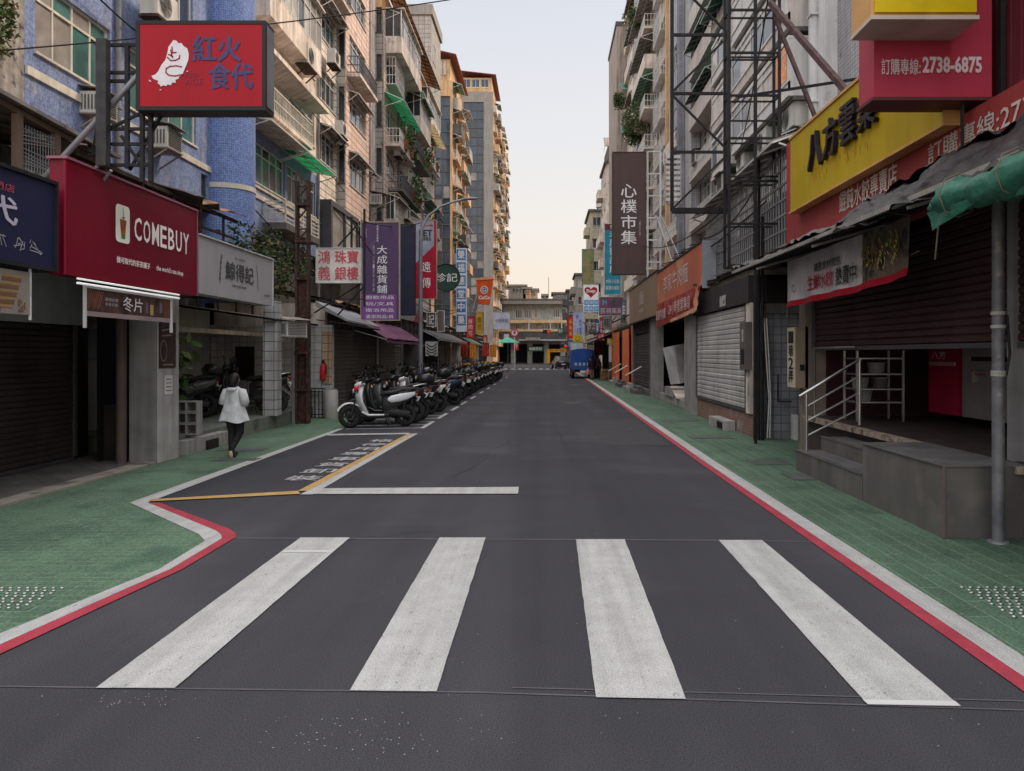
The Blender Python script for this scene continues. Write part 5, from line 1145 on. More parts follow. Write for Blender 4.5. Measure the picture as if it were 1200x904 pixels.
for k, (x, z) in enumerate(((4.2,5.6), (4.27,4.4), (4.12,3.3))): MB().tube([(x,15.1,.006),(x,15.1,z)], .03, 8).build('conduit', iron, t)
for k in range(3): x = 4.33+k*.05; MB().tube([(x-.08,15.1,2.4),(x-.03,15.1,1.6),(x+.04-k*.02,15.1,.8),(x-.02,15.08,.05)], .014, 6).build('hose', plaster_white if k else iron, t)
MB().tube([(4.62,15.25,.75),(4.62,15.25,1.3)], .012, 5).tube([(4.62,15.25,.76),(4.9,15.25,.76)], .012, 5).build('small_pipe', iron, t)
t = thing('meter_box', 'tall dark electric box fixed beside the light grey shutter', 'box'); MB().box(4.05, 4.19, 15.55, 16.0, 1.38, 2.35).build('casing', M('meter_grey', (.15,.13,.12), .5, .3, var=.2), t); MB().box(4.03,4.048,15.65,15.85,1.5,1.8).build('door', iron, t); MB().box(4.04,4.049,15.7,15.8,1.95,2.2).build('label_plate', plaster, t)
# shop 2: light shutter
f4 = FRr(4.2); brickm = M('brick_base', (.25,.13,.10), .8, brick=(.24,.07,.01,(.2,.17,.15),.5), stain=((.3,.27,.25), 2, .6))
t = thing('shutter_shop', 'closed shop with a pale grey roller shutter above a low brick base', 'shop')
MB().box(4.2, 4.5, 15.55, 21.4, .006, .47).build('brick_base', brickm, t); shutter(t, f4, -21.1, -16.0, .55, 2.72, shut_light, .11, box=False)
MB().box(4.12, 4.5, 15.6, 21.4, 2.75, 3.3).build('fascia', M('fascia_dark', (.035,.03,.035), .6, var=.3), t); MB().box(4.22, 8.4, 15.55, 21.4, 3.31, 3.45).build('roof', tin, t); MB().box(4.5, 8.4, 15.6, 21.4, .006, 3.2).build('rear_wall', dark_in, t)
MB().box(4.12, 4.3, 21.18, 22.7, .006, 3.3).build('pillar', M('pillar_grey', (.28,.27,.26), .8, streak=.3), t); MB().box(4.15, 4.25, 15.56, 15.9, .48, 2.74).build('frame_post', plaster, t)
MB().quad(*[f4.p(u,v,.09) for u, v in ((-18.1,2.8),(-17.5,2.8),(-17.5,3.05),(-18.1,3.05))]).build('small_notice', M('notice_worn', (.4,.38,.36), .6, stain=((.15,.14,.14), 14, .5)), t)
t = thing('concrete_block_step', 'pale concrete block with a dark hollow at the foot of the shutter', 'block'); MB().box(3.92, 4.18, 16.9, 18.4, .006, .22).build('block', concrete, t); MB().box(3.905, 3.918, 17.0, 17.5, .04, .18).build('hollow', black, t)
# shop 3: open front with the leaning white fridge
t = thing('noodle_shop', 'open dark shop front under the orange noodle sign', 'shop')
MB().box(4.3, 8.3, 22.75, 30, .006, .25).build('floor', concrete, t); MB().box(7.6, 8.4, 22.7, 36.9, .26, 3.3).build('rear_wall', M('maroon_interior', (.05,.012,.02), .8), t)
MB().box(4.15, 4.5, 29.2, 30.3, .006, 3.4).build('pillar', M('pillar_grey', (.28,.27,.26)), t); MB().box(4.1, 8.4, 22.7, 36.9, 3.35, 3.5).build('roof', tin, t); MB().box(4.15, 4.25, 22.72, 22.9, .01, 3.3).build('door_frame', plaster_white, t)
t = thing('leaning_fridge', 'white fridge body leaning tilted in the open shop front', 'fridge'); c = Vector((4.6,26.6,1.35)); mb = MB(); Rm = Matrix.Rotation(R(-12), 3, 'Y')@Matrix.Rotation(R(25), 3, 'Z')
P = [c+Rm@Vector(p) for p in ((-.28,-.3,-.65),(.28,-.3,-.65),(.28,.3,-.65),(-.28,.3,-.65),(-.28,-.3,.65),(.28,-.3,.65),(.28,.3,.65),(-.28,.3,.65))]; mb.hexa(P); mb.build('casing', plaster_white, t)
P = [c+Rm@Vector(p) for p in ((-.25,-.33,-.2),(.25,-.33,-.2),(.25,-.305,-.2),(-.25,-.305,-.2),(-.25,-.33,.6),(.25,-.33,.6),(.25,-.305,.6),(-.25,-.305,.6))]; MB().hexa(P).build('door', alu, t)
t = thing('pallet_stack', 'pale panels and boards stacked under the leaning fridge', 'boards'); mb = MB(); mb.box(4.25,5.1,25.7,27.4,.252,.55); mb.build('panel', concrete, t); MB().hexa([(4.2,24.6,.26),(4.8,24.6,.26),(4.9,26.4,.56),(4.3,26.4,.56),(4.2,24.6,.3),(4.8,24.6,.3),(4.9,26.4,.6),(4.3,26.4,.6)]).build('board', plaster, t)
def rshop(lab, y0, y1, kind, m=shut_mid, pm=conc_dark, aw=None):
    t = thing('shop', lab, 'shop')
    for y in (y0, y1-.4): MB().box(4.18, 4.6, y+.01, y+.39, .006, 3.2).build('pillar', pm, t)
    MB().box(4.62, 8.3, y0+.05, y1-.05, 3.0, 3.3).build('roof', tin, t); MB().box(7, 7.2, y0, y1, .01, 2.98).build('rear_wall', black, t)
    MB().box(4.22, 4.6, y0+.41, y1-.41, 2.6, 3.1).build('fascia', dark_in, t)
    if kind == 'shut': shutter(t, FRr(4.3), -y1+.5, -y0-.5, .3, 2.58, m, .12, box=False); MB().box(4.1, 4.6, y0+.42, y1-.42, .006, .24).build('threshold', conc_dark, t)
    else: MB().box(5, 6.9, y0+.6, y1-.6, .01, 1.0).build('counter', tin_rust, t)
    if aw: awning(t, FRr(4.2), -y1, -y0, 3.0, 1.2, .5, aw, iron)
rshop('shop with a dark shutter beneath the brown name board', 30.6, 36.8, 'shut', shut_dark); rshop('shop between two bright orange pillars', 36.9, 47.8, 'shut', shut_dark, orange_p); MB().box(4.13, 4.17, 38.2, 41.2, .2, 2.95).solo('orange_panel', orange_p, 'bright orange board wall, nearer of the two beyond the brown sign', 'wall'); MB().box(4.13, 4.17, 43.2, 47.4, .2, 2.95).solo('orange_panel', orange_p, 'bright orange board wall, farther of the two beside the dark stalls', 'wall')
rshop('dark stall front behind the blue truck', 47.9, 56, 'open', aw=black_tarp); rshop('far shop with a grey awning beyond the blue truck', 56.1, 66, 'open', aw=grey_tarp); rshop('last shop front on the right before the junction', 66.1, 78, 'shut', shut_mid, plaster_warm)
for i, (y, l) in enumerate(((32.2,'grey stone step before the dark shutter'), (35.5,'second grey step along the right shops'), (39.2,'step at the first orange pillar'), (43.5,'step at the second orange pillar'))):
    mb = MB(); mb.box(3.75, 4.09, y, y+1.8, .006, .17); mb.box(3.92, 4.09, y+.1, y+1.7, .171, .32); mb.solo('stone_step', concrete if i%2 else conc_dark, l, 'step', 'steps at the shop doors')
for i, y in enumerate((33.5, 38.6, 42.5)):
    t = thing('ramp_rail', ('white sloping rail at the dark shutter', 'white sloping rail at the near orange pillar', 'white sloping rail at the far orange pillar')[i], 'rail', 'sloping rails by the shop steps'); MB().tube([(3.5,y,.75),(4.2,y,1.15)], .03, 8).build('bar', plaster_white, t); MB().tube([(3.5,y,.01),(3.5,y,.75)], .02, 6).build('post', steel_rail, t)
# tin roofs on the right
for i, (y0, y1, z, l) in enumerate(((13.5,21.3,3.55,'patched tin roof above the pale shutter shop'), (21.4,36.9,4.75,'tin roof behind the orange and brown name boards'), (37,56,3.7,'rusty tin roof over the orange pillared shop'), (56.1,80,3.7,'far tin roof of the right hand shops'))):
    t = thing('tin_roof', l, 'roof'); mb = MB(); random.seed(60+i); n = int((y1-y0)/.5)
    for k in range(n): a = y0+(y1-y0)*k/n; b = a+(y1-y0)/n; d = random.uniform(-.15,.1); mb.cur = random.randrange(2); mb.quad((4.1+d,a,z),(4.1+d,b,z+.02),(8.48,b,z+.8),(8.48,a,z+.8))
    mb.build('sheet_metal', [tin, tin_rust], t); MB().bar((4.15,y0,z-.07),(4.15,y1,z-.07),.06).build('edge_beam', rust, t)
# rooftop cage between the shutter shop and the lattice (the dark grilles)
t = thing('roof_cage', 'dark mesh cage on the low roof behind the steel lattice', 'cage'); grille(t, FRr(5.2), -21.0, -13.6, 3.7, 5.4, .8, .17, galv, 6, 'mesh'); MB().box(5.3, 8.3, 13.7, 21, 3.9, 5.3).build('inner_wall', conc_dark, t)
awning(t, FRr(5.0), -21.2, -13.5, 5.8, 1.0, .35, tin)
# ---- steel lattices
def lat(lab, Yp, x0, x1, z0, z1, n, dep, w=.06, diag=True, m=iron, cat='frame'):
    t = thing('sign_lattice', lab, cat); mb = MB()
    for y in ((Yp, Yp+dep) if dep else (Yp,)):
        for x in (x0, x1): mb.bar((x,y,z0),(x,y,z1),w)
    mb.build('upright', m, t); h = (z1-z0)/n
    for k in range(n+1):
        b = MB(); d = MB(); z = z0+h*k; b.bar((x0,Yp,z),(x1,Yp,z),w*.8 if k else w*1.6)
        if dep: b.bar((x0,Yp,z),(x0,Yp+dep,z),w*.6); b.bar((x1,Yp,z),(x1,Yp+dep,z),w*.6); b.bar((x0,Yp+dep,z),(x1,Yp+dep,z),w*.6)
        b.build('crossbar', m, t)
        if diag and k < n: d.bar((x0 if k%2 == 0 else x1,Yp,z+.03),(x1 if k%2 == 0 else x0,Yp,z+h-.03),w*.6); d.build('brace', m, t)
    return t
t = lat('tall black steel lattice with zigzag braces hanging over the right pavement', 17.7, 2.92, 4.22, 5.0, 10.4, 4, 0, .075)
MB().bar((2.92,17.7,4.9),(2.92,17.7,10.6),.07).build('rusty_upright', M('rust_pale', (.28,.20,.15), .8, var=.4, vs=6), t) if False else None
t = lat('black ladder like sign frame next to the lattice above the pale shutter', 14.5, 3.47, 4.42, 3.35, 9.0, 7, .35, .05, diag=False)
mb = MB(); mb.bar((3.97,14.5,.01),(3.97,14.5,9),.05); mb.bar((4.05,14.85,3),(4.05,14.85,9),.04)
for z in (5.05, 6.1, 7.3): mb.bar((3.47,14.5,z),(4.42,14.5,z),.03)
mb.build('middle_post', iron, t)
m2 = M('strut_rust', (.075,.045,.045), .7, var=.4, vs=6)
t = thing('sign_strut', 'long dark steel strut slanting from the ladder frame to the yellow sign', 'strut'); MB().bar((4.05,13.8,8.0),(4.45,11.0,5.3),.085).build('beam', m2, t); MB().box(4.35,4.55,10.95,11.15,5.2,5.3).build('foot_plate', iron, t)
t = thing('sign_strut', 'thinner rusty strut slanting inside the longer one', 'strut'); MB().bar((4.1,13.7,7.7),(4.6,12.8,5.4),.06).build('beam', m2, t); MB().bar((3.5,13.9,6.35),(4.9,12.0,6.0),.04).build('tie_bar', iron, t)
# white ladder frame behind the brown sign
t = lat('white painted ladder frame holding the brown vertical sign', 31.9, 4.25, 4.78, 4.6, 10.1, 6, 0, .07, False, plaster_white); mb = MB(); mb.bar((4.6,31.8,7.4),(5.0,29.6,4.9),.06); mb.bar((4.8,31.8,7.4),(5.25,29.6,5.2),.05); mb.build('strut', galv, t)
t = thing('vent_louvre', 'white louvred panel behind the white ladder frame', 'louvre'); mb = MB()
for k in range(9): z = 8.0+k*.22; mb.box(4.95, 5.55, 31.6, 31.65, z, z+.12)
mb.build('slat', plaster_white, t); mb = MB(); mb.box(4.9,4.94,31.58,31.66,7.9,10); mb.box(5.56,5.6,31.58,31.66,7.9,10); mb.build('frame', galv, t)
# AC units on the right
for a in (('out', 8.0, 30.6, 8.95, -90, 'outdoor unit above the green tarpaulin behind the ladder frame', 1.5), ('out', 7.9, 27.2, 8.7, -90, 'outdoor unit in the middle above the green tarpaulin', 1.5), ('out', 8.0, 24.6, 8.75, -90, 'outdoor unit nearest the yellow sign edge', 1.5), ('win', 8.1, 33.9, 8.9, -90, 'unit at the far end above the black sheet', 1.4), ('win', 8.1, 40.0, 11.6, -90, 'unit by the balconies beside the round grey column', 1.3)): ac(*a)
# ------------------------------------------------------------------ signs, left row
W_ = M('letter_white', (.72,.72,.74), .45, var=.05); LGT = M('letter_grey', (.45,.43,.48), .5); RED_L = M('letter_red', (.50,.08,.10), .5); K_ = blk; NVY = M('letter_navy', (.05,.06,.16), .5)
f53 = FL(-5.3); edge_k = M('edge_black', (.02,.02,.025), .5); edge_w = M('edge_white', (.55,.55,.56), .5, streak=.2)
# navy sign at the left edge
nav = paint('sign_navy', (38,42,72), .4, var=.06, streak=.1)
t = thing('navy_sign', 'dark navy box sign with pale brush characters cut by the left edge', 'sign')
MB().fbox(f53, 5.2, 8.28, 2.62, 3.52, -.3, 0).build('casing', nav, t); mb = MB(); mb.fbox(f53, 5.2, 8.32, 3.522, 3.56, -.31, .03); mb.fbox(f53, 5.2, 8.32, 2.58, 2.618, -.31, .03); mb.fbox(f53, 8.285, 8.32, 2.62, 3.52, -.31, .03); mb.build('frame', edge_k, t)
MB().text(f53, '紅火食代', 5.6, 2.98, 7.70, 3.25, .008, bold=.05).build('lettering', M('letter_lilac', (.50,.46,.58), .5), t); MB().text(f53, '食品專門店', 6.9, 3.30, 7.66, 3.38, .008).build('lettering', RED_L, t)
random.seed(2); mb = MB()
for u in (6.95, 7.35, 7.62, 7.9):
    for k in range(7): mb.strokes(f53, [[(u+random.uniform(-.02,.2), 2.78+random.uniform(-.05,.1)) for _ in range(2)]], .008, .008)
mb.build('food_drawing', LGT, t)
t = thing('food_banner', 'cream banner with a picture of fried food hanging below the navy sign', 'banner'); fb_ = FL(-5.32)
MB().fbox(fb_, 5.6, 7.92, 2.10, 2.54, -.005, .005).build('cloth', paint('banner_cream', (140,132,125), .8, var=.08, vs=4), t)
mb = MB()
for k in range(9): u = 7.45+.25*math.sin(k*.5)*.3; mb.cur = k%2; mb.fbox(fb_, 7.42+k*.012, 7.66+k*.018, 2.16+k*.038, 2.19+k*.038, .0055, .009)
for k in range(14): mb.cur = 1; mb.fbox(fb_, 7.3+.04*(k%5), 7.33+.04*(k%5), 2.13+.02*(k%3), 2.15+.02*(k%3), .006, .009); mb.fbox(fb_, 7.74+.03*(k%4), 7.76+.03*(k%4), 2.13+.025*(k%5), 2.15+.025*(k%5), .006, .009)
mb.build('food_picture', [M('food_tan', (.32,.20,.09), .6), M('food_dark', (.18,.10,.05), .6)], t); MB().text(fb_, '7', 7.24, 2.22, 7.30, 2.34, .008, bold=.02).build('lettering', K_, t); MB().bar(fb_.p(7.93,2.05,0), fb_.p(7.93,2.58,0), .02).build('pole', edge_w, t)
# crimson tea shop sign
crim = paint('sign_crimson', (122,6,38), .4, var=.10, vs=.9, coat=.1, streak=.18)
t = thing('tea_shop_sign', 'crimson box sign with white COMEBUY letters and a drink cup badge', 'sign')
mb = MB(); mb.fbox(f53, 8.52, 11.68, 2.58, 3.86, -.2, 0)
rg = []
for k in range(7): a = k/6*math.pi/2; rg.append((8.52-.03*math.sin(a), -.03*(1-math.cos(a))))
for (a, w1), (b, w2) in zip(rg[:-1], rg[1:]): mb.quad(f53.p(a,2.58,w1), f53.p(b,2.58,w2), f53.p(b,3.84,w2), f53.p(a,3.86,w1))
mb.build('casing', crim, t); m = MB(); m.fbox(f53, 8.48, 11.7, 3.862, 3.89, -.21, .02); m.fbox(f53, 11.682, 11.70, 2.58, 3.86, -.35, .01); m.build('trim', M('trim_pink', (.32,.12,.17), .5), t)
cl = M('letter_warm_white', (.78,.74,.70), .4, var=.04, emit=.12); m = MB(); [m.text(f53, ch, 9.88+i*.222, 3.17+.0*i, 9.88+i*.222+(.178 if ch != 'M' else .188), 3.47, .014, bold=.012) for i, ch in enumerate('COMEBUY')]; m.build('lettering', cl, t)
MB().text(f53, '做可取代的茶茶鋪子', 9.48, 2.83, 10.28, 2.91, .010, bold=.02).text(f53, 'the world\'s tea shop', 10.45, 2.82, 11.22, 2.91, .010, bold=.015).build('small_lettering', cl, t)
m = MB(); rr = []
for cx, cy, a0 in ((9.715,3.50,0), (9.515,3.50,90), (9.515,3.15,180), (9.715,3.15,270)):
    for k in range(5): a = R(a0+k*22.5); rr.append(f53.p(cx+.06*math.cos(a), cy+.06*math.sin(a), .012))
m.poly(rr); bd = m.build('badge', M('badge_cream', (.72,.72,.62), .5, emit=.1), t)
m = MB(); m.cur = 0; m.add([f53.p(u,v,.016) for u, v in ((9.575,3.14),(9.655,3.14),(9.69,3.38),(9.54,3.38))], [(0,1,2,3)]); m.cur = 1; m.add([f53.p(u,v,.018) for u, v in ((9.575,3.145),(9.655,3.145),(9.665,3.2),(9.565,3.2))], [(0,1,2,3)]); m.cur = 2
m.strokes(f53, [[(9.62,3.38),(9.605,3.52)], [(9.56,3.35),(9.60,3.25)], [(9.64,3.3),(9.66,3.36)], [(9.58,3.4),(9.65,3.41)]], .012, .02); m.build('cup_picture', [M('cup_amber', (.38,.10,.02), .5), M('cup_green', (.10,.22,.05), .5), M('cup_line', (.10,.05,.03), .5)], bd)
t = thing('light_tube', 'pair of white light tubes under the crimson sign', 'light'); tb = M('lit_tube', (.80,.80,.78), .3, emit=.5)
MB().tube([(-5.27,8.65,2.55),(-5.27,11.05,2.55)], .012, 6).build('upper_tube', tb, t); MB().tube([(-5.27,8.65,2.50),(-5.27,11.05,2.50)], .014, 6).build('lower_tube', tb, t)
t = thing('tea_banner', 'dark brown drink banner with two white characters hanging over the tea shop door', 'banner'); MB().fbox(f53, 8.86, 10.85, 2.20, 2.46, -.006, 0).build('cloth', M('banner_brown', (.07,.038,.032), .6, var=.6, vs=7), t)
MB().fbox(f53, 8.86, 10.85, 2.14, 2.198, -.006, .002).build('lower_hem', M('hem_grey', (.28,.22,.22), .6), t); MB().text(f53, '冬片', 9.63, 2.24, 10.1, 2.42, .006, bold=.01).build('lettering', W_, t); MB().text(f53, '嚴選台灣', 9.24, 2.34, 9.52, 2.38, .005).text(f53, '冬季好茶', 9.24, 2.28, 9.52, 2.32, .005).build('small_lettering', LGT, t)
mb = MB(); mb.cur = 0; mb.fbox(f53, 10.3, 10.38, 2.22, 2.36, .001, .005); mb.cur = 1; mb.fbox(f53, 10.18, 10.25, 2.24, 2.38, .001, .005); mb.fbox(f53, 10.55, 10.62, 2.26, 2.4, .001, .005)
for k in range(8): mb.cur = 2; mb.strokes(f53, [[(8.9+k*.03,2.22+.02*(k%3)),(8.92+k*.04,2.44)]], .012, .005); mb.strokes(f53, [[(10.66+k*.02,2.2),(10.66+k*.022,2.44)]], .008, .005)
mb.build('picture', [M('pic_yellow', (.45,.33,.15), .6), M('pic_navy', (.16,.10,.14), .6), M('pic_orange', (.25,.10,.05), .6)], t)
mb = MB()
for y in (8.84, 10.88): mb.bar((-5.3,y,2.0),(-5.3,y,2.52),.03)
mb.bar((-5.3,8.84,2.475),(-5.3,10.88,2.475),.02); mb.build('frame', edge_w, t)
# white sign
t = thing('white_shop_sign', 'white box sign with three black brush characters next to the crimson sign', 'sign'); ws = paint('sign_white', (168,166,170), .5, var=.06, vs=1.2, streak=.12)
MB().fbox(f53, 11.75, 14.9, 2.63, 3.52, -.25, 0).build('casing', ws, t); m = MB(); m.fbox(f53, 11.74, 14.95, 3.522, 3.545, -.26, .03); m.fbox(f53, 14.902, 14.93, 2.63, 3.52, -.25, .02); m.build('trim', edge_w, t)
kk = M('letter_charcoal', (.07,.07,.075), .6); MB().text(f53, '鯨得記', 12.72, 2.95, 13.93, 3.25, .008, bold=.045).text(f53, 'LIN DE KEE', 12.98, 2.84, 13.6, 2.88, .008, bold=.02).text(f53, '私人廚房', 13.1, 3.31, 13.55, 3.36, .008).text(f53, '外帶專線', 14.45, 2.78, 14.75, 2.83, .008).build('lettering', kk, t)
m = MB()
for s in (-1, 1): m.strokes(f53, [[(13.33+s*(.78+.05*math.cos(a/6*2)), 3.1+.24*math.sin(-1.2+a/6*2.4)) for a in range(7)]], .03 if s > 0 else .05, .008)
m.build('wreath', M('wreath_pinkgrey', (.30,.22,.22), .6), t)
# red hanging sign on its truss
f9 = FC(9.0); redh = paint('sign_red', (160,12,32), .45, var=.05, vs=1.5)
t = thing('red_hanging_sign', 'bright red hanging box sign with white brush drawn face and navy characters', 'sign')
MB().box(-4.79, -3.27, 9.0, 9.26, 4.55, 5.60).build('casing', M('casing_dark', (.045,.035,.04), .5), t); MB().quad(f9.p(-4.745,4.60,.014), f9.p(-3.315,4.60,.014), f9.p(-3.315,5.555,.014), f9.p(-4.745,5.555,.014)).build('face_panel', redh, t)
m = MB(); 
for a, b, c, d in ((-4.79,-3.27,4.55,4.598), (-4.79,-3.27,5.557,5.60), (-4.79,-4.747,4.60,5.555), (-3.313,-3.27,4.60,5.555)): m.fbox(f9, a, b, c, d, .001, .02)
m.build('frame', edge_k, t); MB().box(-3.268,-3.262,9.02,9.24,4.6,5.55).build('end_panel', M('panel_grey', (.22,.22,.23), .5), t)
nb_ = M('letter_slate', (.055,.055,.15), .5); MB().text(f9, '紅火', -4.12, 5.12, -3.56, 5.42, .02, bold=.05).text(f9, '食代', -3.93, 4.80, -3.42, 5.10, .02, bold=.05).build('lettering', nb_, t); MB().text(f9, 'RED', -4.21, 4.94, -4.06, 4.99, .02).text(f9, 'AGE', -4.21, 4.85, -4.0, 4.92, .02, bold=-.01).build('small_lettering', M('letter_darkred', (.22,.03,.05), .5), t)
sc_ = 9/900; P0 = lambda x, y: (((x)/4.286+140-639)*sc_, 1.7+(415-y/4.286)*sc_)   # outline traced on the sign face in metres
ol = [P0(*q) for q in ((275,205),(292,210),(300,222),(315,220),(325,235),(345,248),(352,275),(350,305),(338,335),(325,365),(322,380),(305,388),(300,400),(285,405),(288,420),(270,418),(262,432),(245,428),(240,436),(222,432),(212,440),(205,428),(195,420),(200,410),(185,405),(172,398),(165,385),(185,378),(200,360),(215,330),(235,305),(245,270),(250,240),(265,220))]
cxo = sum(q[0] for q in ol)/len(ol); cyo = sum(q[1] for q in ol)/len(ol); m = MB(); m.poly([f9.p(a,b,.02) for a, b in ol]); 
for dx, dy in ((155,408),(160,412),(210,455),(345,362)): a, b = P0(dx, dy); m.fbox(f9, a-.008, a+.008, b-.005, b+.005, .019, .021)
m.build('brush_face', M('brush_white', (.66,.64,.68), .5), t)
m = MB(); 
for pts in ([(262,255),(266,275),(272,292),(262,282),(250,278)], [(268,240),(272,270),(290,268)], [(245,292),(262,308),(285,308),(305,298),(308,282)], [(318,340),(290,335),(258,338),(240,348),(238,368),(252,382),(285,386),(322,378)]): m.strokes(f9, [[P0(*q) for q in pts]], .014, .024)
m.build('brush_lines', redh, t)
t = thing('sign_truss', 'dark steel truss rising behind the crimson sign to hold the red hanging sign', 'frame')
m = MB(); m.box(-5.27,-5.15,9.0,9.1,3.91,5.40); m.build('column', M('steel_weathered', (.05,.047,.05), .6, .2, var=.4, vs=5, streak=.4), t); m = MB()
for x in (-4.98, -4.80, -4.70): m.bar((x,9.15,3.75 if x > -4.85 else 3.91),(x,9.15,4.7 if x > -4.85 else 5.4),.045)
m.build('upright', iron, t); m = MB()
for z in (3.95,4.2,4.38,4.95,5.05,5.38): m.bar((-5.3,9.15,z),(-4.72 if z < 4.6 else -4.80,9.15,z),.035)
m.bar((-5.2,9.15,4.38),(-4.72,9.15,4.62),.03); m.bar((-4.78,9.15,3.9),(-5.05,9.15,4.3),.035); m.bar((-4.98,9.2,3.9),(-4.6,9.2,4.55),.03)
m.build('crossbar', iron, t); m = MB(); m.tube([(-6.35,9.4,3.62),(-4.82,9.1,5.0)], .035, 8); m.tube([(-5.75,9.35,3.6),(-5.25,9.2,4.1)], .02, 6); m.tube([(-5.55,9.3,3.55),(-5.2,9.2,3.9)], .02, 6); m.build('strut', galv, t)
m = MB(); m.tube([(-6.2,10.5,4.4),(-6.0,10.4,5.2),(-5.98,10.4,5.25),(-5.95,10.45,5.2),(-5.95,10.5,4.5)], .015, 6); m.solo('bent_rod', iron, 'bent black rod standing up from the roof left of the steel truss', 'rod')
# sign list: camera facing signs on the left row
fcam = lambda y: FC(y)
def S(name, lab, y, px0, px1, py0, py1, th, face, edge, texts=(), **k):
    x0 = (px0-639)/900*y; x1 = (px1-639)/900*y; z1 = 1.7+(415-py0)/900*y; z0 = 1.7+(415-py1)/900*y
    return sign(name, lab, FC(y), x0, x1, z0, z1, th, face, edge, texts, **k)
S('jewellery_sign', 'white sign with six red characters on black brackets above the tiled porch', 19.5, 370, 423.5, 290.5, 332, .16, paint('sign_ivory', (205,200,196), .5), edge_w,
  (('鴻', .05,.55,.32,.93, RED_L, dict(bold=.01)), ('義', .05,.08,.32,.48, RED_L, dict(bold=.01)), ('珠寶', .42,.56,.93,.92, RED_L, dict(bold=.03)), ('銀樓', .42,.09,.93,.46, RED_L, dict(bold=.03))), frame=.02)
t = thing('sign_bracket', 'black angle brackets around the white sign with red characters', 'bracket'); m = MB(); m.bar((-4.95,19.62,4.4),(-4.95,19.62,5.2),.05); m.bar((-4.62,19.62,2.9),(-4.62,19.62,5.4),.05); m.bar((-5.3,19.62,4.45),(-4.8,19.62,5.0),.035); m.bar((-5.9,19.62,2.75),(-4.7,19.62,3.5),.035); m.bar((-5.3,19.62,2.7),(-4.65,19.62,3.4),.035); m.bar((-5.95,19.62,3.1),(-4.6,19.62,3.1),.03); m.build('bars', iron, t)
pv = paint('sign_plum', (84,64,98), .5, var=.05); pl = paint('sign_violet', (124,78,140), .5, var=.05)
t = S('general_store_sign', 'tall plum coloured sign with five large white characters and a violet lower panel', 23, 422.5, 468.5, 260, 376, .14, pv, M('edge_tan', (.42,.33,.26), .6, streak=.3),
  (('大成雜貨鋪', .42,.27,.68,.765, W_, dict(vert=True, bold=.01)), ('百貨五金專門', .41,.79,.455,.97, W_, dict(vert=True)), ('DA CHENG', .10,.84,.16,.93, LGT, dict(bold=0)), ('日用雜貨一應俱全新鮮', .31,.29,.36,.76, LGT, dict(vert=True))), frame=.025)
x0 = (424.5-639)/900*23; x1 = (464.5-639)/900*23; zb = 1.7+(415-375)/900*23; zt = 1.7+(415-345)/900*23
fp = FC(23); MB().quad(fp.p(x0,zb,.004), fp.p(x1,zb,.004), fp.p(x1,zt,.004), fp.p(x0,zt,.004)).build('lower_panel', pl, t)
m = MB(); h = (zt-zb)/4
for i, s in enumerate(('清潔用品/具', '衛浴用品', '玩/文具', '廚飲用品')): m.text(fp, s, x0+.1, zb+h*i+h*.22, x1-.08, zb+h*i+h*.8, .008)
m.build('lettering', W_, t); m = MB(); m.strokes(fp, [[(x0+.42+.16*math.cos(a/3), zt+1.42+.17*math.sin(a/3)) for a in range(3, 16)], [(x0+.34,zt+1.5),(x0+.34,zt+1.3),(x0+.5,zt+1.3)]], .018, .006); m.build('emblem', M('emblem_lilac', (.2,.14,.24), .5), t)
sign('dark_panel_sign', 'blank dark navy panel between the plum sign and the telecom sign', FC(26), -4.92, -4.40, 3.0, 6.1, .12, M('panel_navy', (.022,.026,.05), .5), edge_k)
t = S('telecom_sign', 'vertical sign, grey top with FET and red lower part with two white characters', 28, 486, 512, 258, 350.5, .14, paint('sign_red_telecom', (165,22,48), .45), M('edge_tan', (.42,.33,.26)),
  (('遠', .32,.34,.72,.47, W_, dict(bold=.01)), ('傳', .32,.14,.72,.27, W_, dict(bold=.01)), ('FET', .2,.79,.8,.875, K_, dict(bold=.03)), ('遠傳電信', .24,.735,.74,.785, K_, dict(bold=.02))), frame=.02)
fp = FC(28); X0 = (487-639)/900*28; X1 = (508.5-639)/900*28; zt = 1.7+(415-259)/900*28; za = 1.7+(415-309)/900*28; zb = 1.7+(415-288)/900*28
MB().quad(fp.p(X0,za,.0015), fp.p(X1,zb,.0015), fp.p(X1,zt,.0015), fp.p(X0,zt,.0015)).build('grey_panel', paint('panel_silver', (150,154,168), .5), t); MB().strokes(fp, [[(X0+.15,zt-.18),(X0+.62,zt-.18),(X0+.55,zt-.13)]], .03, .006).build('arrow', M('arrow_red', (.35,.03,.05), .5), t)
# lower slanted telecom fascia
t = thing('fascia_sign', 'small white and red fascia board under the telecom sign', 'sign'); f52 = FL(-5.25); MB().fbox(f52, 27.6, 32.4, 3.0, 3.85, -.1, 0).build('board', paint('board_pale', (170,165,168), .5, streak=.2), t); MB().poly([f52.p(30.6,3.01,.004), f52.p(32.38,3.01,.004), f52.p(32.38,3.84,.004)]).build('red_corner', paint('board_red', (170,70,72), .5), t); MB().text(f52, '遠傳', 28.6, 3.2, 30.4, 3.55, .006).build('lettering', M('l_grey', (.25,.25,.27), .5), t); MB().fbox(f52, 27.45, 27.6, 2.9, 3.9, -.1, .01).build('end_strip', paint('board_crimson', (140,16,40)), t)
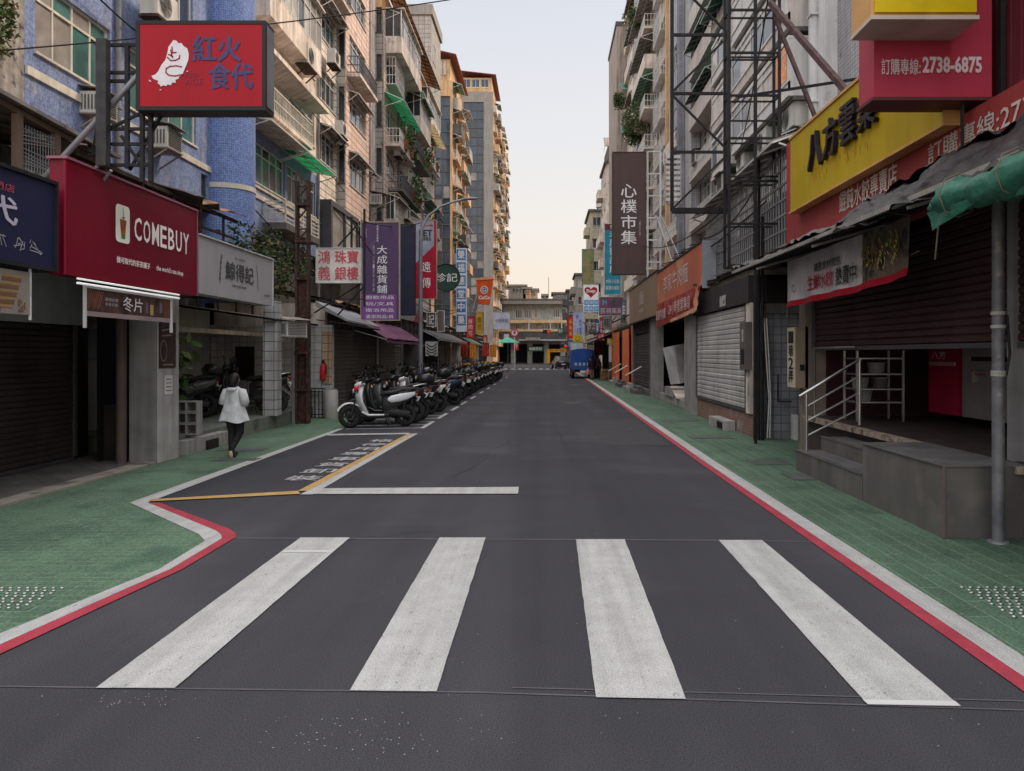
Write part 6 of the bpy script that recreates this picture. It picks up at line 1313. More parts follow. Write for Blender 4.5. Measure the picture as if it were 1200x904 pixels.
# round green sign
t = thing('round_sign', 'round dark green sign with two white characters', 'sign'); fr = FC(36); gx, gz, rr = (523-639)/900*36, 1.7+(415-325.5)/900*36, .64
m = MB(); m.loft([[(gx+rr*math.cos(a/16*math.pi), 36+d, gz+rr*math.sin(a/16*math.pi)) for a in range(32)] for d in (0, .15)]); m.build('disc', M('sign_dark_green', (.02,.055,.038), .5), t); m = MB(); m.tube([(gx+rr*math.cos(a/16*math.pi), 35.99, gz+rr*math.sin(a/16*math.pi)) for a in range(33)], .025, 6, False); m.bar((gx-1.2,36.07,gz-.3),(gx-.68,36.07,gz-.2),.04); m.build('rim', iron, t)
MB().text(fr, '珍記', gx-.52, gz-.2, gx+.52, gz+.2, .008, bold=.01).build('lettering', W_, t)
# blue tile sign made of separate panels
bl = paint('sign_blue', (62,112,170), .45); wt = paint('sign_white_tile', (205,215,225), .5); t = thing('pharmacy_sign', 'tall column sign of white framed blue squares with white characters', 'sign'); y = 42; fr = FC(y); X0 = (534.5-639)/900*y; X1 = (547-639)/900*y; Z1 = 1.7+(415-291)/900*y; Z0 = 1.7+(415-389)/900*y; h = (Z1-Z0)/6.4
MB().fbox(fr, X0, X1, Z0, Z1, -.2, 0).build('casing', wt, t); b = MB(); w = MB()
for i, ch in enumerate('榮福德堂中藥'): z = Z1-h*(i+1); b.quad(fr.p(X0+.03,z+.06,.004), fr.p(X1-.06,z+.06,.004), fr.p(X1-.06,z+h-.06,.004), fr.p(X0+.03,z+h-.06,.004)); w.text(fr, ch, X0+.1, z+.13, X1-.13, z+h-.13, .008, bold=.04)
b.build('blue_squares', bl, t); w.build('lettering', W_, t)
# orange cup sign
t = thing('cup_sign', 'orange cup shaped sign with a round white badge and CoCo lettering', 'sign'); y = 50; fr = FC(y); PX = lambda px, py: ((px-639)/900*y, 1.7+(415-py)/900*y); o4 = [PX(*q) for q in ((561,356),(573.5,357.5),(577.5,328),(558,329))]
orr = paint('sign_orange', (214,84,28), .45); m = MB(); m.hexa([(o4[0][0],y,o4[0][1]),(o4[1][0],y,o4[1][1]),(o4[1][0],y+.3,o4[1][1]),(o4[0][0],y+.3,o4[0][1]),(o4[3][0],y,o4[3][1]),(o4[2][0],y,o4[2][1]),(o4[2][0],y+.3,o4[2][1]),(o4[3][0],y+.3,o4[3][1])]); m.build('cup', orr, t)
a = PX(557,329); b = PX(578.5,327.5); MB().hexa([(a[0],y-.05,a[1]),(b[0],y-.05,b[1]),(b[0],y+.35,b[1]),(a[0],y+.35,a[1]),(a[0]+.05,y-.05,a[1]+.16),(b[0]-.05,y-.05,b[1]+.16),(b[0]-.05,y+.35,b[1]+.16),(a[0]+.05,y+.35,a[1]+.16)]).build('lid', M('lid_orange', (.75,.30,.12), .4), t); c = PX(567.5,340); m = MB(); m.poly([fr.p(c[0]+.25*math.cos(k/12*math.pi), c[1]+.25*math.sin(k/12*math.pi), .01) for k in range(24)]); bd = m.build('badge', W_, t)
m = MB(); m.strokes(fr, [[(c[0]+.17*math.cos(k/6*math.pi), c[1]+.17*math.sin(k/6*math.pi)) for k in range(13)], [(c[0]-.1,c[1]),(c[0]+.1,c[1]+.03)], [(c[0],c[1]-.1),(c[0],c[1]+.12)]], .05, .014); m.build('badge_print', nb_, bd); c = PX(567.5,349); MB().text(fr, 'CoCo', c[0]-.38, c[1]-.12, c[0]+.38, c[1]+.13, .01, bold=.04).build('lettering', W_, t)
m = MB(); m.bar((*PX(553,366)[:1],y+.1,PX(553,366)[1]),(PX(559,345)[0],y+.1,PX(559,345)[1]),.05); m.bar((PX(557,366)[0],y+.1,PX(557,366)[1]),(PX(566,357)[0],y+.1,PX(566,357)[1]),.05); m.build('bracket', M('bracket_orange', (.6,.35,.2), .5), t)
S('red_box_sign', 'red hanging box sign below the orange cup', 46, 546.5, 556, 371, 396, .5, paint('sign_scarlet', (214,70,58), .5), paint('edge_scarlet', (150,50,44)), (('鮮肉包', .25,.1,.75,.9, W_, dict(vert=True)),)); S('yellow_box_sign', 'mustard yellow panel sign just right of the red box sign', 48, 558, 565.5, 366, 392, .2, paint('sign_mustard', (196,160,28), .5), yedge, (('麵館', .2,.2,.8,.8, M('ink_brown', (.2,.08,.02)), dict(vert=True)),))
S('white_hanging_sign', 'plain white hanging sign with small dark characters near the end of the row', 60, 578, 597.5, 366, 386, .15, paint('sign_bluewhite', (205,208,224), .5), edge_w, (('卡布奇諾', .12,.38,.88,.62, NVY, {}),), frame=.03)
S('shop_board', 'grey board with a round white mark behind the street lamp', 33, 500, 511, 366, 383, .1, M('board_dk', (.06,.06,.06)), edge_w, (('記', .2,.15,.8,.85, W_, {}),)); S('brown_board', 'weathered brown board beyond the street lamp', 36, 512, 521, 364, 389, .1, M('board_br', (.16,.13,.11), streak=.3), edge_w)
t = thing('pennant_banner', 'black and white patterned cloth hanging beside the street lamp', 'banner'); fr = FC(30); x0, x1, z0, z1 = -4.68, -4.2, 1.62, 2.2; MB().fbox(fr, x0, x1, z0, z1, -.01, 0).build('cloth', M('cloth_w', (.42,.42,.4), .8), t); m = MB()
for k in range(4): m.strokes(fr, [[(x0+.05+.38*i/8, z1-.1-k*.12-.12*math.sin(i/8*math.pi)) for i in range(9)]], .04, .004)
m.build('print', K_, t); MB().bar((x0-.05,30,z1+.01),(x1+.05,30,z1+.01),.03).build('rod', iron, t)
# far left small signs
for i, (y, a, b, c, d, m, l, tx) in enumerate(((66,566,571,393,406,orr,'small orange board at the fruit shop','鮮果'), (70,551,558,399,407,paint('s_yel',(226,150,40)),'yellow cloud shaped board under the red box sign','茶'), (75,590,597,391,402,paint('s_pale',(210,190,180)),'pale board beside the far green umbrella','藥局'), (88,601,608,398,411,paint('s_red2',(200,44,40)),'red board by the far no entry sign','停'))):
    S('small_board', l, y, a, b, c, d, .1, m, edge_k, ((tx, .2,.2,.8,.8, W_, {}),))
# street lamp
t = thing('street_lamp', 'grey street lamp with a curved arm reaching over the scooters', 'street lamp'); lx, ly = -4.3, 26.5; gp = M('lamp_pole_grey', (.22,.23,.26), .5, .3)
MB().tube([(lx,ly,0),(lx,ly,2.5),(lx,ly,5.6)], [.085,.075,.06], 14).build('pole', gp, t); MB().tube([(lx,ly,5.55),(lx+.03,ly,6.0),(lx+.25,ly,6.45),(lx+.7,ly,6.8),(lx+1.2,ly,6.97),(lx+1.5,ly,7.03)], [.055,.05,.045,.04,.035,.035], 10).build('arm', gp, t); MB().xl([(lx+1.4,ly,7.02,.04,.03),(lx+1.5,ly,7.04,.08,.045),(lx+1.75,ly,7.06,.1,.05),(lx+1.95,ly,7.06,.05,.03)]).build('lamp_head', gp, t); MB().cyl(lx, ly, .005, .25, .14, 14, .12).build('base', gp, t)
# far umbrella, no entry sign
t = thing('market_umbrella', 'green market umbrella at the far end of the left shops', 'umbrella'); m = MB(); ux, uy, uz = -3.5, 72, 2.75
for k in range(8): a, b = k*math.pi/4, (k+1)*math.pi/4; m.add([(ux,uy,uz+.55),(ux+1.2*math.cos(a),uy+1.2*math.sin(a),uz),(ux+1.2*math.cos(b),uy+1.2*math.sin(b),uz)], [(0,1,2)])
m.build('canopy', M('umbrella_green', (.08,.36,.25), .7), t); MB().tube([(ux,uy,0),(ux,uy,uz+.5)], .03, 6).build('pole', steel, t)
t = thing('no_entry_sign', 'round red and white road sign on a white post at the junction', 'road sign'); y = 80; x = (603-639)/900*y; z = 1.7+(415-390)/900*y; MB().tube([(x,y,0),(x,y,z+.4)], .06, 8).build('post', plaster_white, t); m = MB(); m.loft([[(x+.42*math.cos(a/12*math.pi), y-.05+d, z+.42*math.sin(a/12*math.pi)) for a in range(24)] for d in (0,.03)]); m.build('plate', W_, t); m = MB(); m.tube([(x+.36*math.cos(a/12*math.pi), y-.07, z+.36*math.sin(a/12*math.pi)) for a in range(25)], .06, 6, False); m.build('red_ring', M('sign_ring_red', (.6,.03,.04), .5), t); MB().fbox(FC(y), x-.12, x+.12, z-.15, z+.15, .06, .075).build('symbol', M('symbol_red', (.35,.05,.07)), t)
# ------------------------------------------------------------------ signs, right row
f40 = FRr(4.0); orf = paint('sign_faded_orange', (182,98,72), .5, var=.15, vs=.7, stain=((.52,.30,.17), .8, .56)); brf = paint('sign_faded_brown', (134,112,92), .5, var=.12, vs=.7)
t = thing('noodle_sign', 'faded orange red box sign with white brush characters and a pale end panel', 'sign'); MB().fbox(f40, -27.4, -19.6, 3.46, 4.56, -.36, 0).build('casing', orf, t); MB().fbox(FC(19.6), 4.0, 4.36, 3.38, 4.60, .001, .03).build('end_panel', M('panel_bluegrey', (.30,.32,.38), .5, streak=.15), t)
m = MB(); m.fbox(f40, -27.4, -19.6, 4.562, 4.60, -.36, .03); m.build('top_trim', edge_k, t); MB().text(f40, '李家牛肉麵', -26.0, 3.72, -21.5, 4.3, .01, bold=.0).build('lettering', M('letter_faded', (.60,.50,.47), .5, stain=((.40,.17,.12), 3, .62)), t)
t = thing('red_banner', 'crumpled red banner with white characters hanging under the orange noodle sign', 'banner'); m = wrinkle([f40.p(-27.2,2.64,.05), f40.p(-19.9,2.82,.05), f40.p(-19.7,3.44,.05), f40.p(-27.2,3.44,.05)], 50, 10, .035, 14); m.build('cloth', paint('banner_brick', (150,60,54), .6, var=.15, vs=2), t); m = wrinkle([f40.p(-20.3,2.76,.09), f40.p(-19.75,2.85,.09), f40.p(-19.6,3.42,.09), f40.p(-19.9,3.42,.09)], 8, 10, .05, 15); wrinkle([f40.p(-23.9,2.68,.09), f40.p(-19.8,2.80,.09), f40.p(-20,2.92,.09), f40.p(-23.9,2.76,.09)], 20, 3, .03, 16, mb=m); m.build('turned_edge', paint('banner_back', (205,150,125), .6), t)
MB().text(f40, '紅燒牛肉麵', -26.9, 2.86, -24.8, 3.2, .12, bold=.03).text(f40, '24小時營業專線', -24.2, 2.92, -20.6, 3.3, .12, bold=.0).build('lettering', M('letter_pinkish', (.62,.48,.46)), t)
t = thing('brown_shop_sign', 'plain brown box sign with a small white character beyond the orange one', 'sign'); MB().fbox(f40, -36.6, -27.6, 3.12, 4.66, -.3, 0).build('casing', brf, t); m = MB(); m.fbox(f40, -36.7, -27.5, 4.662, 4.70, -.3, .03); m.fbox(f40,-36.7,-27.5,3.08,3.118,-.3,.03); m.build('trim', edge_k, t); MB().text(f40, '麵', -32.6, 3.75, -31.2, 4.3, .01, bold=-.0).text(f40, 'noodle', -32.7, 3.45, -31.2, 3.62, .01).build('lettering', M('l_cream', (.6,.57,.5)), t)
S('market_sign', 'very tall dark brown vertical sign with four white brush characters', 32, 717.5, 757, 178, 322, .3, paint('sign_umber', (82,66,64), .5, var=.04), paint('sign_umber_edge', (70,58,58)), (('心樸市集', .26,.24,.72,.745, W_, dict(vert=True, bold=.015)), ('simple market.', .80,.26,.84,.49, LGT, {})), frame=.03)
t = S('clinic_sign', 'tall teal vertical sign with white characters and a dark red head panel', 42, 708, 728, 262, 346, .2, paint('sign_teal', (44,136,158), .45), edge_w, (('永康醫診所', .3,.30,.95,.92, W_, dict(vert=True, bold=.0)), ('內科小兒科', .1,.16,.9,.22, W_, {}), ('家醫科健檢', .1,.07,.9,.13, W_, {})), frame=.03)
fr = FC(42); X0 = (709-639)/900*42; X1 = (727.5-639)/900*42; za = 1.7+(415-269.5)/900*42; zt = 1.7+(415-262.8)/900*42; MB().quad(fr.p(X0,za,.006), fr.p(X1,za,.006), fr.p(X1,zt,.006), fr.p(X0,zt,.006)).build('head_panel', paint('head_red', (110,40,52)), t); MB().text(fr, '榮', (X0+X1)/2-.15, za+.04, (X0+X1)/2+.15, zt-.04, .012, bold=.02).build('lettering', W_, t)
t = S('boutique_sign', 'landscape purple grey sign with a blue H, a round emblem and four white characters', 44, 701.5, 731.5, 348, 370.5, .2, paint('sign_mauve', (132,86,118), .5), edge_w, (('H', .16,.58,.32,.86, M('l_teal', (.10,.45,.55)), dict(bold=.03)), ('民視藥局', .08,.12,.92,.42, W_, {})), frame=.03); fr = FC(44); c = ((722-639)/900*44, 1.7+(415-354.5)/900*44); m = MB(); m.strokes(fr, [[(c[0]+.2*math.cos(k/6*math.pi), c[1]+.14*math.sin(k/6*math.pi)) for k in range(13)]], .07, .004); m.build('emblem', M('em_green', (.10,.30,.25)), t)
t = S('heart_sign', 'white sign with a dark red heart over light blue squares', 60, 683.5, 701.5, 333.5, 366, .25, paint('sign_pure_white', (236,236,238), .5, emit=.1), edge_w, (), frame=.02); fr = FC(60); c = ((692.5-639)/900*60, 1.7+(415-342)/900*60); hp_ = [(c[0]+.032*16*math.sin(a)**3, c[1]+.030*(13*math.cos(a)-5*math.cos(2*a)-2*math.cos(3*a)-math.cos(4*a))) for a in [k/20*math.pi for k in range(40)]]
MB().poly([fr.p(a, b, .006) for a, b in hp_[::-1]]).build('heart', M('heart_red', (.42,.01,.025), .5), t); MB().text(fr, 'Sup', c[0]-.38, c[1]-.14, c[0]+.38, c[1]+.2, .012, bold=.05).build('lettering', W_, t)
m = MB(); w = MB()
for j in range(2):
    for i in range(3): x = (684.6-639)/900*60+i*.385; z = 1.7+(415-(357.5+j*7.3))/900*60-.03; m.quad(fr.p(x,z,.004), fr.p(x+.35,z,.004), fr.p(x+.35,z+.42,.004), fr.p(x,z+.42,.004)); w.text(fr, '健康館網路店'[j*3+i], x+.06, z+.08, x+.29, z+.34, .008, bold=.02)
m.build('blue_squares', paint('sq_blue', (70,160,215)), t); w.build('lettering', W_, t)
S('pale_blue_sign', 'pale blue vertical sign with small dark characters above the truck', 72, 671.5, 684.5, 366, 396, .2, paint('sign_iceblue', (172,184,222), .5), edge_w, (('鄉村麵館', .55,.12,.75,.72, NVY, dict(vert=True)), ('老', .25,.72,.5,.9, NVY, {})), frame=.03)
S('mossy_sign', 'mossy olive vertical sign with faint orange characters', 75, 682, 696, 292, 336, .3, M('sign_moss', (.22,.24,.12), .7, var=.3, vs=1.5, stain=((.12,.16,.06), 1.2, .55)), conc_dark, (('家具行', .3,.1,.7,.7, M('l_ochre', (.40,.24,.08)), dict(vert=True)),)); S('red_vertical_sign', 'narrow red vertical sign at the far end of the right row', 92, 665, 672, 371, 397, .2, paint('sign_vermilion', (206,44,36)), edge_k, (('麻辣鍋', .3,.1,.7,.9, M('l_yel', (.7,.5,.2)), dict(vert=True)),))
t = thing('smiley_sign', 'round yellow sign with a dark smile above the blue truck', 'sign'); y = 66; x = (677-639)/900*y; z = 1.7+(415-397)/900*y; fr = FC(y); m = MB(); m.loft([[(x+.42*math.cos(a/12*math.pi), y+d, z+.42*math.sin(a/12*math.pi)) for a in range(24)] for d in (0,.1)]); m.build('disc', paint('disc_yellow', (214,190,40)), t); m = MB(); m.strokes(fr, [[(x-.2,z-.05),(x-.1,z-.18),(x+.1,z-.18),(x+.2,z-.05)], [(x-.15,z+.1),(x-.1,z+.16)], [(x+.1,z+.16),(x+.15,z+.1)]], .05, .01); m.build('smile', K_, t); MB().bar((x,y+.05,z+.42),(x,y+.05,z+.9),.04).build('hanger', iron, t)
for i, (y, a, b, c, d, m, l, tx) in enumerate(((50,703,706,372,398,paint('s_red3',(196,60,50)),'thin red strip sign right of the heart sign','招牌'), (52,698,702,375,393,paint('s_blue3',(60,90,170)),'thin blue strip sign next to the thin red one','藥'), (46,706,717,371,386,paint('s_grey3',(150,146,148)),'grey panel under the purple landscape sign','專賣店'), (48,700,709,390,400,paint('s_red4',(196,56,40)),'little red sign over the dark stall','小吃'), (47,711,719,396,404,paint('s_lime',(170,180,40)),'little lime sign over the dark stall','果汁'), (40,728,733,352,378,paint('s_bluegrey',(96,120,140)),'blue grey narrow panel at the end of the brown sign','店'), (62,686,700,374,392,paint('s_mixed',(90,84,80), stain=((.4,.35,.3),4,.5)),'busy dark board behind the pale blue sign','商店'), (90,665,671,399,408,paint('s_blue5',(60,80,190)),'small blue board behind the truck','洗衣'), (58,668,684,401,413,paint('s_pale5',(190,196,196)),'pale board directly above the truck','搬家公司'))):
    S('small_board', l, y, a, b, c, d, .12, m, edge_k, ((tx, .15,.15,.85,.85, W_ if i != 2 else K_, dict(vert=True) if d-c > (b-a)*1.6 else {}),), frame=.02)
# ------------------------------------------------------------------ far cross building and junction
t = thing('corner_building', 'three storey pale green building with a cream band closing the end of the street', 'building'); y = 135; fr = FC(y); Xf = lambda px: (px-639)/900*y; Zf = lambda py: 1.7+(415-py)/900*y; mg = M('mint_wall', (.27,.30,.285), .8, streak=.5); band_m = M('cream_band', (.55,.52,.45)); cb = M('cream_panel', (.62,.44,.26), .7, streak=.3)
H = [(Xf(a), Xf(b), Zf(c), Zf(d)) for a, b, c, d in ((604,612,373,363),(614,622,373,363),(624,632,373,363),(648,656,372,362),(658,666,372,362),(604,612,386,379.5),(617,628,386,379.5),(634,645,386,379.5),(650,662,386,379.5))]
wall_mb(fr, -10, 5.0, 0, Zf(353), H, .3).build('wall', mg, t)
for h in H: window(t, fr, *h, n=3, tr=0, fm=alu, inset=.15, bw=.09)
body(t, -10, 5.0, 135.32, 150, 0, Zf(353), stucco_grey, 'none'); kk_ = [o for o in kids(t) if o.name.startswith('wall')]
MB().box(-10.2, 5.1, 133.6, 135, Zf(357), Zf(353.5)).build('eaves', stucco_grey, t); MB().box(-9.8, 4.9, 133.8, 134.99, Zf(379), Zf(375.5)).build('cream_band', cb, t); MB().box(-9.9, 4.95, 133.5, 134.99, Zf(389), Zf(386.5)).build('cream_band', cb, t); MB().box(-9.95, 4.9, 132.6, 134.98, Zf(398), Zf(390)).build('dark_canopy', conc_dark, t); MB().box(-9.9, 4.9, 132.4, 132.58, Zf(399.8), Zf(398.2)).build('canopy_edge', plaster_white, t)
for px in (620, 645, 658): MB().box(Xf(px)-.1, Xf(px)+.1, 133.4, 133.49, Zf(389), Zf(375)).build('pillar', plaster_white, t)
for i in range(5): x = -8+i*2.9; MB().box(x, x+1.9, 134.6, 134.9, .2, 3.4).build('shop_opening', black, t); MB().box(x+2.0, x+2.8, 134.3, 134.9, 0, 4.4).build('pier', mg, t)
for nm, lb, a, b, c, d, m_ in (('roof_shed', 'grey rooftop shed on the left of the end building', 596, 616, 336, 352, stucco_grey), ('roof_shed', 'orange brick rooftop block on the end building', 613, 622, 339, 352, plaster_warm), ('roof_shed', 'pale pink block behind the orange one on the roof line', 620, 630, 340.5, 352, M('pale_peach', (.55,.42,.34), .8)), ('roof_shed', 'long flat roofed rooftop room on the right of the end building', 648, 668, 345, 352.5, M('shed_grey', (.2,.2,.2), .8)), ('roof_shed', 'small dark stair cap in the middle of the end building roof', 636, 641, 347, 352.5, conc_dark)):
    t = thing(nm, lb, 'building'); yy = 138 if a != 620 else 142; k = yy/900; x0, x1, z0, z1 = (a-639)*k, (b-639)*k, 11, 1.7+(415-c)*k; MB().box(x0, x1, yy, yy+6, z0, z1).build('wall', m_, t); MB().box(x0-.3, x1+.3, yy-.4, yy+6.2, z1+.01, z1+.35).build('roof', conc_dark if a == 648 else stucco_grey, t)
    window(t, FC(yy), x0+(x1-x0)*.2, x0+(x1-x0)*.8, z0+(z1-z0)*.62, z0+(z1-z0)*.9, n=3, tr=0, inset=-.05, pane=glass_d)
t = thing('antenna', 'thin aerial on the roof of the end building', 'aerial'); MB().bar((Xf(643),138,12),(Xf(643),138,15.5),.08).build('mast', iron, t)
for nm, lb, a, b, c, d, m_, tx, tm in (('green_shop_sign', 'dark green shop sign with white characters at the end of the street', 618, 637, 406, 412, paint('s_dgreen', (30,84,70)), '綠園茶莊', W_), ('yellow_shop_sign', 'bright yellow shop sign at the end of the street', 641, 664, 409, 413, paint('s_ysign', (224,160,30)), '鮮茶道', M('l_b', (.1,.08,.05))), ('white_fascia', 'white strip sign above the green shop sign', 616, 633, 395.5, 398.5, paint('s_wf', (200,198,196)), '服飾百貨生活館', K_), ('teal_sign', 'teal square sign hanging under the cream band', 654, 660, 385, 391.5, paint('s_tl', (50,130,110)), '郵局', W_)):
    yy = 131.8; k = yy/900; sign(nm, lb, FC(yy), (a-639)*k, (b-639)*k, 1.7+(415-d)*k, 1.7+(415-c)*k, .3, m_, edge_k, ((tx, .1,.2,.9,.8, tm, {}),))
m = MB(); yy = 132; k = yy/900; m.box((641-639)*k, (644.5-639)*k, yy-.2, yy, .1, 1.7+(415-410)*k); m.solo('yellow_pillar', paint('s_ysign', (224,160,30)), 'yellow pillar at the left of the yellow shop at the street end', 'pillar')
for i, px in enumerate((643, 663)):
    t = thing('traffic_light', ('red traffic light hanging over the junction', 'red light low over the yellow shop at the junction')[i], 'traffic light'); y = 100; x = (px-639)/900*y; z = 1.7+(415-(389, 406)[i])/900*y; m = MB(); m.box(x-.75, x+.25, y, y+.25, z-.2, z+.25); m.build('housing', edge_k, t); MB().ball(x, y-.05, z, .2, .1, .2).build('lit_lens', M('lens_red', (.8,.03,.03),   .4, emit=.35), t); MB().tube([(x,y+.3,z+.26),(x,y+.3,z+.9)], .04, 6).build('hanger', iron, t)
# ------------------------------------------------------------------ overhead wires
def wire(lab, P, Q, sag, r=.012, n=16):
    P = Vector(P); Q = Vector(Q); m = MB(); m.tube([P.lerp(Q, k/n)-Vector((0,0,sag*4*(k/n)*(1-k/n))) for k in range(n+1)], r, 5); m.solo('overhead_wire', iron, lab, 'wire', 'wires strung over the street')
def atY(px, py, y): r = ray(px, py); k = y/r.y; return (r.x*k, y, 1.7+r.z*k)
wire('black cable crossing high over the street from the left building', atY(-30, 62, 12.5), atY(600, -12, 18), .12, .014)
wire('thin cable drooping along the blue wall below the round tower', (-9.3,24,6.5), (-9.2,30,5.9), .35, .02); wire('thin cable looping across the wall over the red hanging sign', (-9.3,14.2,9.4), (-9.2,22,9.6), .5, .02)
wire('cable running along the left facade under the balconies', (-9.0,32,8.0), (-8.8,43,7.6), .4, .025); wire('cable from the jewellery sign to the plum sign', (-5.0,19.7,5.2), (-5.3,27,4.6), .3, .015); wire('cable over the dark left shops beyond the lamp', (-5.2,28,3.9), (-4.9,42,4.0), .4, .02); wire('cable between the orange cup sign and the lamp', (-5.0,31,3.9), (-4.7,50,5.1), .5, .02)
wire('cable slung along the right hand roofs', (4.2,14.6,4.6), (4.3,31,4.9), .3, .018); wire('cable hanging at the foot of the steel lattice', (4.25,15,5.2), (4.2,21,4.9), .4, .015); wire('far cable over the dark stalls on the right', (4.1,44,3.9), (3.6,62,3.7), .5, .03); wire('second far cable over the truck', (4.2,48,4.2), (3.4,70,4.6), .6, .03)

for k, (a, b, sg) in enumerate((((-9.3,26,11.9),(-9.0,42,11.0),.5), ((-9.0,42,13.3),(-8.9,62,12.2),.7), ((-9.2,33,9.4),(-8.9,55,8.6),.6), ((-4.7,19.6,5.1),(-4.5,28,6.5),.15), ((8.3,24,10.1),(8.2,44,9.3),.6), ((8.3,30,13.0),(8.2,52,12.0),.7), ((4.3,14.8,8.6),(7.6,30,9.7),.3), ((4.2,17.7,5.1),(4.1,32,6.2),.4))):
    wire(('cable sagging along the plaster wall toward the tiled building', 'cable sagging high across the balcony building', 'cable looping low along the tiled fronts', 'short cable between the jewellery sign and telecom sign', 'cable sagging under the right hand bay windows', 'cable higher along the right hand bay windows', 'cable from the ladder frame up to the bay windows', 'cable from the lattice to the tall brown sign')[k], a, b, sg, .018)

random.seed(91)
fruit = [M('fruit_orange', (.62,.24,.04), .5, var=.5, vs=12), M('fruit_red', (.45,.06,.04), .5, var=.5, vs=12), M('fruit_green', (.16,.28,.06), .6, var=.5, vs=12), M('box_card', (.38,.26,.15), .8)]
for i, (x, y, c, l) in enumerate(((-5.3,50.4,0,'crate of orange goods before the stocked shop'), (-5.2,52.6,3,'cardboard box standing before the stocked shop'), (-5.3,56.4,1,'crate of red goods at the fruit shop front'), (-5.2,58.5,0,'crate of orange fruit in the middle of the fruit shop front'), (-5.1,60.6,2,'crate of green goods at the far end of the fruit shop'), (-5.0,64,3,'brown box outside the shop past the scooters'), (-4.9,67.5,0,'crate of orange goods near the junction'), (4.0,49.5,3,'cardboard box at the dark stall behind the truck'), (3.9,58.5,1,'crate of red goods past the truck'))):
    t = thing('goods_crate', l, 'crate', 'crates outside the far shops'); z = .55 if i%2 else .9
    MB().box(x-.4, x+.4, y, y+.9, .012, z).build('crate', fruit[3] if c != 3 else tin_rust, t); m = MB()
    for k in range(18): m.ball(x-.32+.13*(k%6), y+.1+.3*(k//6), z+.04+random.uniform(0,.08), .08, n=8, k=5)
    m.build('goods', fruit[c], t)
for i, (x, y, z0, z1, w, c, l) in enumerate(((-5.5,49.8,1.5,2.5,.5,1,'red cloth hung at the stocked shop'), (-5.3,54.0,1.4,2.4,.45,0,'orange cloth hung between stocked shop and fruit shop'), (-5.2,63.0,1.5,2.6,.6,1,'red cloth hung past the fruit shop'), (-5.0,69.0,1.4,2.5,.6,0,'orange cloth hung before the last left shop'), (3.7,57.2,1.6,2.6,.6,1,'red cloth hung over the right pavement past the truck'))):
    m = MB(); n = 6
    for k in range(n): a = x+w*k/n; b = a+w/n; m.quad((a,y+.03*(k%2),z0),(b,y+.03*((k+1)%2),z0),(b,y+.03*((k+1)%2),z1),(a,y+.03*(k%2),z1))
    m.bar((x-.05,y,z1+.01),(x+w+.05,y,z1+.01),.03); m.solo('hanging_cloth', fruit[c], l, 'cloth', 'cloths hung outside the far shops')
